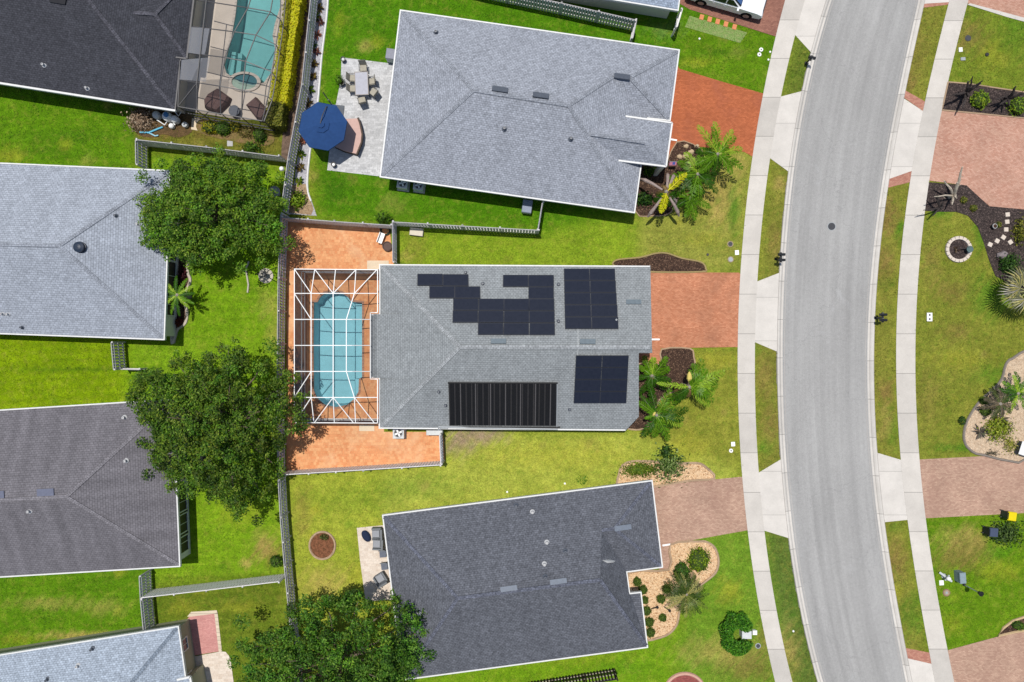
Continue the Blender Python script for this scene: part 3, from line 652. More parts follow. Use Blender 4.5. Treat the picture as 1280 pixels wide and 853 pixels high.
for x in np.arange(561.5, 695, 2.35):
    m = MB(); a, _ = onroof(main, 1, x, 478.6, .1); b, _ = onroof(main, 1, x + (628 - x) * .016, 531.2, .1); m.tube([a, b], .042, 6)
    m.build('tube', HEATL if k % 8 == 6 else (HEATG if k % 3 == 0 else POOLHEAT), base_, True); k += 1
for nm, pts, r in (('header_pipe', [(560, 478), (697, 478.4)], .06), ('header_pipe', [(556, 533.4), (700, 533.6)], .06), ('supply_pipe', [(548.5, 537.0), (548.5, 533), (600, 534.2), (697, 536)], .075), ('supply_pipe', [(550.5, 537), (550.5, 534.6), (560, 534.6)], .06), ('supply_pipe', [(696.5, 478.4), (696, 534)], .04)):
    m = MB(); m.tube([onroof(main, 1, x, y, .1)[0] for x, y in pts], r, 6); m.build(nm, GREY if nm[0] == 's' else POOLHEAT, main.root, True)
MV = plain('slate_vent', (.12, .15, .17), .5, .4, .15)
vent(main, 0, 623, 427, 19, 6, 0, MV); vent(main, 0, 734.5, 427.5, 19.5, 6, 0, MV); vent(main, 0, 792, 378, 19, 5.5, 0, MV)
for fi, x, y in ((0, 603.5, 355), (0, 698, 356), (0, 698, 402), (0, 582, 341), (1, 712, 512), (1, 557, 507), (1, 548.5, 490), (0, 770, 400)): pipe(main, fi, x, y, .07, .25, VENT if x < 720 else GREY)
m = MB(); m.tube([onroof(main, 0, 722.5, 412, .05)[0], onroof(main, 0, 722.5, 433, .05)[0]], .02, 5); m.tube([onroof(main, 1, 722.5, 436, .05)[0], onroof(main, 1, 722, 444, .05)[0]], .02, 5); m.build('conduit', LTGREY, main.root, True)
door(main, 1, .5, 4.8, 2.1, TRIM, 'garage_door')
for t in (.2, .5, .75): window(main, 5, t, 1.2, .9, 2.0)
for t in (.15, .4, .7): window(main, 0, t, 1.2, .9, 2.0)
window(main, 8, .5, 3.2, .1, 2.0, 'sliding_door')
# 2 ---- top house
SH_BLUE = shingles('blue_grey_shingles', tuple(tc(172, 177, 187)), .18, .05, .03); CAP_B = shingles('blue_grey_ridge', tuple(tc(160, 165, 174)), .2, .08)
r1, r2 = 4.55, 3.5
top = house('house', 'blue-grey hip roofed house with blue parasol patio at its left end', [(500, 12.5), (849.7, 62.5), (838, 152), (810, 149), (793.6, 267), (474.5, 222)],
    [[(500, 12.5), (849.7, 62.5), (787, 97, r2), (769, 94.5, r2), (711, 132, r1), (592, 113, r1)], [(474.5, 222), (500, 12.5), (592, 113, r1)], [(474.5, 222), (592, 113, r1), (711, 132, r1), (793.6, 267)],
     [(711, 132, r1), (769, 94.5, r2), (810, 149), (793.6, 267)], [(769, 94.5, r2), (787, 97, r2), (838, 152), (810, 149)], [(787, 97, r2), (849.7, 62.5), (838, 152)]], SH_BLUE, TRIM, STUCCO_W,
    [((592, 113, r1), (711, 132, r1)), ((475.5, 221), (592, 113, r1)), ((501, 14), (592, 113, r1)), ((711, 132, r1), (769, 94.5, r2)), ((711, 132, r1), (792, 265)), ((769, 94.5, r2), (787, 97, r2)), ((787, 97, r2), (848.5, 63.5)), ((787, 97, r2), (837, 151))], CAP_B)
def portico(w, quad, apex0, apex1, roof, h0, h1, trim):
    e = [P(a, b, h0) for a, b in quad]; r = [P(*apex0, h1), P(*apex1, h1)]   # quad: far-left, far-right, near-right, near-left
    m = MB(); m.poly([e[0], r[0], r[1], e[1]][::-1]); m.poly([e[3], e[2], r[1], r[0]]); m.poly([e[1], r[1], e[2]][::-1])
    pr = m.build('porch_roof', roof, w.root, True)
    m = MB(); m.beam(r[0] + Vector((0, 0, .015)), r[1] + Vector((0, 0, .015)), .24, .04); m.build('ridge_cap', CAP_B, pr, True)
    m = MB()
    for a, b in ((e[0], e[1]), (e[1], e[2]), (e[2], e[3])): m.beam(a + Vector((0, 0, -.02)), b + Vector((0, 0, -.02)), .12, .2)
    m.build('porch_gutter', trim, pr, True)
    for p in (e[1], e[2]):
        m = MB(); q = p.lerp((e[0] + e[3]) / 2, .06); m.box((q.x, q.y, h0 / 2 - .06), (.3, .3, h0 - .12)); m.build('porch_pillar', STUCCO_W, w.root, True)
portico(top, [(773, 144.5), (840, 154), (832.5, 208.5), (764, 200)], (738, 168), (806, 178.5), SH_BLUE, 2.95, 3.95, TRIM)
for x, y, fi in ((625, 112.5, 0), (676, 120, 0), (777.5, 96.5, 0)): vent(top, fi, x, y, 20, 6, 8)
for x, y, fi, mm in ((545, 41, 0, VENT), (630.5, 161.5, 2, VENT), (713.5, 174, 2, VENT)): pipe(top, fi, x, y, .1, .3, mm)
door(top, 1, .5, 4.6, 2.1, TRIM, 'garage_door')
for t in (.25, .6, .85): window(top, 4, t, 1.2, .9, 2.0)
window(top, 5, .5, 3.0, .1, 2.0, 'sliding_door')
for t in (.3, .7): window(top, 0, t, 1.2, .9, 2.0)
# 3 ---- dark house top left
SH_DARK = shingles('charcoal_shingles', tuple(tc(78, 79, 86)), .2, .08, .05); CAP_D = shingles('charcoal_ridge', tuple(tc(96, 96, 104)), .3, .1)
dk = house('house', 'charcoal roofed house beside the bronze pool cage in the top left corner', [(-130, 84), (220, 139), (227, 73), (233.5, 74), (256, -80), (262, -150), (-90, -200)],
    [[(-130, 84), (220, 139), (75, -45, 5.2), (30, -52, 5.2)], [(220, 139), (262, -150), (80, -62, 5.2), (75, -45, 5.2)], [(262, -150), (-90, -200), (30, -60, 5.2), (80, -62, 5.2)], [(-90, -200), (-130, 84), (30, -52, 5.2)]],
    SH_DARK, DARKTRIM, STUCCO, [((219, 138), (75, -45, 5.2))], CAP_D, skip=(0,))
m = MB(); a, b = P(-130, 84, HE), P(220, 139, HE); m.beam(a, b, .14, .24); m.build('gutter', TRIM, dk.root, True)
m = MB(); rA, rB = P(160, 15.5, 3.55), P(194, 18, 3.55); e = [P(206, 70.5, HE + .08), P(234, 74, HE + .08), P(247, -36, HE + .08), P(222, -40, HE + .08)]
m.poly([e[0], e[1], rB, rA]); m.poly([e[1], e[2], rB]); m.poly([e[2], e[3], rA, rB]); wing = m.build('wing_roof', SH_DARK, dk.root, True)
for a, b in ((e[1], rB), (e[2], rB), (rA, rB)):
    m = MB(); m.beam(a + Vector((0, 0, .015)), b + Vector((0, 0, .015)), .26, .035); m.build('ridge_cap', CAP_D, wing, True)
m = MB(); m.beam(e[1], e[2], .12, .2); m.beam(e[0], e[1], .1, .2); m.build('wing_gutter', DARKTRIM, wing, True)
pipe(dk, 0, 55.5, 82, .09, .3); pipe(dk, 0, 109.5, 111, .09, .3); vent(dk, 0, 73, 1, 20, 7, 9, plain('black_vent', (.015, .015, .018), .5))
for t in (.3, .6, .85): window(dk, 0, t, 1.2, .9, 2.0)
# 4 ---- pale house left
SH_PALE = shingles('pale_grey_shingles', tuple(tc(180, 187, 198)), .15, .05, .05, bw=.27, bh=.17); CAP_P = shingles('pale_ridge', tuple(tc(166, 172, 182)), .2, .1)
pl = house('house', 'pale grey hip roofed house with dark round roof vent, at left above the grass', [(-150, 197), (214, 213), (206.5, 425.5), (-150, 412.5)],
    [[(-150, 197), (214, 213), (74, 307.5, 4.75), (-110, 302, 4.75)], [(214, 213), (206.5, 425.5), (74, 307.5, 4.75)], [(206.5, 425.5), (-150, 412.5), (-110, 302, 4.75), (74, 307.5, 4.75)], [(-150, 197), (-150, 412.5), (-110, 302, 4.75)]], SH_PALE, TRIM, STUCCO_W,
    [((-110, 302, 4.75), (74, 307.5, 4.75)), ((213, 214), (74, 307.5, 4.75)), ((205.5, 424.5), (74, 307.5, 4.75))], CAP_P, inset_d=.3)
p, n_ = onroof(pl, 1, 100.5, 309.5); m = MB(); m.lathe([(.42, -.06), (.42, .03), (.3, .06), (.38, .1), (.38, .26), (.2, .34), (.02, .36)], p, 18); m.build('roof_turbine', plain('dark_vent', (.02, .03, .05), .4), pl.root, True)
for fi, x, y, mm in ((1, 172.5, 280.5, LEAD), (1, 145, 270, VENT), (2, 10.5, 393, LEAD), (2, 3.5, 392.5, LEAD), (2, 28, 409.5, VENT)): pipe(pl, fi, x, y, .08, .25, mm)
for t, wd in ((.62, 2.2), (.8, 1.7), (.45, 1.8)): window(pl, 1, t, wd, .5, 2.1, 'screen_window', TRIM, BLACKISH)
for t in (.3, .6): window(pl, 2, t, 1.2, .9, 2.0)
# 5 ---- purple grey house left
SH_PUR = shingles('purple_grey_shingles', tuple(tc(130, 127, 132)), .13, .05, .13, bw=.27, bh=.17); CAP_U = shingles('purple_ridge', tuple(tc(142, 139, 144)), .2, .1)
pu = house('house', 'purple-grey hip roofed house at left with streaks down its roof', [(-150, 521.5), (217.5, 498.5), (226, 708.5), (-150, 731)],
    [[(-150, 521.5), (217.5, 498.5), (83, 621, 4.75), (-110, 631, 4.75)], [(217.5, 498.5), (226, 708.5), (83, 621, 4.75)], [(226, 708.5), (-150, 731), (-110, 631, 4.75), (83, 621, 4.75)], [(-150, 521.5), (-150, 731), (-110, 631, 4.75)]], SH_PUR, TRIM, STUCCO_W,
    [((-110, 631, 4.75), (83, 621, 4.75)), ((216, 500), (83, 621, 4.75)), ((225, 707), (83, 621, 4.75))], CAP_U, inset_d=.3)
vent(pu, 0, 57.5, 616, 21, 9, -3, plain('blue_grey_vent', (.11, .12, .17), .5)); vent(pu, 0, -4, 619, 20, 9, -3, plain('blue_grey_vent', (.11, .12, .17), .5))
for fi, x, y in ((0, 156, 522), (1, 158, 576), (2, 37.5, 639)): pipe(pu, fi, x, y, .1, .3)
window(pu, 1, .78, 1.9, .4, 2.1, 'screen_window', TRIM, BLACKISH); window(pu, 1, .9, 1.5, .4, 2.1, 'screen_window', TRIM, BLACKISH); window(pu, 1, .64, 1.9, .4, 2.1, 'screen_window', TRIM, BLACKISH)
# 6 ---- pale house bottom left
SH_ICE = shingles('ice_grey_shingles', tuple(tc(182, 194, 208)), .2, .05, .03)
ic = house('house', 'pale blue-grey house in the bottom left corner with beige wall and two small windows', [(-150, 842), (224, 782), (234, 852), (250, 960), (-130, 1010)],
    [[(-150, 842), (224, 782), (121, 905, 4.6), (-80, 930, 4.6)], [(224, 782), (234, 852), (250, 960), (121, 905, 4.6)], [(250, 960), (-130, 1010), (-80, 930, 4.6), (121, 905, 4.6)], [(-150, 842), (-130, 1010), (-80, 930, 4.6)]], SH_ICE, TRIM, STUCCO_G,
    [((223, 783), (121, 905, 4.6))], shingles('ice_ridge', tuple(tc(140, 152, 166)), .2, .1), inset_d=.35)
for x, y, mm in ((116, 811, VENT), (98, 832, LEAD), (60, 849, VENT)): pipe(ic, 0, x, y, .1, .3, mm)
window(ic, 1, .38, .9, .9, 1.9, 'window', TRIM); window(ic, 2, .04, .9, .9, 1.9, 'window', TRIM)
m = MB(); q = [P(219, 850, 2.5), P(238, 846, 2.5), P(262, 960, 2.5), P(230, 960, 2.5)]; m.poly([q[0], q[3], q[2], q[1]]); lr = m.build('porch_roof', SH_ICE, ic.root, True)
m = MB(); m.beam(q[0], q[1], .14, .2); m.beam(q[1], q[2], .14, .2); m.build('porch_gutter', TRIM, lr, True)
m = MB(); m.prism([(q[0].x + .2, q[0].y - .2), (q[1].x - .1, q[1].y - .2), (q[2].x - .1, q[2].y), (q[3].x, q[3].y)], 0, 2.4); m.build('porch_wall', STUCCO_G, ic.root, True)
# 7 ---- slate house bottom
SH_SLATE = shingles('slate_shingles', tuple(tc(112, 115, 123)), .22, .06, .05); CAP_S = shingles('slate_ridge', tuple(tc(112, 116, 129)), .3, .1)
r1, r2 = 4.55, 3.4
sl = house('house', 'dark slate roofed house beside the golden gravel bed at the bottom', [(477.7, 643.5), (815.5, 600), (828.7, 709.5), (784, 715.5), (787.5, 741), (801.7, 739.5), (810, 809.5), (503, 850.5)],
    [[(477.7, 643.5), (815.5, 600), (768, 661, r2), (752, 663, r2), (750, 725, r1), (572, 748, r1)], [(815.5, 600), (828.7, 709.5), (768, 661, r2)], [(752, 663, r2), (768, 661, r2), (828.7, 709.5), (784, 715.5)],
     [(750, 725, r1), (752, 663, r2), (784, 715.5)], [(750, 725, r1), (784, 715.5), (787.5, 741), (801.7, 739.5), (810, 809.5)], [(503, 850.5), (572, 748, r1), (750, 725, r1), (810, 809.5)], [(477.7, 643.5), (503, 850.5), (572, 748, r1)]], SH_SLATE, TRIM, STUCCO_W,
    [((572, 748, r1), (750, 725, r1)), ((478.5, 644.5), (572, 748, r1)), ((503.5, 849), (572, 748, r1)), ((750, 725, r1), (809, 808.5)), ((752, 663, r2), (768, 661, r2)), ((768, 661, r2), (814.5, 601)), ((768, 661, r2), (827.5, 709))], CAP_S)
SV = plain('slate_vent_dark', (.085, .11, .15), .5, .4, .15)
for x, y, fi in ((778.5, 660, 0), (698, 727, 0), (636, 736, 0)): vent(sl, fi, x, y, 21, 6.5, -8, SV)
for fi, x, y, mm in ((0, 665.5, 640, LEAD), (0, 683.5, 678, LEAD), (0, 680.5, 705, LEAD), (6, 525, 767, LEAD), (0, 645, 632, VENT), (0, 706.5, 689, VENT), (0, 681.5, 721, VENT)): pipe(sl, fi, x, y, .1, .3, mm)
m = MB(); a, b, c = P(752, 700.5, 4.0), P(768, 703, 3.75), P(752, 704.5, 3.6); m.poly([a, c, b]); m.poly([a, b, P(769, 701, 3.4), P(752, 698, 3.6)]); m.build('gable_end', TRIM, sl.root, True)
door(sl, 1, .5, 4.8, 2.1, TRIM, 'garage_door'); window(sl, 5, .5, 1.6, .8, 2.0); window(sl, 7, .4, 3.0, .1, 2.0, 'sliding_door'); window(sl, 0, .4, 1.2, .9, 2.0); window(sl, 6, .4, 1.2, .9, 2.0)
# 8 ---- corner of the house at the very top
SH_SKY = shingles('sky_grey_shingles', tuple(tc(176, 190, 208)), .2, .06)
house('house', 'corner of a light blue-grey roof at the top edge beside the white pickup truck', [(640, -20), (848, 14.5), (858, -60), (650, -90)],
    [[(640, -20), (848, 14.5), (800, -35, 3.2), (690, -50, 3.2)], [(848, 14.5), (858, -60), (800, -35, 3.2)], [(858, -60), (650, -90), (690, -50, 3.2), (800, -35, 3.2)], [(650, -90), (640, -20), (690, -50, 3.2)]], SH_SKY, TRIM, STUCCO_W)
for h_ in (main, top): pass
# ------------------------------------------------------------------ fences
FW = rough_ground('weathered_fence_wood', (.62, .6, .6), (.5, .48, .49), 4, 20, .2); CAPG = plain('grey_fence_cap', (.36, .35, .35), .8, .2, .2)
FL = rough_ground('pale_sunlit_fence_wood', (.82, .8, .78), (.74, .72, .71), 4, 20, .15)  # paler copy of the fence wood, sunlight on its faces put into the colour
FD = rough_ground('dark_fence_wood', tuple(tc(70, 60, 54)), tuple(tc(52, 46, 42)), 4, 20, .3)
CAPW = plain('pale_fence_cap', (.62, .6, .58), .8, .2, .12)
def fence(label, pts, wood, h=1.8, group='grey board fences', pitch=.22, bw=.16, post=2.4, name='board_fence', side=1, cap=CAPW, railmat=None, rails=(.3, .95, 1.6)):
    g = PX(pts); c = (g[0] + g[-1]) / 2
    root = thing(name, label, 'fence', (c.x, c.y, 0), 0, group)
    for a, b in zip(g[:-1], g[1:]):
        L = (b - a).length; e = (b - a) / L; n = Vector((-e.y, e.x, 0)) * side; rz = math.atan2(e.y, e.x)
        m = MB(); k = int(L / pitch)
        for i in range(k):
            t = (i + .5) * L / k; hh = h + random.uniform(-.012, .012)
            p = a + e * t + n * (.03 + random.uniform(-.004, .004)); m.box((p.x, p.y, .04 + hh / 2), (bw, .022, hh), rz)
        m.build('boards', wood, root, True)
        m = MB()
        for z in rails: p = (a + b) / 2 - n * .022; m.box((p.x, p.y, z), (L, .07, .09), rz)
        m.build('rails', railmat or wood, root, True)
        np_ = max(1, int(round(L / post)))
        for i in range(np_ + 1):
            p = a + e * (L * i / np_) - n * .06; m = MB(); m.box((p.x, p.y, (h + .04) / 2), (.1, .1, h + .04), rz); po = m.build('post', wood, root, True)
            m = MB(); m.box((p.x, p.y, h + .07), (.12, .12, .04), rz, taper=.5); m.build('post_cap', cap, po, True)
        if cap is not None:
            m = MB(); p = (a + b) / 2 + n * .01; m.box((p.x, p.y, h + .055), (L, .055, .03), rz); m.build('cap_rail', CAPW if wood is FL else (wood if wood is FD else CAPG), root, True)
    return root
fence('long grey board fence between the yellow hedge and the white gravel strip', [(401, -50), (398, 0), (386, 116), (369, 207), (361, 268)], FW, side=-1)
fence('long grey board fence along the orange deck, shaded by the oaks', [(360.5, 272), (357.5, 350), (356.5, 430), (356, 520), (357, 590)], FW, side=-1)
fence('grey board fence running down past the red mulch circle to the lowest oak', [(357.5, 594), (360, 640), (365, 700), (371, 763), (380, 860)], FW, side=-1)
fence('short grey fence leg beside the striped lawn, reaching the pale roof', [(185, 183.5), (185.5, 213)], FW, side=-1)
fence('grey fence behind the tan planting bed, over the upper oak', [(186, 183), (270, 192), (358, 203)], FW, side=-1)
fence('short grey fence between orange deck and narrow side lawn', [(495.5, 282), (496, 331)], FW, side=-1)
fence('grey fence from orange deck to the slender gate beside the blue-grey house', [(496, 282.5), (580, 287.5), (671, 292.5)], FW, side=-1)
fence('short fence return meeting the blue-grey house wall', [(671.5, 292), (677, 258)], FW, side=1)
fence('pale topped fence along the top edge of the orange deck', [(361.5, 277), (425, 282), (494, 286.5)], FW, side=-1)
fence('bright sunlit-toned fence along the bottom edge of the orange deck', [(361, 588.5), (460, 582.5), (553.5, 576.5)], FL, side=1)
fence('short sunlit-toned fence closing the right end of the orange deck', [(554, 575.5), (552.5, 540)], FL, side=1)
fence('grey fence leg between the purple roof and the pale bottom left roof', [(189.5, 711), (191, 740), (195.5, 786)], FW, side=-1)
fence('bright sunlit-toned fence crossing the lawn below the purple roofed house', [(192, 737), (270, 728), (358, 717.5)], FL, side=1)
fence('short grey fence between the pale roof and the middle oak', [(155.5, 428), (158.5, 461)], FW, side=-1)
fence('stub of low pale fence next to the middle oak', [(159.5, 461), (184, 461.5)], FW, side=-1, h=1.1, rails=(.3, .85))
fence('grey picket fence along the top edge behind the blue-grey house', [(560, -13), (600, -3), (700, 18), (790, 38.5)], FW, side=-1)
fence('short return of the top picket fence', [(790.5, 39), (786, 60)], FW, side=1)
fence('white fence end beside the light blue-grey roof corner and truck', [(846.5, 24), (840, 46)], FL, side=1, h=1.7, rails=(.3, 1.4))
fence('dark open picket fence at the bottom below the slate house', [(767.5, 835.5), (690, 848), (600, 862)], FD, side=-1, pitch=.24, bw=.12, group='dark fence', cap=FD, name='picket_fence', railmat=plain('pale_rail', tuple(tc(190, 180, 160)), .8, .1))

# ------------------------------------------------------------------ pools and cages
def watermat(name, tint):
    n = N(name, .05); tr = n.add('ShaderNodeBsdfTransparent'); tr.inputs['Color'].default_value = (*tint, 1)
    gl = n.add('ShaderNodeBsdfGlossy'); gl.inputs['Roughness'].default_value = .06
    fr = n.add('ShaderNodeFresnel'); fr.inputs['IOR'].default_value = 1.33
    bp = n.add('ShaderNodeBump'); bp.inputs['Strength'].default_value = .2; bp.inputs['Distance'].default_value = .05
    n.link(n.noise(1.6, 3, .6, dist=.8), bp.inputs['Height']); n.link(bp.outputs[0], fr.inputs['Normal']); n.link(bp.outputs[0], gl.inputs['Normal'])
    mx = n.add('ShaderNodeMixShader'); n.link(fr.outputs[0], mx.inputs[0]); n.link(tr.outputs[0], mx.inputs[1]); n.link(gl.outputs[0], mx.inputs[2])
    n.link(mx.outputs[0], n.out.inputs['Surface']); return n.m
def plaster(name, c, caust=.25):
    n = N(name, .7, .2); v = n.add('ShaderNodeTexVoronoi'); v.feature = 'DISTANCE_TO_EDGE'; v.inputs['Scale'].default_value = 2.2
    c = n.mul(c, n.ramp(n.noise(.5, 3), [(.3, .94), (.7, 1.06)])); n.base(n.mul(c, n.ramp(n.noise(3, 3), [(.3, .95), (.7, 1.05)]))); return n.m
def pool(label, outline, depth, plm, wat, coping, steps=()):
    g = PX(outline); c = sum(g, Vector()) / len(g); root = thing('swimming_pool', label, 'pool', (c.x, c.y, 0))
    m = MB(); g2 = [Vector((p.x, p.y)) for p in g]; ccw = sum(g2[i].x * g2[(i + 1) % len(g)].y - g2[(i + 1) % len(g)].x * g2[i].y for i in range(len(g))) > 0
    if not ccw: g = g[::-1]; g2 = g2[::-1]
    inn = inset(g2, .12); m.flat(inn, -depth)
    for i in range(len(g)):
        j = (i + 1) % len(g); m.poly([(g2[j].x, g2[j].y, .0), (g2[i].x, g2[i].y, .0), (inn[i].x, inn[i].y, -depth), (inn[j].x, inn[j].y, -depth)])
    m.build('basin', plm, root, True)
    m = MB(); m.flat(inset(g2, .002), -.12); m.build('water', wat, root, True)
    m = MB(); m.ring(inset(g2, -.14), inset(g2, .02), -.1, .035); m.build('coping', coping, root, True)
    for q, z in steps:
        m = MB(); m.prism(PX(q), -depth + .01, z); m.build('step', plm, root, True)
    HARD.append(outline); return root
COPE = concrete('pool_coping', tuple(tc(196, 150, 124)), .3, .15); COPE2 = concrete('pale_coping', tuple(tc(226, 214, 200)), .3, .1)
pool('turquoise pool with rounded ends inside the white framed cage', POOL, 1.3, plaster('pool_plaster', (.42, .58, .63)), watermat('pool_water', (.7, .89, .91)), COPE,
     [([(443, 380), (452.3, 380), (452.3, 400), (446, 396)], -.35), ([(443, 474), (449, 474), (449, 490), (443, 494)], -.35)])
pool('teal free-form pool with round spa inside the bronze framed cage', POOL2, 1.5, plaster('pool_plaster_teal', (.34, .5, .5)), watermat('pool_water_teal', (.64, .86, .86)), COPE2,
     [([(284, 62), (292, 62), (288, 92), (281, 90)], -.5), ([(292, 62), (298, 62), (295, 93), (288, 92)], -.8)])
sp = P(306, 103); spa = thing('spa', 'small round spa tub at the lower end of the teal pool', 'spa', (sp.x, sp.y, 0))
ci = lambda r, n=26: [Vector((sp.x + r * math.cos(2 * math.pi * i / n), sp.y + r * .62 * math.sin(2 * math.pi * i / n))) for i in range(n)]
m = MB(); m.ring(ci(1.28), ci(1.0), -.1, .12); m.build('rim', COPE2, spa, True)
m = MB(); m.flat(ci(1.02), -.02); m.build('basin', plaster('spa_tile', (.08, .17, .2)), spa, True); m = MB(); m.flat(ci(1.01), .06); m.build('water', watermat('spa_water', (.7, .88, .88)), spa, True)
m = MB(); m.prism([ci(1.3)[i] for i in range(26)], -1.2, -.11); m.build('shell', plaster('spa_shell', tuple(tc(122, 196, 190))), spa, True)

def screenmat(name, op, col):
    n = N(name, .9, .1); n.base(col); tr = n.add('ShaderNodeBsdfTransparent'); mx = n.add('ShaderNodeMixShader'); mx.inputs[0].default_value = op
    n.link(tr.outputs[0], mx.inputs[1]); n.link(n.b.outputs[0], mx.inputs[2]); n.link(mx.outputs[0], n.out.inputs['Surface']); return n.m
SCR = screenmat('roof_screen_mesh', .16, (.03, .03, .035)); SCRW = screenmat('wall_screen_mesh', .88, (.1, .085, .1))
def cage(label, frame, base, hw, posts, hz, rails, beams, roofq, wallq, scr, scrw, w=.1):
    c = sum((P(a, b, hw) for a, b in base), Vector()) / len(base); root = thing('pool_cage', label, 'screen enclosure', (c.x, c.y, 0))
    def q3(p): return P(p[0], p[1], p[2])
    for a, b in beams: m = MB(); m.beam(q3(a), q3(b), w); m.build('beam', frame, root, True)
    for a, b in rails: m = MB(); m.beam(q3(a), q3(b), w, w); m.build('rail', frame, root, True)
    for p in posts:
        t = q3(p); m = MB(); m.beam((t.x, t.y, 0), t, w * .8); m.build('post', frame, root, True)
    for q in roofq: m = MB(); m.poly([q3(p) for p in q]); m.build('roof_screen', scr, root, True)
    for a, b in wallq:
        A, B = q3(a), q3(b)
        m = MB(); m.poly([(A.x, A.y, .05), (B.x, B.y, .05), B, A]); m.build('wall_screen', scrw, root, True)
        for z in (.1, .95): m = MB(); m.beam((A.x, A.y, z), (B.x, B.y, z), .07); m.build('rail', frame, root, True)
    return root
e, t = 2.75, 3.35
A = dict(tl=(368, 336.5, e), bl=(368, 528.5, e), tr=(472, 337.5, e), br=(472, 529, e))
xs1, xs2, xs3 = 389, 416.5, 433
j = {}
for y in (367, 399.5, 432, 464.5, 497):
    j['a', y] = (389, y, t); j['b', y] = (416.5, y, t + .15); j['c', y] = ((433 if 390 < y < 470 else 443), y, t)
rows = (367, 399.5, 432, 464.5, 497)
B = [((368, y, e), j['a', y]) for y in rows] + [(j['a', y], j['b', y]) for y in rows] + [(j['b', y], j['c', y]) for y in rows]
B += [(j['c', y], ((463, y, e) if 390 < y < 470 else (472, y, e))) for y in rows]
for k in 'abc': B += [(j[k, a], j[k, b]) for a, b in zip(rows[:-1], rows[1:])]
B += [(j['a', 367], (393.5, 336.7, e)), (j['b', 367], (419.5, 336.9, e)), (j['c', 367], (445, 337.2, e)), (j['a', 497], (392.5, 528.6, e)), (j['b', 497], (418, 528.8, e)), (j['c', 497], (444.5, 528.9, e))]
B += [(A['tl'], j['a', 367]), ((393.5, 336.7, e), j['b', 367]), ((445, 337.2, e), j['b', 367]), ((471, 337.5, e), j['c', 367]), ((368, 367, e), j['a', 399.5]), ((368, 497, e), j['a', 464.5]), ((369.5, 527, e), j['a', 497]), ((393, 528.6, e), j['b', 497]), ((442, 528.8, e), j['b', 497]), ((468, 528.9, e), j['c', 497])]
RL = [(A['tl'], A['tr']), (A['tl'], A['bl']), (A['bl'], A['br']), (A['tr'], (472, 391, e)), ((463, 391, e), (472, 391, e)), ((463, 391, e), (463, 474, e)), ((463, 474, e), (472, 474, e)), ((472, 474, e), A['br'])]
RQ = []
for a, b in zip(rows[:-1], rows[1:]):
    RQ += [[(368, a, e), j['a', a], j['a', b], (368, b, e)], [j['a', a], j['b', a], j['b', b], j['a', b]], [j['b', a], j['c', a], j['c', b], j['b', b]], [j['c', a], (470, a, e), (470, b, e), j['c', b]]]
RQ += [[A['tl'], (393.5, 336.7, e), j['a', 367], (368, 367, e)], [(393.5, 336.7, e), (419.5, 336.9, e), j['b', 367], j['a', 367]], [(419.5, 336.9, e), (445, 337.2, e), j['c', 367], j['b', 367]], [(445, 337.2, e), A['tr'], (472, 367, e), j['c', 367]],
       [A['bl'], (368, 497, e), j['a', 497], (392.5, 528.6, e)], [(392.5, 528.6, e), j['a', 497], j['b', 497], (418, 528.8, e)], [(418, 528.8, e), j['b', 497], j['c', 497], (444.5, 528.9, e)], [(444.5, 528.9, e), j['c', 497], (472, 497, e), A['br']]]
PO = [(368, y, e) for y in (336.5, 367, 399.5, 432, 464.5, 497, 528.5)] + [(x, 336.8, e) for x in (393.5, 419.5, 445, 472)] + [(x, 528.7, e) for x in (392.5, 418, 444.5, 472)]
cage('white aluminium framed screen cage over the pool behind the solar panel house', WHITE, [(368, 337), (472, 337), (472, 529), (368, 529)], e, PO, e, RL, B, RQ, [(A['tl'], A['bl']), (A['tl'], A['tr']), (A['bl'], A['br'])], SCR, SCRW, .056)
# bronze cage at the top left
e, t = 2.5, 3.3
SCR2 = screenmat('bronze_roof_screen', .2, (.04, .04, .045)); SCRW2 = screenmat('bronze_wall_screen', .45, (.05, .045, .05))
LB = [(222.5, 133.5, e), (224, 100, e), (235, 66.5, e), (240.5, 33.5, e), (245, 0, e), (250, -36, e)]      # house side
MBm = [(276, 142, e), (275, 108, t), (281, 72, t), (293, 40, t), (310, 10, t), (322, -30, t)]
M2 = [(302, 147, e), (303, 113, t), (307, 77, t), (320, 44, t), (338, 15, t), (346, -30, t)]
RB = [(328, 151.5, e), (335, 121, 2.9), (340, 90, 2.9), (345, 56, 2.9), (350, 24, 2.9), (352, -30, 2.9)]
RE = [(330, 151.8, e), (340, 126, e), (345, 98, e), (349.5, 65, e), (354, 33, e), (360, -30, e)]
B2 = []; RQ2 = []
lanes = [LB, MBm, M2, RB, RE]
for r in range(1, 6): B2 += [(lanes[k][r], lanes[k + 1][r]) for k in range(4)]
for k in (1, 2, 3): B2 += [(lanes[k][r], lanes[k][r + 1]) for r in range(5)]
B2 += [(LB[0], (246, 104, 2.9)), ((246, 104, 2.9), (246, 138, e)), ((246, 104, 2.9), (258, 0, 2.9))]
for k in range(4):
    for r in range(5): RQ2.append([lanes[k][r], lanes[k + 1][r], lanes[k + 1][r + 1], lanes[k][r + 1]])
RL2 = [(LB[0], RB[0]), (LB[0], LB[1]), (LB[1], (225, 76, e))] + [(RE[r], RE[r + 1]) for r in range(5)]
PO2 = [LB[0], (246, 138, e), MBm[0], M2[0]] + RE
bc = cage('bronze framed screen cage over the teal pool beside the charcoal roof', BRONZE, [(223, 134), (330, 150), (360, -30), (250, -30)], e, PO2, e, RL2, B2, RQ2, [(LB[0], RE[0])] + [(RE[r], RE[r + 1]) for r in range(5)], SCR2, SCRW2, .06)
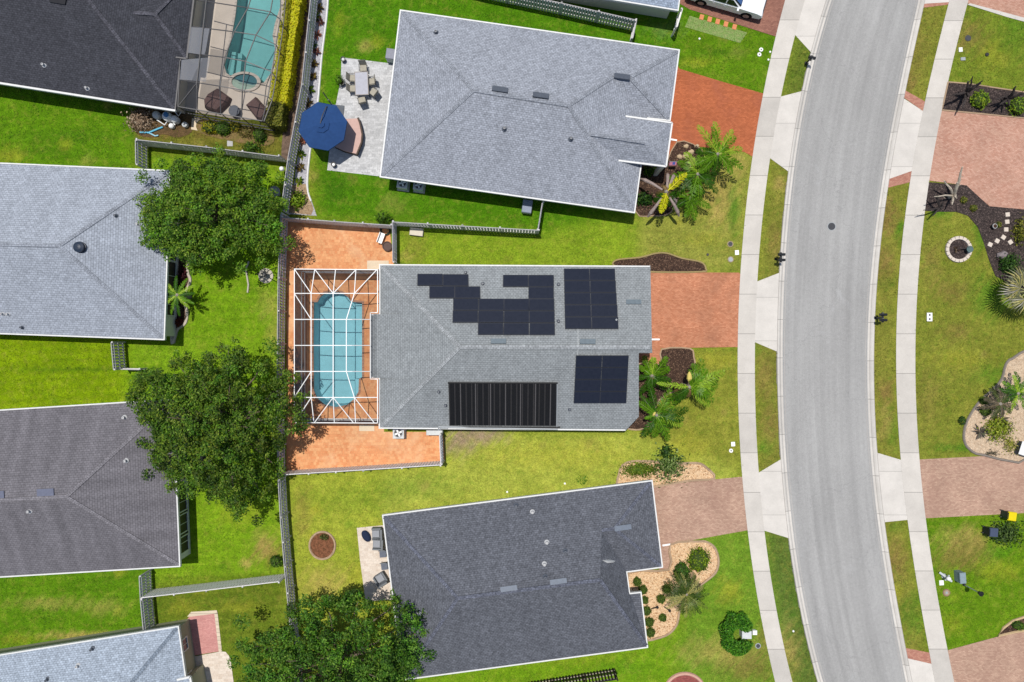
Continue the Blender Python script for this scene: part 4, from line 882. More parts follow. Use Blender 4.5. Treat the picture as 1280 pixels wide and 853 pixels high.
PANL = screenmat('patio_roof_panel', .42, (.3, .31, .34)); PANL.node_tree.nodes['Principled BSDF'].inputs['Roughness'].default_value = .4
m = MB(); m.poly([P(227, 75, 2.7), P(224.5, 99.5, 2.65), P(257, 102.5, 2.85), P(263, 72, 2.9)]); m.build('roof_panel', PANL, bc, True)
m = MB(); m.poly([P(239, 34, 2.7), P(235, 66, 2.7), P(256, 69, 2.85), P(262, 36, 2.9)]); m.build('roof_panel', PANL, bc, True)

# ------------------------------------------------------------------ foliage
def leaves(name, C, Nn, size, cols, parent, mat=LEAF, aspect=.55, bend=.25):
    k = len(C); Nn = Nn / np.maximum(np.linalg.norm(Nn, axis=1, keepdims=True), 1e-6)
    a = rng.normal(size=(k, 3)); T = np.cross(Nn, a); T /= np.maximum(np.linalg.norm(T, axis=1, keepdims=True), 1e-6); Bv = np.cross(Nn, T)
    s = size[:, None]
    v = np.empty((k, 4, 3)); v[:, 0] = C - T * s * .5; v[:, 1] = C + Bv * s * aspect * .5 - Nn * s * bend * .3; v[:, 2] = C + T * s * .5 - Nn * s * bend * .2; v[:, 3] = C - Bv * s * aspect * .5 - Nn * s * bend * .3
    me = bpy.data.meshes.new(name); me.vertices.add(4 * k); me.loops.add(4 * k); me.polygons.add(k)
    me.vertices.foreach_set('co', v.astype(np.float32).ravel()); me.loops.foreach_set('vertex_index', np.arange(4 * k, dtype=np.int32))
    me.polygons.foreach_set('loop_start', np.arange(0, 4 * k, 4, dtype=np.int32)); me.polygons.foreach_set('loop_total', np.full(k, 4, np.int32))
    at = me.color_attributes.new('Col', 'FLOAT_COLOR', 'POINT')
    cc = np.ones((k, 4, 4)); cc[:, :, :3] = cols[:, None, :]; at.data.foreach_set('color', cc.astype(np.float32).ravel())
    me.materials.append(mat); me.update(calc_edges=True)
    o = bpy.data.objects.new(name, me); COL.objects.link(o); o.parent = parent; return o
def colmix(k, stops, var=.25):
    c = np.array(stops); w = rng.random(k) * (len(stops) - 1); i = np.minimum(w.astype(int), len(stops) - 2); f = (w - i)[:, None]
    return (c[i] * (1 - f) + c[i + 1] * f) * (1 + rng.normal(size=(k, 1)) * var).clip(.4, 1.7)
def oak(label, px, py, rx, ry, h, z0, stops, nclump=230, per=110, seed=1, lsz=.3, extra=()):
    global rng
    rng = np.random.default_rng(seed); random.seed(seed)
    cc = P(px, py, (h + z0) / 2); root = thing('oak_tree', label, 'tree', (cc.x, cc.y, 0), 0, 'spreading oaks by the fences')
    k = (H - h * .6) / H / 16; RX, RY = rx * k * .93, ry * k * .93
    ph = rng.random(8) * 6.28
    def rad(th): return 1 + .1 * np.sin(2 * th + ph[0]) + .09 * np.sin(3 * th + ph[1]) + .08 * np.sin(5 * th + ph[2]) + .07 * np.sin(9 * th + ph[3])
    cl = []; cen = []
    nb = int(nclump / 5.2)
    for tries in range(nb * 30):                 # boughs keep their distance, so dark gaps stay between them
        if len(cen) >= nb: break
        th = rng.random() * 6.283; r = math.sqrt(rng.random()) * (1.0 if tries % 6 else 1.08); rr = r * float(rad(th)); x, y = RX * rr * math.cos(th), RY * rr * math.sin(th)
        br = rng.uniform(.75, 1.25) * (1 if r < .85 else .75)
        if any((x - a) ** 2 + (y - b_) ** 2 < (.86 * (br + c_)) ** 2 for a, b_, c_, z_ in cen): continue
        dome = math.sqrt(max(0, 1 - min(r, 1) ** 2.2)); z = z0 + .5 + (h - z0 - .5) * dome * rng.uniform(.7, 1.02) + rng.normal() * .35
        cen.append((x, y, br, z))
    for x, y, br, z in cen:
        for q in range(int(7 * br * br) + 3):
            a, d_ = rng.random() * 6.283, math.sqrt(rng.random()) * br; zz = z - .55 * (d_ / br) ** 2 * br + rng.normal() * .1
            cl.append((x + d_ * math.cos(a) * 1.05, y + d_ * math.sin(a) * 1.05, zz, rng.uniform(.28, .5), 1.0))
    nclump = len(cl)
    for i in range(300):
        th = rng.random() * 6.283; r = math.sqrt(rng.random()) * .97; cl.append((RX * r * math.cos(th) * float(rad(th)), RY * r * math.sin(th) * float(rad(th)), z0 + (h - z0) * .6 * math.sqrt(1 - r * r) + rng.normal() * .3 + .1, rng.uniform(.45, .75), .0))
    for ex, ey, er in extra:
        q = P(ex, ey, z0 + 1.0) - cc; cl.append((q.x, q.y, z0 + rng.uniform(.4, 1.6), er, 1.0))
    C, Nn, sz, co = [], [], [], []
    for x, y, z, r, b in cl:
        hue = np.array([1 + rng.normal() * .09, 1 + rng.normal() * .04, 1 + rng.normal() * .15])
        n = int(per * (r / .8) ** 2 * (1 if b > .5 else .75))
        d = rng.normal(size=(n, 3)); d /= np.linalg.norm(d, axis=1, keepdims=True); q = d * (r * rng.random((n, 1)) ** .45) * np.array([1, 1, .6])
        C.append(q + np.array([x, y, z])); Nn.append(d * .8 + np.array([0, 0, .9]) + rng.normal(size=(n, 3)) * .45); sz.append(lsz * rng.uniform(.6, 1.25, n))
        co.append(colmix(n, stops, .2) * .86 * (1 + rng.normal() * .25) * hue)
    leaves('crown', np.concatenate(C), np.concatenate(Nn), np.concatenate(sz), np.clip(np.concatenate(co), .004, .5), root)
    m = MB(); m.tube([(0, 0, -.1), (.03, .05, .5), (.05, .0, z0 * .8)], [.36, .27, .22], 10); tr = m.build('trunk', BARK, root)
    order = [(x, y, z - .25, 1, 1) for x, y, br, z in cen][:40]
    for x, y, z, r, b in order:
        m = MB(); p0 = Vector((.05, 0, z0 * .75)); p1 = Vector((x, y, z)); mid = p0.lerp(p1, .5) + Vector((rng.normal() * .3, rng.normal() * .3, .35)); m.tube([p0, mid, p0.lerp(p1, .8) + Vector((0, 0, .1)), p1], [.13, .08, .05, .02], 6); m.build('limb', BARK, root)
    return root
g1 = [tc(60, 104, 20), tc(96, 146, 28), tc(128, 172, 40), tc(156, 188, 66)]
g2 = [tc(52, 90, 18), tc(86, 128, 26), tc(116, 154, 36), tc(146, 170, 60)]
oak('bright green oak over the pale roof and grey fence', 262, 262, 88, 72, 6.6, 2.6, g1, 300, 230, 11, .185, [(176, 250, .7), (180, 222, .6), (190, 275, .6), (196, 300, .5), (210, 318, .6), (350, 222, .5), (345, 310, .6), (300, 334, .6), (325, 328, .6), (200, 205, .6)])
oak('dense dark oak between the pale roof and the purple roof', 264, 535, 95, 110, 7.6, 2.6, g2, 380, 240, 12, .19, [(172, 482, .8), (168, 474, .6), (178, 596, .6), (340, 432, .7), (322, 650, .5), (190, 470, .7), (355, 480, .6), (348, 445, .5)])
oak('broad dark oak at the bottom edge overhanging the slate roof', 412, 850, 122, 100, 7.8, 2.6, [tc(48, 92, 20), tc(76, 128, 28), tc(106, 158, 40), tc(136, 176, 62)], 380, 240, 13, .19, [(520, 815, .8), (535, 822, .6), (505, 800, .6), (300, 780, .7), (290, 830, .6), (440, 745, .6), (380, 752, .6)])

def shell(n, r, top=True):
    d = rng.normal(size=(n, 3)); d /= np.linalg.norm(d, axis=1, keepdims=True)
    if top: d[:, 2] = np.abs(d[:, 2]) * .9 + .0
    return d
def bush(name, label, px, py, rx, ry, h, stops, n=600, lsz=.16, ang=0.0, cat='bush', group=None, loose=.18, var=.22, core=True, boxy=False):
    """a rounded clipped or loose shrub; rx, ry in photo pixels"""
    c = P(px, py, h * .6); RX, RY = rx / 16 * .97, ry / 16 * .97
    root = thing(name, label, cat, (c.x, c.y, 0), -R(ang), group)
    d = shell(n, 1); rr = (1 + rng.normal(size=(n, 1)) * loose * .5 - rng.random((n, 1)) * loose * 1.2)
    pw = 1 + .12 * np.sin(d[:, 0] * 7 + px)[:, None] * np.sin(d[:, 1] * 6 + py)[:, None]
    if boxy:
        q = rng.uniform(-1, 1, (n, 3)); q[:, 2] = np.abs(q[:, 2]); s_ = rng.random(n); d = np.zeros((n, 3))
        for lo, hi, ax, sg in ((.0, .55, 2, 1), (.55, .66, 0, 1), (.66, .77, 0, -1), (.77, .88, 1, 1), (.88, 1.1, 1, -1)):
            w_ = (s_ >= lo) & (s_ < hi); q[w_, ax] = sg; d[w_, ax] = sg
        q = q * (1 + rng.normal(size=(n, 1)) * loose * .3)
    else: q = d * rr * pw
    C = q * np.array([RX, RY, h * .96]) + np.array([0, 0, .06])
    leaves('foliage', C, d + rng.normal(size=(n, 3)) * .45 + np.array([0, 0, .4]), lsz * rng.uniform(.6, 1.3, n), np.clip(colmix(n, stops, var), .004, .6), root)
    if core and boxy:
        m = MB(); m.box((0, 0, h * .42), (RX * 1.7, RY * 1.7, h * .8)); m.build('stems', plain('hedge_heart', tuple(c_ * .7 for c_ in stops[0]), .95, .05), root)
    elif core:
        m = MB(); k = 12; pr = [(.5, 0), (.82, .25), (.8, .5), (.6, .72), (.3, .82)]
        s = len(m.v); m.lathe(pr, (0, 0, 0), k)
        m.v = [(a[0] * RX, a[1] * RY, a[2] * h * .93) for a in m.v]; m.build('stems', plain('shrub_heart', tuple(tc(24, 36, 14)), .95, .05) if False else SHRUBHEART, root)
    return root
SHRUBHEART = plain('shrub_stems', (.04, .06, .016), .95, .05)
GR = [tc(40, 80, 18), tc(84, 128, 26), tc(126, 164, 40)]; GRD = [tc(26, 60, 14), tc(54, 92, 24), tc(84, 126, 40)]; LIME = [tc(90, 140, 20), tc(140, 176, 30), tc(186, 206, 60)]
YELL = [(.66, .54, .006), (.76, .66, .01), (.8, .72, .03)]; OLIV = [tc(90, 100, 30), tc(130, 136, 40), tc(176, 170, 70)]; DRY = [tc(150, 124, 100), tc(196, 168, 140), tc(226, 204, 176)]; REDB = [tc(90, 44, 40), tc(130, 74, 58), tc(160, 110, 70)]; BALL = [tc(64, 90, 24), tc(92, 122, 34), tc(128, 154, 50)]
# yellow hedge beside the bronze cage, split into its clipped plants
for i, (x, y, rx, ry, st, nm, an) in enumerate([(371, -8, 9, 16, YELL, 'bright yellow hedge plant cut by the top edge, by the bronze cage', 0), (367, 20, 10, 17, YELL, 'bright yellow hedge plant, second down from the top edge', 6), (362, 50, 10.5, 17, YELL, 'bright yellow hedge plant, third down from the top edge', 6), (358, 82, 10.5, 18, YELL, 'bright yellow hedge plant, fourth down from the top edge', 6), (353, 113, 11, 18, YELL, 'bright yellow hedge plant, lowest of the yellow ones', 6), (346.5, 146, 10.5, 14, OLIV, 'olive green hedge plant ending the yellow row', 6)]):
    bush('hedge_plant', nm, x, y, rx * .92, ry * .98, 1.5, st, 2600, .17, an, 'hedge', 'clipped hedge by the bronze cage', boxy=True, loose=.24)
bush('dry_shrub', 'leafless brown shrub at the corner of the charcoal roof', 172, 148, 18, 15, 1.0, DRY, 1300, .17, core=False, loose=.5)
bush('shrub', 'yellow-green shrub under the bronze cage, left of three', 261, 158, 12, 9, .9, [tc(150, 150, 20), tc(200, 190, 30), tc(120, 150, 30)], 420, .14)
bush('shrub', 'green shrub under the bronze cage, between two yellower ones', 277, 159, 11, 10, .9, GR, 420, .14)
bush('shrub', 'small yellowish shrub with bare twigs under the bronze cage', 294, 157, 8, 7, .8, [tc(190, 180, 30), tc(160, 150, 50)], 260, .14)
bush('shrub', 'tan woody shrub under the bronze cage', 308, 164, 14, 8, .7, [tc(150, 130, 70), tc(120, 120, 50), tc(176, 150, 100)], 360, .14, core=False)
bush('shrub', 'dark green shrub under the right end of the bronze cage', 323, 168, 9, 9, 1.0, GR, 360, .14)
bush('shrub', 'low spreading shrub on the grass above the upper oak', 314, 184, 16, 9, .7, GR, 420, .16, core=False, loose=.4)
bush('shrub', 'yellow-green shrub at the lower end of the gravel strip', 371, 249, 11, 12, .9, LIME, 420, .2, core=False, loose=.4)
bush('shrub', 'leafy shrub climbing the corner of the orange deck fence', 478, 272, 11, 9, 1.4, GR, 340, .17, core=False, loose=.4)
bush('shrub', 'small shrub beside the long fence near the sunlit-toned fence end', 344, 703, 9, 8, .9, GR, 320, .17)
bush('shrub', 'little patch of shrub in the lawn beside the slate roof', 728, 600, 8, 7, .25, [tc(100, 150, 40), tc(130, 170, 50)], 120, .14, core=False)
# shrubs of the front beds
bush('clipped_shrub', 'large oval lime-topped shrub in the golden gravel', 875, 702, 14.5, 17, 1.0, [tc(80, 126, 14), tc(130, 164, 20), tc(166, 186, 40)], 900, .15, 20)
bush('clipped_shrub', 'round green shrub touching the date palm in the golden gravel', 853.5, 716, 11, 12, 1.1, [tc(40, 90, 16), tc(70, 124, 24), tc(110, 150, 40)], 600, .15)
for x, y, r, lb in [(797, 728.5, 5.8, 'ball shrub in golden gravel nearest the inner roof corner'), (804.5, 738.5, 6, 'ball shrub second from the inner roof corner in golden gravel'), (806.5, 751.5, 5, 'ball shrub half under the eave, upper of the eave row'), (809, 765, 6, 'ball shrub half under the eave beside the black stake'), (812, 779, 6.5, 'ball shrub half under the eave, second from the lawn'), (813.5, 792, 6.5, 'ball shrub half under the eave, nearest the lawn'), (833.5, 737.5, 5.5, 'ball shrub in open gravel just left of the date palm'), (827, 750, 6, 'ball shrub alone in the middle of the golden gravel'), (829, 773.5, 5, 'small ball shrub near the rounded tip of the golden bed')]:
    bush('ball_shrub', lb, x, y, r, r * 1.03, .65, BALL, 420, .09, 0, 'bush', 'clipped balls in the golden gravel', .1, .12)
# C-shaped hedge round the utility box
c = P(922, 793, .6); root = thing('round_hedge', 'bright green C-shaped hedge wrapped round the grey utility box', 'hedge', (c.x, c.y, 0))
th = rng.uniform(R(24), R(336), 2600); rr = np.sqrt(rng.uniform(.08, 1, 2600)) * (1 + .05 * np.sin(th * 7)); z = 1.15 * np.sqrt(np.clip(1 - ((rr - .62) / .42) ** 2, .05, 1)) * rng.uniform(.75, 1, 2600)
C = np.stack([rr * np.cos(th) * 1.32, rr * np.sin(th) * 1.7, z + .05], -1)
leaves('foliage', C, rng.normal(size=(2600, 3)) * .5 + np.array([0, 0, .8]), .17 * rng.uniform(.6, 1.3, 2600), colmix(2600, [tc(40, 100, 16), tc(76, 144, 26), tc(120, 180, 44)]), root)
m = MB(); pts = [Vector((.62 * 1.32 * math.cos(a), .62 * 1.7 * math.sin(a), .42)) for a in np.linspace(R(45), R(315), 14)]; m.tube(pts, .38, 8); m.build('stems', SHRUBHEART, root)
# bottom tree-shrub between the two driveways
bush('shrub_tree', 'open leafy small tree over the low hedge beside the pink driveway', 839, 584, 22, 21, 1.9, [tc(50, 86, 24), tc(90, 126, 44), tc(140, 166, 84), tc(170, 186, 120)], 1100, .2, core=False, loose=.6)
bush('low_hedge', 'low green hedge in the golden bed beside the slate roof', 800, 588, 24, 9.5, .7, [tc(70, 106, 20), tc(110, 140, 34), tc(146, 164, 50)], 1700, .16, -4, 'hedge', None, .5, .24, False, False)
bush('shrub', 'dark shrub standing above the small tree at the golden bed', 834, 565, 8, 10, 1.2, GRD, 300, .2, core=False, loose=.5)
# right hand side shrubs
bush('shrub', 'bright lime shrub between two bare trees in black mulch', 1228, 123, 12, 12, 1.0, LIME, 480, .16)
bush('shrub', 'bright lime shrub at the right edge in black mulch', 1276, 131, 12, 12, 1.0, LIME, 480, .16)
bush('shrub', 'tiny yellow-green shrub near the bare white branches, left one', 1206, 250, 4.5, 4.5, .4, OLIV, 140, .12)
bush('shrub', 'tiny yellow-green shrub near the bare white branches, right one', 1218, 260, 5, 4.5, .4, OLIV, 140, .12)
bush('shrub', 'tiny pale shrub beside the small dark urn in the black mulch', 1249, 281, 4, 4, .4, OLIV, 120, .12)
bush('shrub', 'leafy green shrub behind the grey boulder', 1266, 330, 14, 15, 1.0, GRD, 560, .2, core=False, loose=.4)
bush('shrub', 'yellow-edged shrub at the right edge above the silver palm', 1279, 288, 8, 18, 1.0, OLIV, 360, .2, core=False, loose=.4)
bush('clipped_shrub', 'dark clipped round shrub in beige gravel, upper of two', 1232.5, 501, 7, 5.5, .6, BALL, 320, .1)
bush('clipped_shrub', 'dark clipped round shrub in beige gravel, lower of two', 1234, 514.5, 8, 7, .6, BALL, 380, .1)
bush('shrub', 'yellow-green shrub above the pink driveway in beige gravel', 1252, 536, 19, 17, .9, [tc(110, 140, 24), tc(160, 176, 40), tc(190, 196, 80)], 900, .18, core=False, loose=.4)
bush('shrub', 'sparse yellow shrub at the driveway corner in beige gravel', 1266, 556, 12, 11, .6, [tc(190, 190, 70), tc(150, 160, 50), tc(210, 200, 120)], 380, .14, core=False, loose=.6)
bush('shrub', 'thin grey-twigged shrub at the driveway edge in beige gravel', 1242, 567, 9, 4, .4, [tc(110, 100, 90), tc(150, 140, 110)], 130, .13, core=False, loose=.6)
bush('shrub', 'dark tuft of grass by the grey edging of the beige bed', 1204, 526, 5, 6, .4, GRD, 150, .14, core=False)
bush('shrub', 'leafy dark shrub beside the navy bin', 1262, 668, 23, 18, .9, [tc(40, 66, 24), tc(80, 110, 44), tc(130, 156, 84)], 900, .2, core=False, loose=.5)
bush('shrub', 'small green shrub in the curved bed at lower right', 1275, 783, 8, 6, .6, GR, 240, .14)
bush('shrub', 'dark leafy plant against the eave of the blue-grey house front', 806, 248, 12, 9, .8, GRD, 300, .25, core=False, loose=.4)
bush('shrub', 'small plant in the dark entry recess of the blue-grey house', 813, 214, 8, 7, .7, GR, 160, .22, core=False, loose=.4)
bush('shrub', 'purple leaved plant beside the pale house in the shade', 227, 344, 5, 11, .6, [tc(70, 30, 40), tc(110, 50, 60)], 240, .18, core=False)
bush('shrub', 'red leaved plant at the lower end of the pale house wall', 223, 403, 5, 6, .5, [tc(90, 36, 36), tc(130, 60, 50)], 160, .16, core=False)
bush('shrub', 'low shrub under the eave of the pale house behind the palm', 216, 356, 5, 14, .7, GR, 200, .2, core=False)
bush('shrub', 'small green plant in the red mulch circle', 405, 672, 6, 4, .35, [tc(80, 100, 40), tc(120, 120, 60)], 120, .14, core=False)
# ------------------------------------------------------------------ palms
def frondgeo(V, F, Cc, base, az, L, e0, droop, wid, n, col, sag=.35, thin=.05, rng_=rng):
    """one feather frond: a drooping midrib with narrow leaflets in pairs"""
    p = np.array(base, float); pts = [p.copy()]; st = 16; el = e0
    for i in range(st):
        el -= droop / st; d = np.array([math.cos(az) * math.cos(el), math.sin(az) * math.cos(el), math.sin(el)]); p = p + d * L / st; pts.append(p.copy())
    pts = np.array(pts); side = np.array([-math.sin(az), math.cos(az), 0])
    def quad(a, b, c, d, cl):
        i = len(V); V.extend([tuple(a), tuple(b), tuple(c), tuple(d)]); F.append((i, i + 1, i + 2, i + 3)); Cc.extend([cl] * 4)
    rc = np.array(col) * np.array([1.25, 1.1, .9])
    for i in range(st):
        w = .035 * (1 - i / st) + .008; a, b = pts[i], pts[i + 1]; quad(a - side * w, a + side * w, b + side * w * .9, b - side * w * .9, rc)
    for k in range(n):
        t = .1 + .9 * (k + .5) / n; x = t * st; i = min(int(x), st - 1); f = x - i; q = pts[i] * (1 - f) + pts[i + 1] * f
        d = pts[i + 1] - pts[i]; d /= np.linalg.norm(d); up = np.cross(d, side)
        if up[2] < 0: up = -up
        ll = wid * (math.sin(math.pi * min(1, t * .82 + .12)) ** .7)
        for s in (-1, 1):
            jit = rng_.normal() * .17; dr = side * s * (.78 + jit) + d * (.62 - jit) + up * (.18 - sag * .4 + rng_.normal() * .1); dr /= np.linalg.norm(dr)
            tip = q + dr * ll - np.array([0, 0, ll * sag * .45]); mid = q + dr * ll * .5
            c = col * (1 + rng_.normal() * .18); wv = np.cross(dr, up); wv /= np.linalg.norm(wv)
            quad(q, mid + wv * thin, tip, mid - wv * thin, np.clip(c * (1 + .0 * s), .004, .7))
def meshcol(name, V, F, Cc, mat, parent, world=False):
    me = bpy.data.meshes.new(name)
    if world: V = [(v[0] - parent.location.x, v[1] - parent.location.y, v[2]) for v in V]
    me.from_pydata(V, [], F); a = me.color_attributes.new('Col', 'FLOAT_COLOR', 'POINT'); c4 = np.ones((len(V), 4), np.float32); c4[:, :3] = np.array(Cc); a.data.foreach_set('color', c4.ravel())
    me.materials.append(mat); me.update(); o = bpy.data.objects.new(name, me); COL.objects.link(o); o.parent = parent; return o
FROND = leafmat('palm_frond', .3, .45)
TRUNK = rough_ground('palm_trunk', (.22, .19, .15), (.34, .3, .25), 4, 16)
def palm(name, label, px, py, h, fr, cols, trunk_r=.14, extra=None, group=None, n=30, thin=.036, spath=None):
    """fr: list of (image azimuth in degrees, clockwise from right as seen in the picture, length m, elevation, droop, width, colour index)"""
    c = P(px, py, h); root = thing(name, label, 'palm', (c.x, c.y, 0), 0, group); r_ = np.random.default_rng(int(px * 7 + py))
    m = MB(); m.tube([(0, 0, -.1), (.02, 0, h * .5), (0, 0, h)], [trunk_r * 1.3, trunk_r, trunk_r * .9], 10); m.lathe([(trunk_r * .9, h - .3), (trunk_r * 1.4, h - .1), (trunk_r * .8, h + .12), (.02, h + .2)], (0, 0, 0), 10); m.build('trunk', TRUNK, root)
    fr = [(az + r_.normal() * 5, L * r_.uniform(.95, 1.22), e0 + r_.normal() * .08, dr * r_.uniform(.8, 1.3), w, ci) for az, L, e0, dr, w, ci in fr]
    cols = list(cols) + [tc(166, 140, 92), tc(120, 104, 60)]; fr += [(r_.uniform(0, 360), fr[0][1] * r_.uniform(.5, .8), -.2, 1.3, fr[0][4] * .7, len(cols) - 1 - k % 2) for k in range(4)]
    for az, L, e0, dr, w, ci in fr:
        V, F, Cc = [], [], []; frondgeo(V, F, Cc, (0, 0, h + .05), -R(az), L, e0, dr, w, n, np.array(cols[ci]), .35, thin, r_); meshcol('frond', V, F, Cc, FROND, root)
    if spath:
        for az, L in spath:
            m = MB(); a = -R(az); d = Vector((math.cos(a), math.sin(a), .15)); s = Vector((0, 0, h)); m.tube([s + d * L * .3, s + d * L * .55, s + d * L * .8, s + d * L], [.06, .2, .17, .05], 8)
            m.build('flower_spike', plain('pale_spathe', tuple(tc(236, 214, 120)), .8, .1), root)
    return root
PG = [tc(64, 112, 18), tc(108, 158, 28), tc(164, 202, 58), tc(230, 230, 40)]
u = lambda a, L, e=.5, d=1.1, w=.5, c=1: (a, L, e, d, w, c)
palm('palm_tree', 'fan-like queen palm with a cream flower spike in front of the solar panel house', 862, 484, 2.6, [u(-62, 2.1, .4, .9, .55, 1), u(-42, 2.2, .5, .9, .6, 2), u(-25, 2.4, .45, .9, .6, 2), u(-10, 2.3, .5, 1.0, .6, 1), u(6, 2.3, .5, 1.0, .6, 1), u(20, 2.1, .4, 1.0, .55, 2), u(36, 2.1, .4, 1.0, .55, 1), u(52, 2.1, .3, 1.0, .5, 2), u(-50, 1.7, .8, 1.2, .5, 1), u(0, 1.6, .8, 1.2, .5, 2), u(30, 1.6, .8, 1.3, .5, 1), u(185, 2.6, .3, .6, .32, 2), u(152, 1.9, .2, 1.0, .4, 0), u(120, 1.6, .2, 1.0, .35, 0), u(-75, 1.6, .4, 1.2, .5, 1)], PG, spath=[(-93, 1.15)])
palm('palm_tree', 'star-shaped palm with a yellow heart nearest the main house corner', 820.5, 519, 2.3, [u(-145, 1.7, .3, .8, .4, 1), u(-100, 2.1, .3, .9, .45, 0), u(-60, 2.0, .35, .9, .5, 1), u(-35, 2.3, .35, .9, .5, 1), u(-10, 2.3, .3, .9, .5, 0), u(8, 2.2, .35, .9, .5, 0), u(28, 2.1, .3, .9, .5, 2), u(45, 1.8, .3, .9, .45, 0), u(72, 2.2, .3, .9, .5, 1), u(95, 2.0, .3, 1.0, .5, 1), u(118, 1.9, .3, 1.0, .5, 0), u(60, 2.0, .2, .9, .45, 0), u(-125, 1.9, .3, .9, .35, 0), u(160, .9, .3, 1., .2, 1)], PG, spath=[(-150, .35)])
palm('palm_tree', 'small palm between the garage walkway and the star-shaped palm', 815, 470, 1.5, [u(-110, 1.5, .3, .9, .45, 1), u(-80, 1.5, .4, .9, .45, 2), u(-50, 1.6, .4, .9, .45, 1), u(-20, 1.7, .3, .9, .45, 1), u(10, 1.6, .3, .9, .4, 0), u(45, 1.5, .3, .9, .4, 0), u(90, 1.7, .3, .9, .4, 0), u(120, 1.7, .3, .9, .35, 0), u(165, 1.4, .2, .9, .3, 0), u(-145, 1.2, .3, 1., .3, 1)], PG)
palm('palm_tree', 'upper bright palm reaching over the red driveway of the blue-grey house', 897, 193, 2.6, [u(-128, 2.3, .5, .7, .45, 2), u(-105, 1.9, .5, .9, .4, 1), u(-82, 2.3, .5, .8, .45, 2), u(-65, 2.1, .5, .9, .45, 2), u(-40, 1.9, .5, 1.0, .45, 1), u(-12, 2.3, .4, .9, .45, 2), u(15, 2.0, .4, 1.0, .45, 1), u(50, 1.8, .4, 1.1, .45, 1), u(90, 1.8, .3, 1.1, .45, 0), u(130, 1.8, .3, 1.1, .45, 1), u(165, 1.8, .4, 1.0, .4, 1), u(-160, 1.5, .4, 1.0, .4, 0)], PG)
palm('palm_tree', 'lower spreading palm in the dark bed under the bright palm', 872, 218, 2.0, [u(-150, 1.9, .4, .9, .5, 1), u(-120, 1.8, .4, .9, .5, 2), u(-85, 1.9, .5, .9, .5, 1), u(-55, 2.2, .4, .9, .5, 2), u(-25, 2.0, .4, .9, .5, 1), u(10, 1.9, .3, 1.0, .5, 0), u(45, 1.9, .3, 1.0, .5, 0), u(80, 2.1, .3, 1.0, .5, 1), u(110, 2.2, .3, .9, .5, 1), u(140, 2.2, .3, .9, .5, 0), u(175, 1.9, .3, .9, .45, 1)], PG)
palm('palm_tree', 'dark little palm in the bed below the spreading palm', 862, 248, 1.4, [u(-60, 1.4, .3, .9, .4, 0), u(-20, 1.4, .3, .9, .4, 0), u(30, 1.5, .3, .9, .4, 1), u(70, 1.6, .3, .9, .45, 1), u(110, 1.5, .3, .9, .4, 1), u(150, 1.4, .3, .9, .4, 0), u(200, 1.3, .3, .9, .4, 1)], PG)
yp = palm('palm_tree', 'palm with a yellow new frond above six dry grey stalks', 833, 240, 3.0, [u(-38, 1.9, .25, .5, .42, 3), u(108, 1.6, .25, .6, .42, 3), u(60, 1.5, -.3, 1.0, .5, 0), u(95, 1.6, -.3, 1.0, .5, 0), u(140, 1.5, -.3, 1.0, .45, 0), u(20, 1.5, -.3, 1.0, .45, 0)], PG)
DRYST = plain('dry_grey_stalk', tuple(tc(176, 158, 150)), .9, .1, .2)
for az, L in ((-143, 2.1), (-62, 1.8), (-78, 1.7), (30, 1.2), (52, 2.0), (125, 2.0)):
    a = -R(az); d = Vector((math.cos(a), math.sin(a), 0)); m = MB(); s = Vector((0, 0, 2.8)); m.tube([s + d * .3, s + d * L * .55 - Vector((0, 0, .25)), s + d * L * .85 - Vector((0, 0, .7)), s + d * L - Vector((0, 0, 1.1))], [.07, .11, .14, .06], 7); m.build('dry_stalk', DRYST, yp)
m_ = [u(a + random.uniform(-5, 5), random.uniform(1.5, 1.9), random.choice((.2, .5, .8)), random.uniform(1.0, 1.4), .3, random.choice((0, 0, 1, 2))) for a in np.arange(0, 360, 11)]
palm('palm_tree', 'round date palm with many fine fronds in the golden gravel bed', 858, 743, 1.5, m_, [tc(74, 100, 36), tc(120, 138, 60), tc(180, 180, 110)], n=26, thin=.022)
palm('palm_tree', 'young palm beside the right wall of the pale house', 222, 369, 2.0, [u(a, 1.35, .4, .9, .22, k % 3) for k, a in enumerate((-100, -60, -35, -10, 20, 50, 80, 110, 140, 170, 200, 230))], PG, n=22)
palm('palm_tree', 'feathery young palm in the beige gravel at the right edge', 1272, 492, 1.2, [u(a, 1.5, .35, .9, .3, k % 3) for k, a in enumerate((-170, -140, -115, -90, -60, -30, 0, 60, 110, 150))], PG, n=22)
palm('palm_tree', 'grey-stalked half-dry palm in the middle of the beige gravel', 1250, 505, 1.3, [u(a, 1.2, .3, 1.0, .3, k % 2) for k, a in enumerate((-160, -120, -80, -40, 0, 40, 80, 120, 160))], [tc(120, 110, 90), tc(96, 108, 60)], n=20)
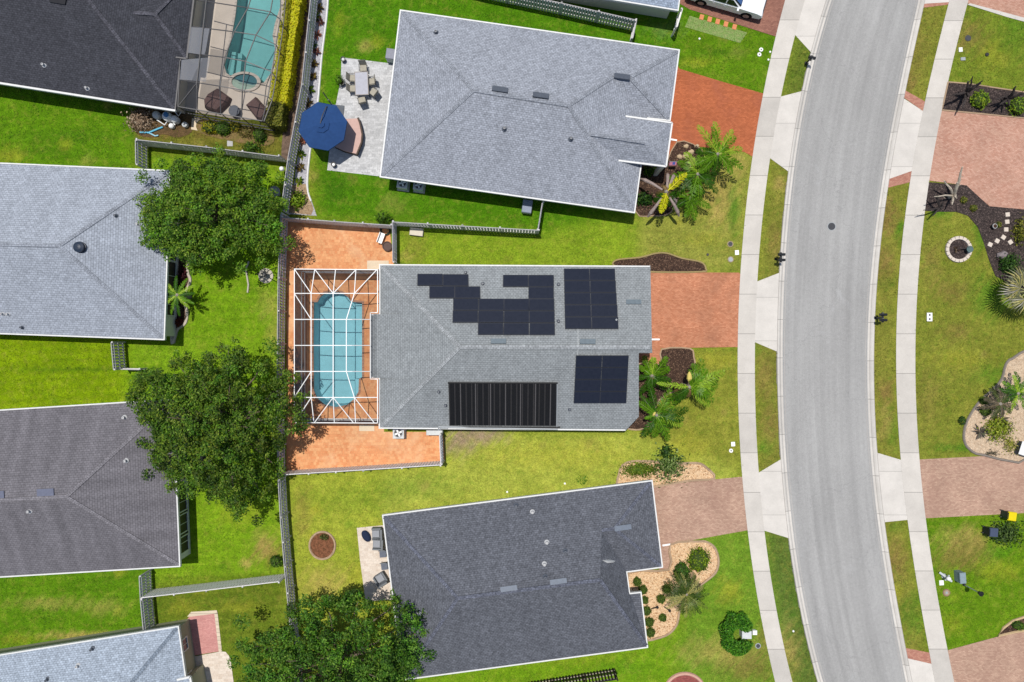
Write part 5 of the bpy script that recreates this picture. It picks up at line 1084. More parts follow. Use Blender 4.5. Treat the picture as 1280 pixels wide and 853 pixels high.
# silver fan palm at the right edge
SILV = [tc(150, 150, 120), tc(196, 190, 172), tc(120, 130, 84), tc(206, 196, 120)]
c = P(1284, 364, 2.2); root = thing('fan_palm', 'big silver fan palm throwing a spiky shadow on the right lawn', 'palm', (c.x, c.y, 0))
m = MB(); m.tube([(0, 0, -.1), (0, 0, 2.2)], [.26, .2], 10); m.build('trunk', TRUNK, root); r_ = np.random.default_rng(5)
for k in range(13):
    az = k / 13 * 6.283 + r_.normal() * .1; e0 = r_.uniform(.0, .7); V, F, Cc = [], [], []
    d = np.array([math.cos(az) * math.cos(e0), math.sin(az) * math.cos(e0), math.sin(e0)]); b = np.array([0, 0, 2.25]); h_ = b + d * r_.uniform(.6, 1.0); side = np.array([-math.sin(az), math.cos(az), 0]); up = np.cross(d, side) * -1
    V += [tuple(b - side * .04), tuple(b + side * .04), tuple(h_ + side * .03), tuple(h_ - side * .03)]; F.append((0, 1, 2, 3)); Cc += [tc(190, 190, 130)] * 4
    for q in range(17):
        a = (q / 16 - .5) * 3.3; ll = 1.45 * (.75 + .25 * math.cos(a)) * r_.uniform(.9, 1.05); dd = d * math.cos(a) + side * math.sin(a); w = np.cross(dd, up); tip = h_ + dd * ll - np.array([0, 0, .25 * ll]); mid = h_ + dd * ll * .55; i = len(V)
        V += [tuple(h_), tuple(mid + w * .045), tuple(tip), tuple(mid - w * .045)]; F.append((i, i + 1, i + 2, i + 3)); cl = np.array(SILV[r_.integers(4)]) * r_.uniform(.8, 1.2); Cc += [cl] * 4
    meshcol('fan_leaf', V, F, Cc, FROND, root)
# spiky rosettes along the white gravel strip
def rosette(name, label, px, py, cols, L=.5, n=13, group=None, cat='plant'):
    c = P(px, py, .2); root = thing(name, label, cat, (c.x, c.y, 0), 0, group); r_ = np.random.default_rng(int(px * 13 + py * 3)); V, F, Cc = [], [], []
    for k in range(n):
        az = k * 2.4 + r_.normal() * .15; e0 = r_.uniform(.15, 1.1); d = np.array([math.cos(az) * math.cos(e0), math.sin(az) * math.cos(e0), math.sin(e0)]); s = np.array([-math.sin(az), math.cos(az), 0]); l = L * r_.uniform(.8, 1.15); b = np.array([0, 0, .03]); mid = b + d * l * .55; tip = b + d * l - np.array([0, 0, l * .2]); i = len(V)
        V += [tuple(b), tuple(mid + s * .07), tuple(tip), tuple(mid - s * .07)]; F.append((i, i + 1, i + 2, i + 3)); cl = np.array(cols[r_.integers(len(cols))]) * r_.uniform(.75, 1.25); Cc += [cl] * 4
    meshcol('leaf_rosette', V, F, Cc, FROND, root); m = MB(); m.lathe([(.08, -.02), (.07, .06), (.02, .12)], (0, 0, 0), 8); m.build('stem', BARK, root); return root
BRN = [tc(110, 84, 50), tc(150, 130, 60), tc(80, 70, 40)]; PNK = [tc(190, 120, 96), tc(216, 150, 120), tc(150, 84, 70)]; MAR = [tc(90, 50, 56), tc(120, 70, 60), tc(160, 120, 100)]; LIM = [tc(120, 150, 30), tc(160, 170, 50), tc(70, 100, 20)]
for x, y, cs, w in [(398.5, 9, BRN, 'large brown-green rosette at the top of the white gravel strip'), (394, 20, LIM, 'yellow-green rosette second from the top of the gravel strip'), (400, 27, MAR, 'dark maroon rosette near the top of the gravel strip'), (395.5, 43, PNK, 'pink rosette in the white gravel strip'), (390, 56, LIM, 'leafy green rosette hugging the fence in the gravel strip'), (395, 64, MAR, 'maroon rosette beside the leafy green one'), (392, 79, BRN, 'brown rosette level with the patio dining table top'), (391, 95.5, BRN, 'brown rosette level with the dining table middle'), (387, 112, LIM, 'green and brown rosette above the blue parasol'), (384.5, 128.5, BRN, 'brown rosette tucked behind the blue parasol top'), (378.5, 176, PNK, 'pinkish rosette just below the blue parasol'), (376.5, 193, LIM, 'green-yellow rosette below the parasol in the gravel'), (375.5, 209, BRN, 'small brown rosette low in the gravel strip'), (373, 226, LIM, 'green rosette above the sandy end of the gravel strip')]:
    rosette('bromeliad', w, x, y, cs, .5, 14, 'rosette plants in the white gravel strip')
for x, y, w in [(1251, 524, 'grey agave below the two clipped shrubs'), (1246, 489, 'grey agave at the upper neck of the beige bed'), (1226, 540, 'dark rosette alone in the beige gravel')]:
    rosette('agave', w, x, y, [tc(120, 110, 100), tc(90, 84, 70), tc(130, 130, 110)], .75, 16, 'agaves in the beige gravel')
# bare trees on the right
def baretree(label, px, py, br, mat, cat='tree'):
    """br: branch tips as picture positions with their height, from a base at (px,py)"""
    b = P(px, py); root = thing('bare_tree', label, cat, (b.x, b.y, 0)); m = MB(); m.tube([(0, 0, -.05), (0, 0, .35), (.02, .02, .8)], [.13, .11, .1], 8); m.build('trunk', mat, root)
    for tx, ty, h, w in br:
        t = P(tx, ty, h) - b; m = MB(); m0 = Vector((0, 0, .6)); mid = m0.lerp(t, .5) + Vector((random.uniform(-.08, .08), random.uniform(-.08, .08), .12)); m.tube([m0, mid, m0.lerp(t, .8), t], [w * 1.6, w * 1.3, w * 1.0, w * .6], 7); br_ = m.build('branch', mat, root)
        for q in range(3):
            s = m0.lerp(t, .55 + .15 * q); d = Vector((random.uniform(-.25, .25), random.uniform(-.25, .25), .25)); m = MB(); m.tube([s, s + d], [w * .4, w * .2], 5); m.build('twig', mat, br_)
DKB = plain('dark_bark', (.05, .042, .04), .9, .1, .3); PALEB = plain('bleached_bark', tuple(tc(206, 194, 176)), .9, .1, .2)
baretree('leafless dark-limbed tree in black mulch nearest the pavement', 1202, 119, [(1192, 119, 1.6, .07), (1210, 102, 2.0, .08), (1216, 96, 2.2, .05), (1226, 104, 2.0, .08), (1228, 101, 2.2, .05), (1211, 121, 1.2, .06), (1203, 135, 1.2, .07)], DKB)
baretree('leafless dark-limbed tree in black mulch between the lime shrubs', 1252, 127, [(1270, 108, 2.0, .08), (1255, 121, 1.6, .06), (1279, 117, 2.0, .08), (1262, 132, 1.2, .06), (1250, 131, 1.2, .07), (1244, 124, 1.2, .05)], DKB)
baretree('bleached leafless tree over the pink driveway edge', 1186, 247, [(1203, 209, 2.6, .08), (1197, 228, 2.0, .09), (1180, 226, 1.8, .06), (1190, 256, 1.2, .06), (1196, 248, 1.2, .05), (1168, 246, 1.8, .05)], PALEB)
baretree('dark leafless shrub at the pavement edge by the bleached tree', 1169, 262, [(1154, 263, 1.5, .04), (1172, 244, 1.5, .05), (1166, 270, 1.0, .05), (1178, 254, 1.2, .05), (1168, 242, 1.4, .04)], DKB, 'shrub')

# ------------------------------------------------------------------ garden furniture
def at(px, py, h=0.0): p = P(px, py, h); return (p.x, p.y, 0)
WICK = plain('grey_wicker', (.16, .17, .18), .9, .1, .3, 40); CUSH = plain('grey_cushion', (.27, .28, .3), .95, .05, .1); TAN = plain('tan_mesh_sling', tuple(tc(190, 184, 168)), .9, .1, .12); FRM = plain('dark_chair_frame', (.07, .065, .06), .5, .3, .15)
def chair():
    r = thing('dining_chair', '', 'chair')
    m = MB(); m.box((0, 0, .44), (.54, .52, .05)); m.build('seat', TAN, r)
    m = MB(); M = Matrix.Rotation(R(-14), 3, 'X'); m.box((0, .29, .74), (.52, .05, .58), rx=M); m.build('backrest', TAN, r)
    for sx in (-1, 1):
        for sy in (-1, 1): m = MB(); m.tube([(sx * .25, sy * .22, .42), (sx * .27, sy * .27, 0)], .022, 6); m.build('leg', FRM, r)
        m = MB(); m.tube([(sx * .27, -.22, .42), (sx * .29, -.22, .63), (sx * .29, .26, .66)], .022, 6); m.build('armrest', FRM, r)
    m = MB(); m.tube([(-.26, .25, .45), (-.26, .37, 1.04), (.26, .37, 1.04), (.26, .25, .45)], .022, 6); m.build('back_frame', FRM, r)
    return r
ch = chair(); tcx, tcy = 452, 104.5
for i, (x, y, az, lb) in enumerate([(454, 84.5, 4, 'patio chair at the head of the pale dining table, farthest from the parasol'), (440.5, 97.5, 88, 'patio chair at the gravel side of the table, upper one'), (440.5, 110.5, 92, 'patio chair at the gravel side of the table, lower one'), (464.5, 101.5, -80, 'patio chair at the house side of the dining table, tucked in'), (467, 115.5, -128, 'patio chair at the house side, turned out from the table corner'), (452.5, 125.5, 195, 'patio chair at the foot of the dining table, nearest the parasol')]):
    o = ch if i == 0 else dup(ch, (0, 0, 0)); o.location = at(x, y, .5); o.rotation_euler = (0, 0, R(az)); o['label'] = lb; o['group'] = 'patio dining chairs'
t = thing('dining_table', 'pale rectangular patio dining table with six chairs round it', 'table', at(tcx, tcy, .72), R(2))
m = MB(); m.box((0, 0, .72), (1.0, 1.75, .04)); m.build('tabletop', plain('pale_glass_top', tuple(tc(200, 200, 208)), .7, .2, .08), t)
for sx in (-1, 1):
    for sy in (-1, 1): m = MB(); m.tube([(sx * .43, sy * .78, .7), (sx * .45, sy * .8, 0)], .03, 6); m.build('leg', FRM, t)
m = MB(); m.ring([(-.52, -.9), (.52, -.9), (.52, .9), (-.52, .9)], [(-.47, -.85), (.47, -.85), (.47, .85), (-.47, .85)], .7, .745); m.build('rim', plain('taupe_rim', tuple(tc(170, 160, 150)), .6), t)
# parasol
BLUE = N('blue_canvas', .85, .15); BLUE.base(BLUE.mul(tuple(tc(46, 80, 132)), BLUE.ramp(BLUE.noise(5, 4), [(.3, .92), (.7, 1.08)]))); BLUE = BLUE.m
p = P(403, 157.5, 2.55); um = thing('parasol', 'large navy blue octagonal cantilever parasol over the patio corner', 'parasol', (p.x, p.y, 0))
a0 = R(12); oc = lambda r, z, k: Vector((r * math.cos(a0 + k * math.pi / 4), r * math.sin(a0 + k * math.pi / 4), z))
rm = 1.86
for k in range(8):
    m = MB(); n = 5
    for i in range(n):
        f0, f1 = .16 + .84 * i / n, .16 + .84 * (i + 1) / n
        z = lambda f: 2.95 - .42 * f - .1 * f * f
        A_, B_, C_, D_ = oc(rm * f0, z(f0), k), oc(rm * f0, z(f0), k + 1), oc(rm * f1, z(f1), k + 1), oc(rm * f1, z(f1), k)
        sg = .05; mA, mC = (A_ + B_) / 2 - Vector((0, 0, sg * f0)), (C_ + D_) / 2 - Vector((0, 0, sg * f1)); m.poly([A_, D_, mC, mA]); m.poly([mA, mC, C_, B_])
    q0, q1 = oc(rm, 2.43, k), oc(rm, 2.43, k + 1); m.poly([q0, q0 - Vector((0, 0, .12)), q1 - Vector((0, 0, .12)), q1]); m.build('canopy_panel', BLUE, um)
    m = MB(); m.beam(oc(.1, 2.86, k), oc(rm - .03, 2.4, k), .025, .03); m.build('rib', FRM, um)
for r0, z0, r1, z1 in ((.62, 2.8, .0, 3.02), (.3, 2.98, .0, 3.08)):
    m = MB()
    for k in range(8): m.poly([oc(r0, z0 + .05, k), oc(r0, z0 + .05, k + 1), Vector((0, 0, z1 + .05))]); m.poly([oc(r0, z0 - .03, k), oc(r0, z0 - .03, k + 1), oc(r0, z0 + .05, k + 1), oc(r0, z0 + .05, k)])
    m.build('vent', BLUE, um)
pb = P(421, 139) - p; pb.z = 0; m = MB(); m.tube([(pb.x, pb.y, 0), (pb.x, pb.y, 2.6)], .05, 10); m.build('pole', FRM, um)
m = MB(); m.tube([(pb.x, pb.y, 1.5), (pb.x * .7, pb.y * .7, 2.7), (pb.x * .3, pb.y * .3, 3.1), (0, 0, 3.14)], .035, 8); m.build('arm', FRM, um)
m = MB(); m.box((pb.x, pb.y - .1, .05), (1.1, 1.1, .1), R(-6)); m.build('base', plain('charcoal_base', (.1, .11, .125), .7, .2, .1), um)
m = MB(); m.tube([(pb.x - .5, pb.y + .7, 2.2), (pb.x + .2, pb.y - .3, 2.2)], .04, 6); m.build('crank_arm', BLACK, um)
# curved daybed
PKB = plain('pale_pink_cushion', tuple(tc(226, 190, 178)), .95, .05, .06)
p = P(441, 171, .4); db = thing('daybed', 'pale pink wedge-shaped daybed half under the blue parasol', 'daybed', (p.x, p.y, 0))
outl = [(432, 148), (447.5, 147.5), (450, 154), (453, 168), (452, 178), (446, 193.5), (430, 189.5), (418, 184), (424, 165)]
q = [P(a, b, .42) for a, b in outl]
m = MB(); m.prism(inset([(v.x, v.y) for v in q], .05), .26, .44); m.build('cushion', PKB, db, True); m = MB(); m.prism([(v.x, v.y) for v in q], .04, .27); m.build('base', plain('brown_wicker', (.1, .075, .06), .9, .1, .3, 40), db, True)
m = MB(); m.tube([P(a, b, .62) for a, b in outl[1:6]], [.06] * 5, 8); m.tube([P(a, b, .42) for a, b in outl[1:6]], [.08] * 5, 8); m.build('backrest', plain('brown_wicker', (.1, .075, .06), .9, .1, .3, 40), db, True)
# planters on the patio
def planter(label, px, py, r, mat, fill, cols=None):
    o = thing('planter', label, 'planter', at(px, py, .3)); m = MB(); m.lathe([(r * .7, 0), (r, .38), (r, .42), (r * .85, .42), (r * .8, .34)], (0, 0, 0), 16); m.build('pot', mat, o); m = MB(); m.lathe([(r * .82, .3), (r * .5, .36), (.02, .37)], (0, 0, 0), 12); m.build('soil', fill, o)
    if cols:
        n = 120; d = shell(n, 1); leaves('foliage', d * np.array([.4, .4, .5]) * rng.uniform(.5, 1.1, (n, 1)) + np.array([-.15, .15, .5]), d, .2 * rng.uniform(.6, 1.2, n), colmix(n, cols), o)
planter('black pot with pale top at the upper corner of the grey patio', 429, 74.5, .19, BLACKISH, LTGREY)
planter('dark pot with trailing green plant at the grey patio edge', 427.5, 104, .2, BLACKISH, MULCH, [tc(60, 100, 20), tc(120, 160, 50)])
planter('black pot with white contents at the lower corner of the grey patio', 417, 206, .19, BLACKISH, WHITE)
# brown covered loungers and round table by the teal pool
BRC = plain('brown_furniture_cover', tuple(tc(118, 94, 90)), .85, .15, .18, 7)
def covered(label, pts, h):
    q = [P(a, b, h * .7) for a, b in pts]; c = sum(q, Vector()) / len(q); o = thing('covered_lounger', label, 'lounger', (c.x, c.y, 0), 0, 'covered loungers by the teal pool'); ol = [Vector((v.x, v.y)) for v in q]
    m = MB(); L = [(0, 0.02), (.04, h * .6), (.16, h * .92), (.4, h)]; prev = None
    for d, z in L:
        rg = [Vector((v.x, v.y, z)) for v in inset(ol, d)]
        if prev:
            for i in range(len(rg)): j = (i + 1) % len(rg); m.poly([prev[i], prev[j], rg[j], rg[i]])
        prev = rg
    m.flat(prev, h); m.build('cover', BRC, o, True)
    m = MB(); a, b = (q[0] + q[1]) / 2, (q[len(q) // 2] + q[len(q) // 2 + 1 - len(q)]) / 2; a.z = b.z = h + .01; m.beam(a.lerp(b, .15), a.lerp(b, .85), .05, .03); m.build('seam', BRC, o, True)
covered('brown covered lounger left of the small round table', [(271, 109.5), (287, 121), (284, 129), (272, 141), (255, 135), (254, 125), (259, 117)], .75)
covered('brown covered lounger right of the small round table', [(306, 131), (319, 120), (336, 139), (328, 151), (320, 149)], .75)
o = thing('side_table', 'small round dark side table between the covered loungers', 'table', at(292.5, 138.5, .5)); m = MB(); m.lathe([(.42, .46), (.43, .5), (.41, .52), (.02, .52)], (0, 0, 0), 20); m.build('tabletop', plain('slate_top', (.1, .11, .13), .6, .3, .2), o); m = MB(); m.lathe([(.3, 0), (.28, .04), (.06, .1), (.06, .46)], (0, 0, 0), 14); m.build('pedestal', FRM, o)
# armchairs on the cream patio
def armchair():
    r = thing('wicker_armchair', '', 'chair'); m = MB(); m.box((0, 0, .2), (.74, .7, .36)); m.build('base', WICK, r); m = MB(); m.box((0, -.04, .43), (.56, .56, .12), taper=.93); m.build('cushion', CUSH, r)
    m = MB(); m.box((0, .38, .5), (.8, .14, .76), rx=Matrix.Rotation(R(-10), 3, 'X')); m.build('backrest', WICK, r)
    for s in (-1, 1): m = MB(); m.box((s * .4, .02, .36), (.12, .72, .52)); m.build('armrest', WICK, r)
    for s in (-1, 1):
        for t in (-1, 1): m = MB(); m.box((s * .38, t * .3, .02), (.06, .06, .08)); m.build('foot', FRM, r)
    return r
ac = armchair()
for i, (x, y, az, lb) in enumerate([(470.5, 667.5, -88, 'grey wicker armchair nearest the navy cushion on the cream patio'), (471.5, 680, -92, 'grey wicker armchair, second down on the cream patio'), (475.5, 723.5, -148, 'grey wicker armchair turned diagonally at the patio end')]):
    q = ac if i == 0 else dup(ac, (0, 0, 0)); q.location = at(x, y, .45); q.rotation_euler = (0, 0, R(az)); q['label'] = lb; q['group'] = 'armchairs on the cream patio'
def sidechair():
    r = thing('side_chair', '', 'chair'); m = MB(); m.box((0, 0, .42), (.5, .55, .06)); m.build('seat', plain('slate_sling', tuple(tc(120, 126, 140)), .9, .1, .1), r); m = MB(); m.box((0, .32, .68), (.5, .05, .5), rx=Matrix.Rotation(R(-12), 3, 'X')); m.build('backrest', WICK, r)
    for s in (-1, 1):
        for t in (-1, 1): m = MB(); m.tube([(s * .22, t * .24, .4), (s * .24, t * .26, 0)], .02, 6); m.build('leg', FRM, r)
    return r
sc_ = sidechair()
for i, (x, y, az, lb) in enumerate([(478.5, 692.5, 4, 'slate sling chair close to the house, upper of two'), (480.5, 708, 6, 'slate sling chair close to the house, lower of two')]):
    q = sc_ if i == 0 else dup(sc_, (0, 0, 0)); q.location = at(x, y, .42); q.rotation_euler = (0, 0, R(az)); q['label'] = lb; q['group'] = 'sling chairs on the cream patio'
o = thing('cushion', 'navy blue oval cushion on the cream patio floor', 'cushion', at(457.5, 670.5, .2), R(30)); m = MB(); m.lathe([(.1, .0), (.36, .08), (.38, .18), (.25, .27), (.02, .28)], (0, 0, 0), 16); b = m.build('cover', plain('navy_canvas', (.012, .02, .05), .8, .2), o, smooth=True); b.scale = (.8, 1.3, 1)

# ------------------------------------------------------------------ utilities, boxes, small things
def ac_unit(label, px, py, sz=.85, h=.8, top_fan=True, rz=0.0):
    o = thing('ac_unit', label, 'air conditioner', at(px, py, h), rz); m = MB(); m.box((0, 0, h / 2 + .04), (sz, sz, h)); m.build('casing', LTGREY, o)
    m = MB(); m.lathe([(sz * .42, h + .04), (sz * .42, h + .07), (sz * .36, h + .07), (sz * .36, h + .045)], (0, 0, 0), 20); m.build('fan_ring', GREY, o)
    m = MB(); m.lathe([(sz * .35, h + .045), (.02, h + .047)], (0, 0, 0), 18); m.build('fan_well', BLACKISH, o)
    m = MB()
    for k in range(4): a = k * math.pi / 2 + .4; m.box((math.cos(a) * sz * .18, math.sin(a) * sz * .18, h + .062), (sz * .3, .13, .012), a)
    m.build('fan_blade', WHITE, o); m = MB(); m.box((0, 0, .02), (sz + .15, sz + .15, .05)); m.build('pad', CKERB, o)
ac_unit('pale air conditioner with round fan below the main house eave', 498, 541.5, .85)
ac_unit('air conditioner under the bottom eave of the blue-grey house, left one', 503, 229, .8, .8, True, R(-8)); ac_unit('air conditioner under the bottom eave of the blue-grey house, right one', 523, 231.5, .75, .8, True, R(-8))
def cabinet(name, label, cat, px, py, w, d, h, mat, rz=0.0, top=None):
    o = thing(name, label, cat, at(px, py, h), rz); m = MB(); m.box((0, 0, h / 2), (w, d, h)); m.build('body', mat, o); m = MB(); m.box((0, 0, h + .02), (w + .06, d + .06, .05), taper=.92); m.build('lid', top or mat, o)
    m = MB(); m.box((w * .3, -d / 2 - .012, h * .6), (.1, .03, .05)); m.build('latch', GREY, o); return o
cabinet('utility_cabinet', 'long white cabinet against the main house by the sunlit-toned fence', 'cabinet', 543, 541, 1.2, .35, .8, LTGREY)
cabinet('storage_box', 'white and grey box at the wall of the blue-grey house by the fence return', 'box', 659, 258, .7, .95, .7, LTGREY, R(-8), plain('grey_box_lid', tuple(tc(150, 160, 180)), .6))
cabinet('deck_box', 'grey flat-topped box beside the blue-grey house wall above the patio', 'box', 488.5, 67.5, .7, .75, .9, LTGREY, R(-8), plain('slate_lid', tuple(tc(150, 152, 166)), .6))
cabinet('flat_box', 'cream rectangular box lid on the side lawn by the fence', 'box', 520.5, 290, 1.0, .55, .25, plain('cream_plastic', tuple(tc(238, 228, 206)), .7, .2, .05), R(-7))
cabinet('utility_box', 'grey-white utility box in the opening of the C-shaped hedge', 'utility box', 933.5, 794, .7, .55, .75, LTGREY)
cabinet('meter_box', 'small white meter box beside the hedge opening and pavement', 'utility box', 943.5, 791, .3, .3, .3, WHITE)
cabinet('transformer_box', 'blue-grey utility box beside the lantern post on the right lawn', 'utility box', 1203.5, 723, .42, .8, .75, plain('blue_grey_steel', tuple(tc(150, 168, 176)), .5, .3, .1), R(4))
cabinet('edge_box', 'white-edged dark box at the right picture edge above the driveway', 'box', 1283, 562, .9, 1.0, .6, plain('dark_blue_grey', (.05, .06, .08), .5), R(-18), WHITE)
# pool equipment
o = thing('pool_pump', 'cluster of white pool filter tanks and pipes at the charcoal roof corner', 'pool pump', at(210, 148, .4))
for x, y, r, h in ((-.9, .25, .3, .6), (.0, .1, .36, .8), (.55, -.1, .28, .7), (.2, -.55, .2, .4)): m = MB(); m.lathe([(r * .9, 0), (r, .1), (r, h * .8), (r * .7, h), (.03, h + .05)], (x, y, 0), 16); m.build('tank', WHITE if r != .3 else LTGREY, o)
m = MB(); m.tube([(-.9, -.1, .3), (-.3, -.5, .3), (.1, .1, .3), (.5, -.5, .3)], .05, 6); m.tube([(.5, .6, .5), (.9, .1, .6), (1.1, .6, .4)], .04, 6); m.build('pipe', WHITE, o); m = MB(); m.lathe([(.2, .8), (.2, .87), (.03, .9)], (0.05, .15, 0), 14); m.build('valve_cap', plain('blue_valve', (.06, .2, .42), .5), o)
o = thing('pool_pole', 'pale blue forked pool pole lying on the earth by the filters', 'pool tool', at(190, 165)); m = MB(); m.tube([(-.9, -.05, .08), (-.2, -.1, .1), (.5, .2, .1), (.9, .35, .1)], .07, 8); m.build('pole', plain('sky_blue_plastic', (.13, .45, .62), .5), o); m = MB(); m.tube([(-.2, -.1, .1), (.3, -.35, .1), (.55, -.3, .1)], .055, 8); m.build('fork', plain('pale_blue_plastic', (.3, .55, .65), .5), o)
o = thing('propane_tank', 'small white tank beside the house under the bronze cage', 'tank', at(231, 156, .3)); m = MB(); m.lathe([(.1, 0), (.2, .05), (.22, .2), (.2, .38), (.08, .46), (.05, .5)], (0, 0, 0), 14); m.build('tank', LTGREY, o, smooth=True); m = MB(); m.lathe([(.06, .5), (.07, .58), (.02, .6)], (0, 0, 0), 10); m.build('valve', GREY, o)
# things in the corner of the orange deck
o = thing('garden_bench', 'small white bench standing on the orange deck near the fence', 'bench', at(476.5, 298, .4), R(70)); m = MB(); m.box((0, 0, .42), (.8, .36, .06)); m.build('seat', WHITE, o)
for s in (-1, 1): m = MB(); m.box((s * .32, 0, .2), (.06, .3, .4)); m.build('leg', WHITE, o)
m = MB(); m.box((0, .18, .6), (.8, .04, .3)); m.build('backrest', WHITE, o)
o = thing('pot', 'brown round pot against the short fence on the orange deck', 'pot', at(484, 308, .3)); m = MB(); m.lathe([(.3, 0), (.36, .3), (.38, .36), (.33, .36), (.3, .28), (.02, .27)], (0, 0, 0), 18); m.build('body', plain('brown_pot', (.09, .055, .045), .7), o)
o = thing('garden_hose', 'dark coiled hose in the shaded corner of the orange deck', 'hose', at(482, 288)); m = MB(); m.tube([(.28 * math.cos(a) * (1 + .02 * a), .28 * math.sin(a) * (1 + .02 * a), .04 + .006 * a) for a in np.linspace(0, 25, 60)], .025, 6); m.build('coil', plain('dark_green_hose', (.02, .035, .02), .6), o)
# spider-legged stand over a pale stone
o = thing('fire_pit', 'black spider-legged stand over a pale round stone by the upper oak', 'fire pit', at(332.5, 345)); m = MB(); m.lathe([(.58, 0), (.58, .06), (.5, .09), (.02, .09)], (0, 0, 0), 22); m.build('stone_slab', plain('pale_stone', tuple(tc(214, 206, 190)), .9, .1, .15), o)
for a in (35, 140, 185, 270, 320): m = MB(); q = -R(a); m.tube([(.1, .05, .6), (.1 + .5 * math.cos(q), .05 + .5 * math.sin(q), .7), (.1 + .95 * math.cos(q), .05 + .95 * math.sin(q), .0)], .03, 6); m.build('leg', BLACK, o)
m = MB(); m.lathe([(.14, .5), (.2, .62), (.14, .68), (.02, .66)], (.1, .05, 0), 12); m.build('hub', BLACK, o)
m = MB(); m.tube(PX([(311, 327), (307.5, 337), (309, 347), (310.5, 356), (309.5, 366)], .05), .07, 6); struct(m.build('bed_edging', plain('pale_stone_edging', tuple(tc(214, 206, 190)), .9, .1)))
o = thing('garden_disc', 'dark round tray on the edge of the long fence behind the upper oak', 'tray', at(343, 239.5, 1.0)); m = MB(); m.lathe([(.3, .9), (.42, .98), (.42, 1.02), (.3, .96), (.02, .95)], (0, 0, 0), 20); m.build('dish', GREY, o); m = MB(); m.lathe([(.16, 0), (.06, .1), (.06, .92)], (0, 0, 0), 10); m.build('stand', GREY, o)
o = thing('garden_globe', 'small white globe lamp at the fence below the tan bed', 'lamp', at(352.5, 211.5, .7)); m = MB(); m.lathe([(.04, .55), (.16, .66), (.19, .78), (.14, .92), (.02, .97)], (0, 0, 0), 14); m.build('globe', WHITE, o, smooth=True); m = MB(); m.tube([(0, 0, 0), (0, 0, .58)], .03, 8); m.build('stake', GREY, o)
# mailboxes
def mailbox(name, label, px, py, n, rz, split=.5):
    o = thing(name, label, 'mailbox', at(px, py, 1.0), rz, 'black kerbside mailboxes'); m = MB(); m.box((0, 0, .52), (.09, .09, 1.04)); m.box((0, 0, .03), (.2, .2, .06)); m.build('post', BLACK, o)
    m = MB(); m.box((0, 0, 1.02), (.1 if n == 1 else .16, .34 * n + .1, .05)); m.build('crossbar', BLACK, o)
    for k in range(n):
        y = (k - (n - 1) / 2) * .42; m = MB(); pr = [(-.1, 0), (.1, 0)] + [(.1 * math.cos(a), .12 + .1 * math.sin(a)) for a in np.linspace(0, math.pi, 7)]
        a_ = [Vector((-.26, y + u_, 1.05 + v_)) for u_, v_ in pr]; b_ = [Vector((.26, y + u_, 1.05 + v_)) for u_, v_ in pr]
        for i in range(len(pr)): j_ = (i + 1) % len(pr); m.poly([a_[i], a_[j_], b_[j_], b_[i]])
        m.poly(a_[::-1]); m.poly(b_); bx = m.build('box', BLACK, o)
        m = MB(); m.box((.27, y, 1.14), (.02, .17, .18)); m.build('door', BLACKISH, bx); m = MB(); m.box((.05, y - .12, 1.2), (.12, .015, .05)); m.build('flag', GREY, bx)
mailbox('mailbox', 'single black mailbox on the verge near the top of the street', 1014, 73, 1, R(-15))
mailbox('mailbox', 'twin black mailboxes at the left kerb opposite the solar panel house', 976, 322, 2, R(0))
mailbox('mailbox', 'twin black mailboxes on the right verge', 1103, 397, 2, R(180))
# covers, stones, caps
def disc(name, label, cat, px, py, r, h, mat, ring=None, inner=None, hole=None):
    o = thing(name, label, cat, at(px, py)); m = MB(); m.lathe([(r, 0), (r, h), (r * .9, h + .01), (.02, h + .01)], (0, 0, 0), 20); m.build('rim', ring or mat, o); m = MB(); m.lathe([(r * .72, h), (r * .72, h + .02), (.02, h + .02)], (0, 0, 0), 18); m.build('lid', mat, o)
    if hole: m = MB(); m.lathe([(r * .34, h + .015), (r * .34, h + .026), (.01, h + .026)], (0, 0, 0), 12); m.build('hole', hole, o)
IRON = plain('cast_iron', (.05, .052, .058), .7, .3, .2, 20); STONE = plain('tan_stone', tuple(tc(178, 160, 132)), .9, .1, .2)
p = P(1040.2, 283); o = thing('manhole_cover', 'round dark iron manhole cover in the asphalt', 'manhole cover', (p.x, p.y, -.1)); m = MB(); m.lathe([(.33, 0), (.33, .012), (.29, .012), (.29, .008)], (0, 0, 0), 24); m.build('frame', GREY, o); m = MB(); m.lathe([(.285, 0), (.285, .012), (.02, .013)], (0, 0, 0), 24)
for k in range(-3, 4): m.box((0, k * .07, .015), (.44 - abs(k) * .05, .025, .008))
m.build('lid', IRON, o)
disc('valve_cover', 'round stone valve cover above the white meter box by the left pavement', 'cover', 912.8, 305.3, .24, .02, IRON, STONE)
disc('valve_cover', 'round stone valve cover below the white meter box by the left pavement', 'cover', 913.2, 324.5, .24, .02, GREY, STONE)
disc('valve_cover', 'round stone cover under the hydrant on the right lawn', 'cover', 1183, 741, .3, .02, STONE, plain('brown_stone', tuple(tc(150, 120, 96)), .9), None, GREY)
disc('valve_cover', 'dark round cover on the upper right lawn', 'cover', 1210, 48, .24, .02, IRON); disc('valve_cover', 'small black cap in the upper right lawn', 'cover', 1233.5, 68.5, .14, .06, BLACKISH)
disc('drain_cap', 'small dark cap in the lawn near the dark scalloped bed', 'cover', 884.5, 318.5, .1, .04, BLACKISH); disc('valve_cover', 'dark cover at the pavement beside the C-shaped hedge', 'cover', 947.5, 807.5, .22, .02, IRON, GREY)
for lb, x, y in (('white ring cap by the top pavement, upper of the touching pair', 951.2, 62.5), ('white ring cap by the top pavement, lower of the touching pair', 949, 68.5), ('white ring cap beside the front lawn meter box', 913.6, 563.5)): disc('ring_cap', lb, 'cap', x, y, .16, .05, POSTW, None, None, IRON)
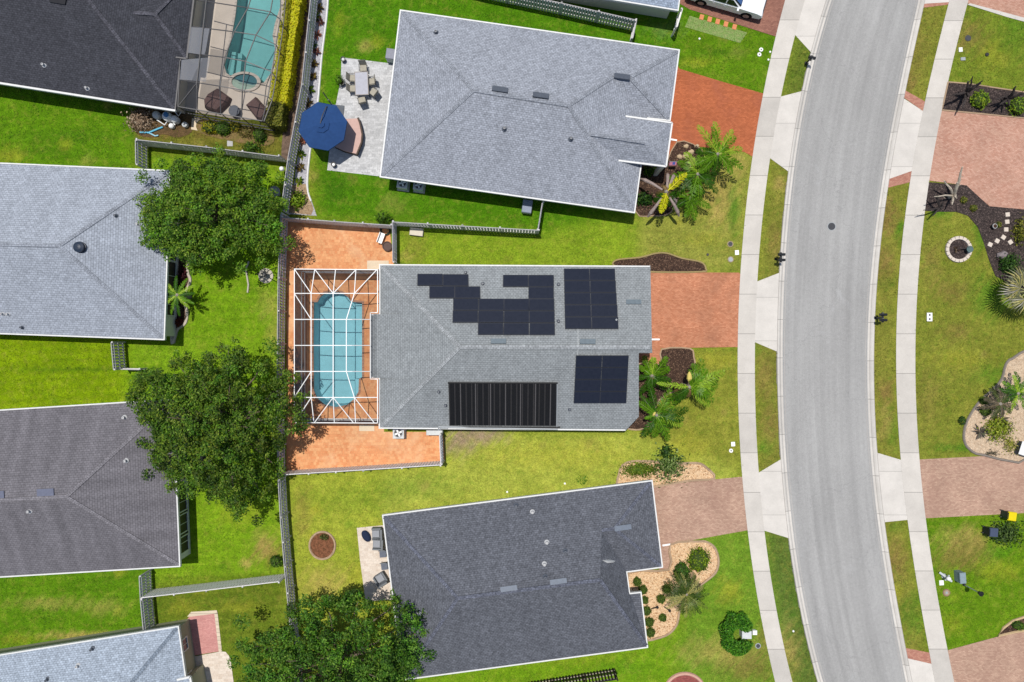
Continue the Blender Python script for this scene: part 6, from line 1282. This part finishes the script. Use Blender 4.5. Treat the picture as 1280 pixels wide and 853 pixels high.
for lb, x, y in (('tiny white cap at the top pavement edge, upper one', 962.5, 65.3), ('tiny white cap at the top pavement edge, lower one', 960.3, 75), ('tiny white cap in the lawn near the reinforced grass', 874.2, 48.8), ('tiny white cap in the lawn beside the slate roof edge', 706, 604.5), ('small white cap at the upper left slate roof edge', 634, 615), ('small pale cap on the lower left verge', 991.5, 789)): disc('lawn_cap', lb, 'cap', x, y, .08, .05, POSTW)
for lb, x, y, w_, d_ in (('white meter lid by the upper right pavement', 1200.5, 62.5, .28, .34), ('grey meter lid below the white one, upper right lawn', 1203.5, 74, .36, .24), ('white meter lid on the left pavement edge between the round covers', 921, 316, .3, .36), ('white meter lid near the ring cap on the front lawn', 916.2, 555.3, .3, .34), ('white meter lid beside the hydrant', 1176.5, 728.5, .34, .38)):
    o = thing('meter_cover', lb, 'meter lid', at(x, y), R(4)); mm = GREY if 'grey' in lb else WHITE; m = MB(); m.box((0, 0, .02), (w_, d_, .06)); m.build('frame', mm, o); m = MB(); m.box((0, 0, .052), (w_ * .8, d_ * .8, .01)); m.build('lid', mm, o)
o = thing('meter_cover', 'white double-holed meter lid on the lower right lawn by the pavement', 'meter lid', at(1161.7, 396.5), 0); m = MB(); m.box((0, 0, .02), (.42, .66, .05)); m.build('frame', WHITE, o)
for s in (-1, 1): m = MB(); m.lathe([(.08, .04), (.08, .052), (.01, .052)], (0, s * .16, 0), 12); m.build('hole', IRON, o)
def stone(label, px, py, w_, d_, h, mat, name='stepping_stone', cat='paving stone', group=None, rz=0.0):
    p = P(px, py); m = MB(); m.box((0, 0, h / 2), (w_, d_, h), taper=.93); o = m.build(name, mat); o.location = (p.x, p.y, .02); o.rotation_euler = (0, 0, rz); tag(o, label, cat, group)
SSW = plain('white_stone', tuple(tc(236, 222, 206)), .9, .1, .08); SSO = plain('orange_stone', tuple(tc(238, 156, 110)), .9, .1, .1)
od = ['first', 'second', 'third', 'fourth', 'fifth', 'sixth', 'seventh']
for i, (x, y, r) in enumerate([(1259, 268.5, 5), (1258.5, 277.5, 5), (1257.2, 287.2, 0), (1253.8, 297, -35), (1246, 301.5, -30), (1237.2, 306, -25), (1262.5, 303, 35)]): stone('white square stepping stone in black mulch, ' + ('%s down from the pink driveway' % od[i] if i < 6 else 'set apart beside the boulder'), x, y, .34, .34, .05, SSW, group='white stepping stones', rz=R(r))
for i, (x, y) in enumerate([(877, 21.8), (887, 24.5), (897, 27.3), (907.3, 30.5), (918, 34)]): stone('orange stepping stone below the white truck, %s from the left' % od[i], x, y, .34, .42, .03, SSO, group='orange stepping stones', rz=R(-15))
WR = plain('white_rock', tuple(tc(222, 196, 160)), .9, .1, .15)
def rock(label, px, py, r, mat, name='rock'):
    p = P(px, py, r * .5); m = MB(); m.lathe([(r * .9, 0), (r, r * .3), (r * .75, r * .75), (r * .3, r * .95), (.01, r)], (0, 0, 0), 9); m.v = [(v[0] * (1 + .25 * math.sin(v[1] * 9 / r + px)), v[1] * (.8 + .2 * math.cos(v[0] * 7 / r)), v[2]) for v in m.v]; o = m.build(name, mat); o.location = (p.x, p.y, .02); tag(o, label, 'rock', None)
for x, y, r, lb in ((857.5, 183, .22, 'pale rock in the dark bed nearest the red driveway'), (864, 190, .26, 'pale rock in the dark bed right of the triangle of stones'), (856.5, 195.5, .28, 'round pale rock in the dark bed, lowest one'), (849, 196, .24, 'pale rock in the dark bed nearest the walkway'), (871, 183, .22, 'greyish rock half under the palms beside the driveway')): rock(lb, x, y, r, WR)
rock('smooth grey boulder above the silver fan palm', 1254, 319, .42, plain('grey_boulder', tuple(tc(150, 140, 140)), .9, .1, .12), 'boulder')
# scalloped ring of pale blocks
for i in range(18):
    a = 2 * math.pi * i / 18; stone('', 1197.5 + 14.3 * math.cos(a), 312 + 14.3 * math.sin(a), .3, .26, .14, SSW, rz=-a + math.pi / 2)
ring = [o for o in bpy.data.objects if o.get('category') == 'paving stone' and not o.get('label')]
rp = P(1197.5, 312); rr_ = thing('planter_ring', 'round ring of pale scalloped blocks on the right lawn', 'planter ring', (rp.x, rp.y, 0))
for o in ring:
    for k in ('label', 'category'):
        if k in o.keys(): del o[k]
    o.name = 'edging_block'; o.parent = rr_; o.location = (o.location.x - rp.x, o.location.y - rp.y, .02)
o = thing('bird_bath', 'dark stake with a blue-green dish at the edge of the pale block ring', 'bird bath', at(1206, 311, .4)); m = MB(); m.tube([(-.35, 0, .1), (.3, .06, .45)], .05, 8); m.build('stake', DKB, o); m = MB(); m.lathe([(.1, .4), (.24, .44), (.26, .5), (.2, .47), (.02, .46)], (.35, -.05, 0), 14); m.build('dish', plain('verdigris', tuple(tc(96, 120, 118)), .8), o)
rosette('sprout', 'dry sprout in the middle of the pale block ring', 1197, 312, [tc(110, 90, 70), tc(90, 70, 60)], .35, 9)
o = thing('urn', 'small dark urn with white rim in the black mulch', 'urn', at(1243, 283, .3)); m = MB(); m.lathe([(.12, 0), (.18, .15), (.14, .3), (.18, .36)], (0, 0, 0), 12); m.build('body', BLACKISH, o); m = MB(); m.lathe([(.17, .35), (.19, .38), (.17, .39)], (0, 0, 0), 12); m.build('rim', LTGREY, o); m = MB(); m.lathe([(.16, .391), (.02, .392)], (0, 0, 0), 12); m.build('soil', MULCH, o)
for lb, x, y, rz in (('black garden stake light in the golden gravel between ball shrubs', 818.5, 761, 25), ('cluster of black ornaments at the foot of the date palm', 834, 762, -30)):
    o = thing('garden_light', lb, 'garden light', at(x, y, .3), R(rz)); m = MB(); m.tube([(-.25, 0, .02), (.2, 0, .3)], .04, 6); m.build('stake', BLACK, o); m = MB(); m.lathe([(.09, .26), (.11, .34), (.03, .4)], (.22, 0, 0), 10); m.build('lamp', BLACK, o)
# hydrant, lantern post, bins
o = thing('fire_hydrant', 'silver-grey fire hydrant with white cap on the right lawn', 'hydrant', at(1183, 722, .35), R(-38)); m = MB(); m.lathe([(.2, 0), (.2, .05), (.13, .07), (.13, .55), (.17, .58), (.17, .63)], (0, 0, 0), 14); m.build('barrel', GREY, o); m = MB(); m.lathe([(.17, .63), (.15, .73), (.07, .82), (.02, .84)], (0, 0, 0), 14); m.build('bonnet', WHITE, o, smooth=True)
m = MB(); m.tube([(-.5, 0, .12), (-.13, 0, .42)], .09, 8); m.tube([(.12, 0, .42), (.45, 0, .42)], [.12, .09], 10); m.build('nozzle', LTGREY, o); m = MB(); m.tube([(0, -.26, .45), (0, .26, .45)], .07, 8); m.build('side_nozzle', GREY, o)
b = P(1205, 731); o = thing('lantern_post', 'slim garden lamp post with black lantern on the right lawn', 'street lamp', (b.x, b.y, 0)); m = MB(); m.tube([(0, 0, 0), (0, 0, 1.75)], [.045, .03], 8); m.build('pole', GREY, o); m = MB(); m.lathe([(.07, 1.72), (.13, 1.8), (.16, 2.05), (.2, 2.08), (.06, 2.22), (.02, 2.28)], (0, 0, 0), 12); m.build('lantern', BLACK, o); m = MB(); m.lathe([(.13, 0), (.1, .08), (.05, .12)], (0, 0, 0), 10); m.build('base', BLACK, o)
def bin_(label, px, py, body, lid, rz):
    o = thing('wheelie_bin', label, 'bin', at(px, py, .8), rz, 'wheelie bins'); m = MB(); v0 = [(-.24, -.24), (.24, -.24), (.24, .24), (-.24, .24)]
    for i in range(4): j_ = (i + 1) % 4; a, b2 = v0[i], v0[j_]; m.poly([(a[0], a[1], .08), (b2[0], b2[1], .08), (b2[0] * 1.2, b2[1] * 1.25, .98), (a[0] * 1.2, a[1] * 1.25, .98)])
    m.poly([(a[0], a[1], .08) for a in v0[::-1]]); m.build('body', body, o); m = MB(); m.box((0, 0, 1.02), (.66, .7, .08), taper=.88); ld = m.build('lid', lid, o); m = MB(); m.box((-.3, 0, 1.02), (.06, .5, .05)); m.build('handle', body, ld)
    for s in (-1, 1): m = MB(); m.tube([(-.24, s * .25 - .03, .12), (-.24, s * .25 + .03, .12)], .12, 12); m.build('wheel', BLACKISH, o)
bin_('green wheelie bin with bright yellow lid at the driveway edge', 1263, 645, plain('bin_green', (.012, .045, .025), .5), plain('bin_yellow', tuple(tc(250, 226, 0)), .5, .3, .05), R(-8))
bin_('navy wheelie bin beside the leafy dark shrub', 1240, 665, plain('bin_navy', (.014, .02, .035), .5), plain('bin_navy_lid', (.05, .065, .11), .5), R(-4))
o = thing('flag', 'small pink and blue garden flag beside the porch corner', 'flag', at(841, 203, .8), R(0)); m = MB(); m.tube([(-.3, 0, 0), (-.3, 0, 1.0), (.3, 0, 1.0)], .015, 6); m.build('pole', GREY, o); m = MB(); m.box((0, -.12, .86), (.55, .3, .02), rx=Matrix.Rotation(R(40), 3, 'X')); m.build('cloth', plain('pink_cloth', tuple(tc(226, 150, 176)), .9), o); m = MB(); m.box((.06, -.11, .885), (.2, .2, .02), rx=Matrix.Rotation(R(40), 3, 'X')); m.build('patch', plain('blue_cloth', tuple(tc(90, 110, 200)), .9), o)
for lb, pa, pb in (('white edging strip at the terracotta driveway by the garage corner', (814.5, 424.5), (824.5, 424.5)), ('white edging strip at the red driveway by the porch corner', (838.5, 174.5), (846, 175.8)), ('white edging strip at the pink driveway by the slate garage corner', (828, 682), (838, 680.5))):
    m = MB(); m.beam(P(*pa, .04), P(*pb, .04), .13, .08); tag(m.build('edging_strip', WHITE), lb, 'edging')

# ------------------------------------------------------------------ white pickup
PAINT = plain('white_car_paint', (.78, .79, .8), .25, .5, .02); TYRE = plain('tyre_rubber', (.012, .012, .013), .9, .1); RIM = plain('alloy_rim', (.3, .31, .32), .35, .5, .1, metal=.6); CGL = plain('tinted_car_glass', (.01, .012, .015), .08, .6, .05)
p = P(906, 0); tk = thing('pickup_truck', 'white crew-cab pickup truck on the brown driveway at the top edge', 'truck', (p.x, p.y, 0), -math.atan2(.277, .961))
def side_prism(m, prof, y0, y1, t0=1.0):
    """side outline (x,z) swept across the width; upper points lean inwards"""
    zmin = min(z for x, z in prof); zmax = max(z for x, z in prof)
    f = lambda z: 1 - (1 - t0) * (z - zmin) / (zmax - zmin)
    a = [Vector((x, y0 * f(z), z)) for x, z in prof]; b_ = [Vector((x, y1 * f(z), z)) for x, z in prof]; n = len(prof)
    for i in range(n): j_ = (i + 1) % n; m.poly([a[i], b_[i], b_[j_], a[j_]])
    for q, flip in ((a, False), (b_, True)):
        loops = [[Vector((v.x, v.z, 0)) for v in q]]
        for t_ in tessellate_polygon(loops): m.poly([q[k] for k in (t_ if flip else t_[::-1])])
arc = lambda cx, r, n=8: [(cx + r * math.cos(a), .42 + r * math.sin(a)) for a in np.linspace(math.pi, 0, n)]
low = [(-2.95, .5)] + [(-2.25, .42)] + arc(-1.78, .47) + [(1.35, .42)] + arc(1.86, .47)[0:] + [(2.85, .5), (2.95, .7), (2.9, .98), (2.5, 1.1), (1.15, 1.16), (-2.95, 1.12)]
m = MB(); side_prism(m, low, -1.0, 1.0, .96); m.build('body', PAINT, tk)
m = MB(); side_prism(m, [(1.15, 1.1), (.35, 1.78), (.15, 1.86), (-1.0, 1.86), (-1.2, 1.8), (-1.3, 1.1)], -.94, .94, .8); cab = m.build('cab', PAINT, tk)
m = MB(); m.poly([(1.14, -.8, 1.16), (1.14, .8, 1.16), (.4, .7, 1.76), (.4, -.7, 1.76)]); m.v = [(v[0] + .03, v[1], v[2] + .02) for v in m.v]; ws = m.build('windshield', CGL, tk)
m = MB(); m.poly([(1.09, -.72, 1.225), (1.09, .1, 1.225), (.5, .08, 1.71), (.5, -.64, 1.71)]); m.v = [(v[0] + .035, v[1], v[2] + .03) for v in m.v]; m.build('windshield_panel', plain('blue_panel', tuple(tc(70, 110, 170)), .4), ws)  # blue panel over one half of the windshield
for k in range(3): m = MB(); m.poly([(1.08 - k * .0, .14 + k * .19, 1.23), (1.08, .22 + k * .19, 1.23), (.5, .2 + k * .18, 1.71), (.5, .12 + k * .18, 1.71)]); m.v = [(v[0] + .038, v[1], v[2] + .032) for v in m.v]; m.build('windshield_stripe', plain('red_stripe', tuple(tc(190, 70, 80)), .4), ws)  # red stripes over the other half of the windshield
m = MB(); m.poly([(-1.31, .76, 1.22), (-1.31, -.76, 1.22), (-1.24, -.68, 1.74), (-1.24, .68, 1.74)]); m.build('rear_window', CGL, tk)
for s in (-1, 1):
    for x0, x1 in ((.0, .95), (-1.05, -.07)):
        m = MB(); yb, yt = .945 * .965 * s, .945 * .83 * s; tp = .42 if x0 == 0 else -.1; q = [(x0, yb, 1.24), (x1 if x0 == 0 else x1, yb, 1.24), (tp, yt, 1.72), (x0 + .02, yt, 1.72)]
        q = [(a, b2 + s * .012, c_) for a, b2, c_ in q]; m.poly(q if s < 0 else q[::-1]); m.build('side_window', CGL, tk)
    m = MB(); m.box((.98, s * 1.1, 1.2), (.14, .26, .18)); m.build('mirror', PAINT, tk)
    for x in (-1.78, 1.86):
        m = MB(); m.tube([(x, s * .78, .4), (x, s * 1.0, .4)], .4, 20); w_ = m.build('wheel', TYRE, tk); m = MB(); m.tube([(x, s * .99, .4), (x, s * 1.015, .4)], .25, 14); m.build('rim', RIM, w_)
    m = MB(); m.box((2.84, s * .76, .88), (.16, .36, .2)); m.build('headlight', plain('headlight_lens', (.5, .52, .55), .15, .6), tk)
    m = MB(); m.box((-2.95, s * .9, .9), (.06, .14, .36)); m.build('tail_light', plain('red_lens', (.3, .01, .01), .2), tk)
    for x in (.0, -1.0): m = MB(); m.box((x - .05 if x == 0 else x + .1, s * 1.0, 1.0), (.18, .03, .04)); m.build('door_handle', GREY, tk)
m = MB(); m.poly([(-2.85, -.8, 1.15), (-1.35, -.8, 1.17), (-1.35, .8, 1.17), (-2.85, .8, 1.15)]); m.build('bed_cover', plain('grey_bed_cover', (.13, .125, .14), .8, .1, .15), tk)
m = MB(); m.box((2.92, 0, .62), (.22, 1.9, .2)); m.build('bumper', GREY, tk); m = MB(); m.box((2.93, 0, .88), (.08, 1.1, .26)); m.build('grille', BLACKISH, tk); m = MB(); m.box((-3.0, 0, .58), (.14, 1.9, .18)); m.build('bumper', GREY, tk)
m = MB(); m.poly([(1.3, -.72, 1.17), (2.5, -.68, 1.115), (2.5, -.62, 1.13), (1.3, -.66, 1.185)]); m.poly([(1.3, .66, 1.185), (2.5, .62, 1.13), (2.5, .68, 1.115), (1.3, .72, 1.17)]); m.build('hood_crease', PAINT, tk)

# ------------------------------------------------------------------ grass blades over the lawns
def grass_cover(n=110000):
    r = np.random.default_rng(99); x = r.uniform(-41.5, 41.5, n); y = r.uniform(-28, 28, n); px, py = 640 + x * 16, 426.5 - y * 16
    bad = np.zeros(n, bool)
    jx, jy = px + r.normal(size=n) * 1.1, py + r.normal(size=n) * 1.1
    for poly in HARD: bad |= inpoly(jx, jy, poly)
    ix = np.clip(((x - GX0) / GS).astype(int), 0, GXX.shape[1] - 1); iy = np.clip(((y - GY0) / GS).astype(int), 0, GXX.shape[0] - 1); bad |= hole[iy, ix]
    x, y, ix, iy = x[~bad], y[~bad], ix[~bad], iy[~bad]; k = len(x); col = lawn[iy, ix]
    b = 3; X = np.repeat(x, b) + r.normal(size=k * b) * .05; Y = np.repeat(y, b) + r.normal(size=k * b) * .05; az = r.uniform(0, 6.283, k * b); L = r.uniform(.05, .13, k * b); w = r.uniform(.012, .03, k * b); lean = r.uniform(.5, 1.3, k * b)
    v = np.empty((k * b, 3, 3)); v[:, 0] = np.stack([X - np.sin(az) * w, Y + np.cos(az) * w, np.full(k * b, -.02)], -1); v[:, 1] = np.stack([X + np.sin(az) * w, Y - np.cos(az) * w, np.full(k * b, -.02)], -1); v[:, 2] = np.stack([X + np.cos(az) * L * lean, Y + np.sin(az) * L * lean, L * .55], -1)
    me = bpy.data.meshes.new('grass'); q = k * b; me.vertices.add(3 * q); me.loops.add(3 * q); me.polygons.add(q); me.vertices.foreach_set('co', v.astype(np.float32).ravel()); me.loops.foreach_set('vertex_index', np.arange(3 * q, dtype=np.int32)); me.polygons.foreach_set('loop_start', np.arange(0, 3 * q, 3, dtype=np.int32)); me.polygons.foreach_set('loop_total', np.full(q, 3, np.int32))
    a = me.color_attributes.new('Col', 'FLOAT_COLOR', 'POINT'); c = np.ones((q, 3, 4)); cc = np.repeat(col, b, 0) * (1 + r.normal(size=(q, 1)) * .25).clip(.5, 1.7) * 1.15; c[:, :, :3] = cc[:, None]; a.data.foreach_set('color', c.astype(np.float32).ravel()); me.materials.append(GRASSBLADE); me.update(calc_edges=True)
    o = bpy.data.objects.new('grass', me); COL.objects.link(o); tag(o, 'short green and straw coloured grass growing over all the lawns', 'grass', kind='stuff')
grass_cover()

# ------------------------------------------------------------------ light and camera
SUNV = Vector((-.12, .19, 1)).normalized()
W = bpy.data.worlds.new('World'); S.world = W; W.use_nodes = True; nt = W.node_tree; bg = nt.nodes['Background']; sky = nt.nodes.new('ShaderNodeTexSky'); sky.sky_type = 'NISHITA'; sky.sun_disc = False
sky.sun_elevation = math.asin(SUNV.z); sky.sun_rotation = math.atan2(SUNV.x, SUNV.y); nt.links.new(sky.outputs[0], bg.inputs[0]); bg.inputs[1].default_value = .1
sl_ = bpy.data.lights.new('sun', 'SUN'); sl_.energy = 4.2; sl_.angle = R(.53); sl_.color = (1, .96, .9); so = bpy.data.objects.new('sun', sl_); COL.objects.link(so); so.rotation_euler = SUNV.to_track_quat('Z', 'Y').to_euler(); so.location = (0, 0, 90)
cam = bpy.data.cameras.new('camera'); cam.sensor_width = 36; cam.lens = 36 * H / 80; cam.clip_end = 1500; co = bpy.data.objects.new('camera', cam); COL.objects.link(co); co.location = (0, 0, H); co.rotation_euler = (0, 0, 0); S.camera = co
S.view_settings.view_transform = 'Standard'; S.view_settings.look = 'None'; S.view_settings.exposure = 0; S.view_settings.gamma = 1; S.view_settings.use_curve_mapping = False
S.cycles.max_bounces = 8; S.cycles.transparent_max_bounces = 16
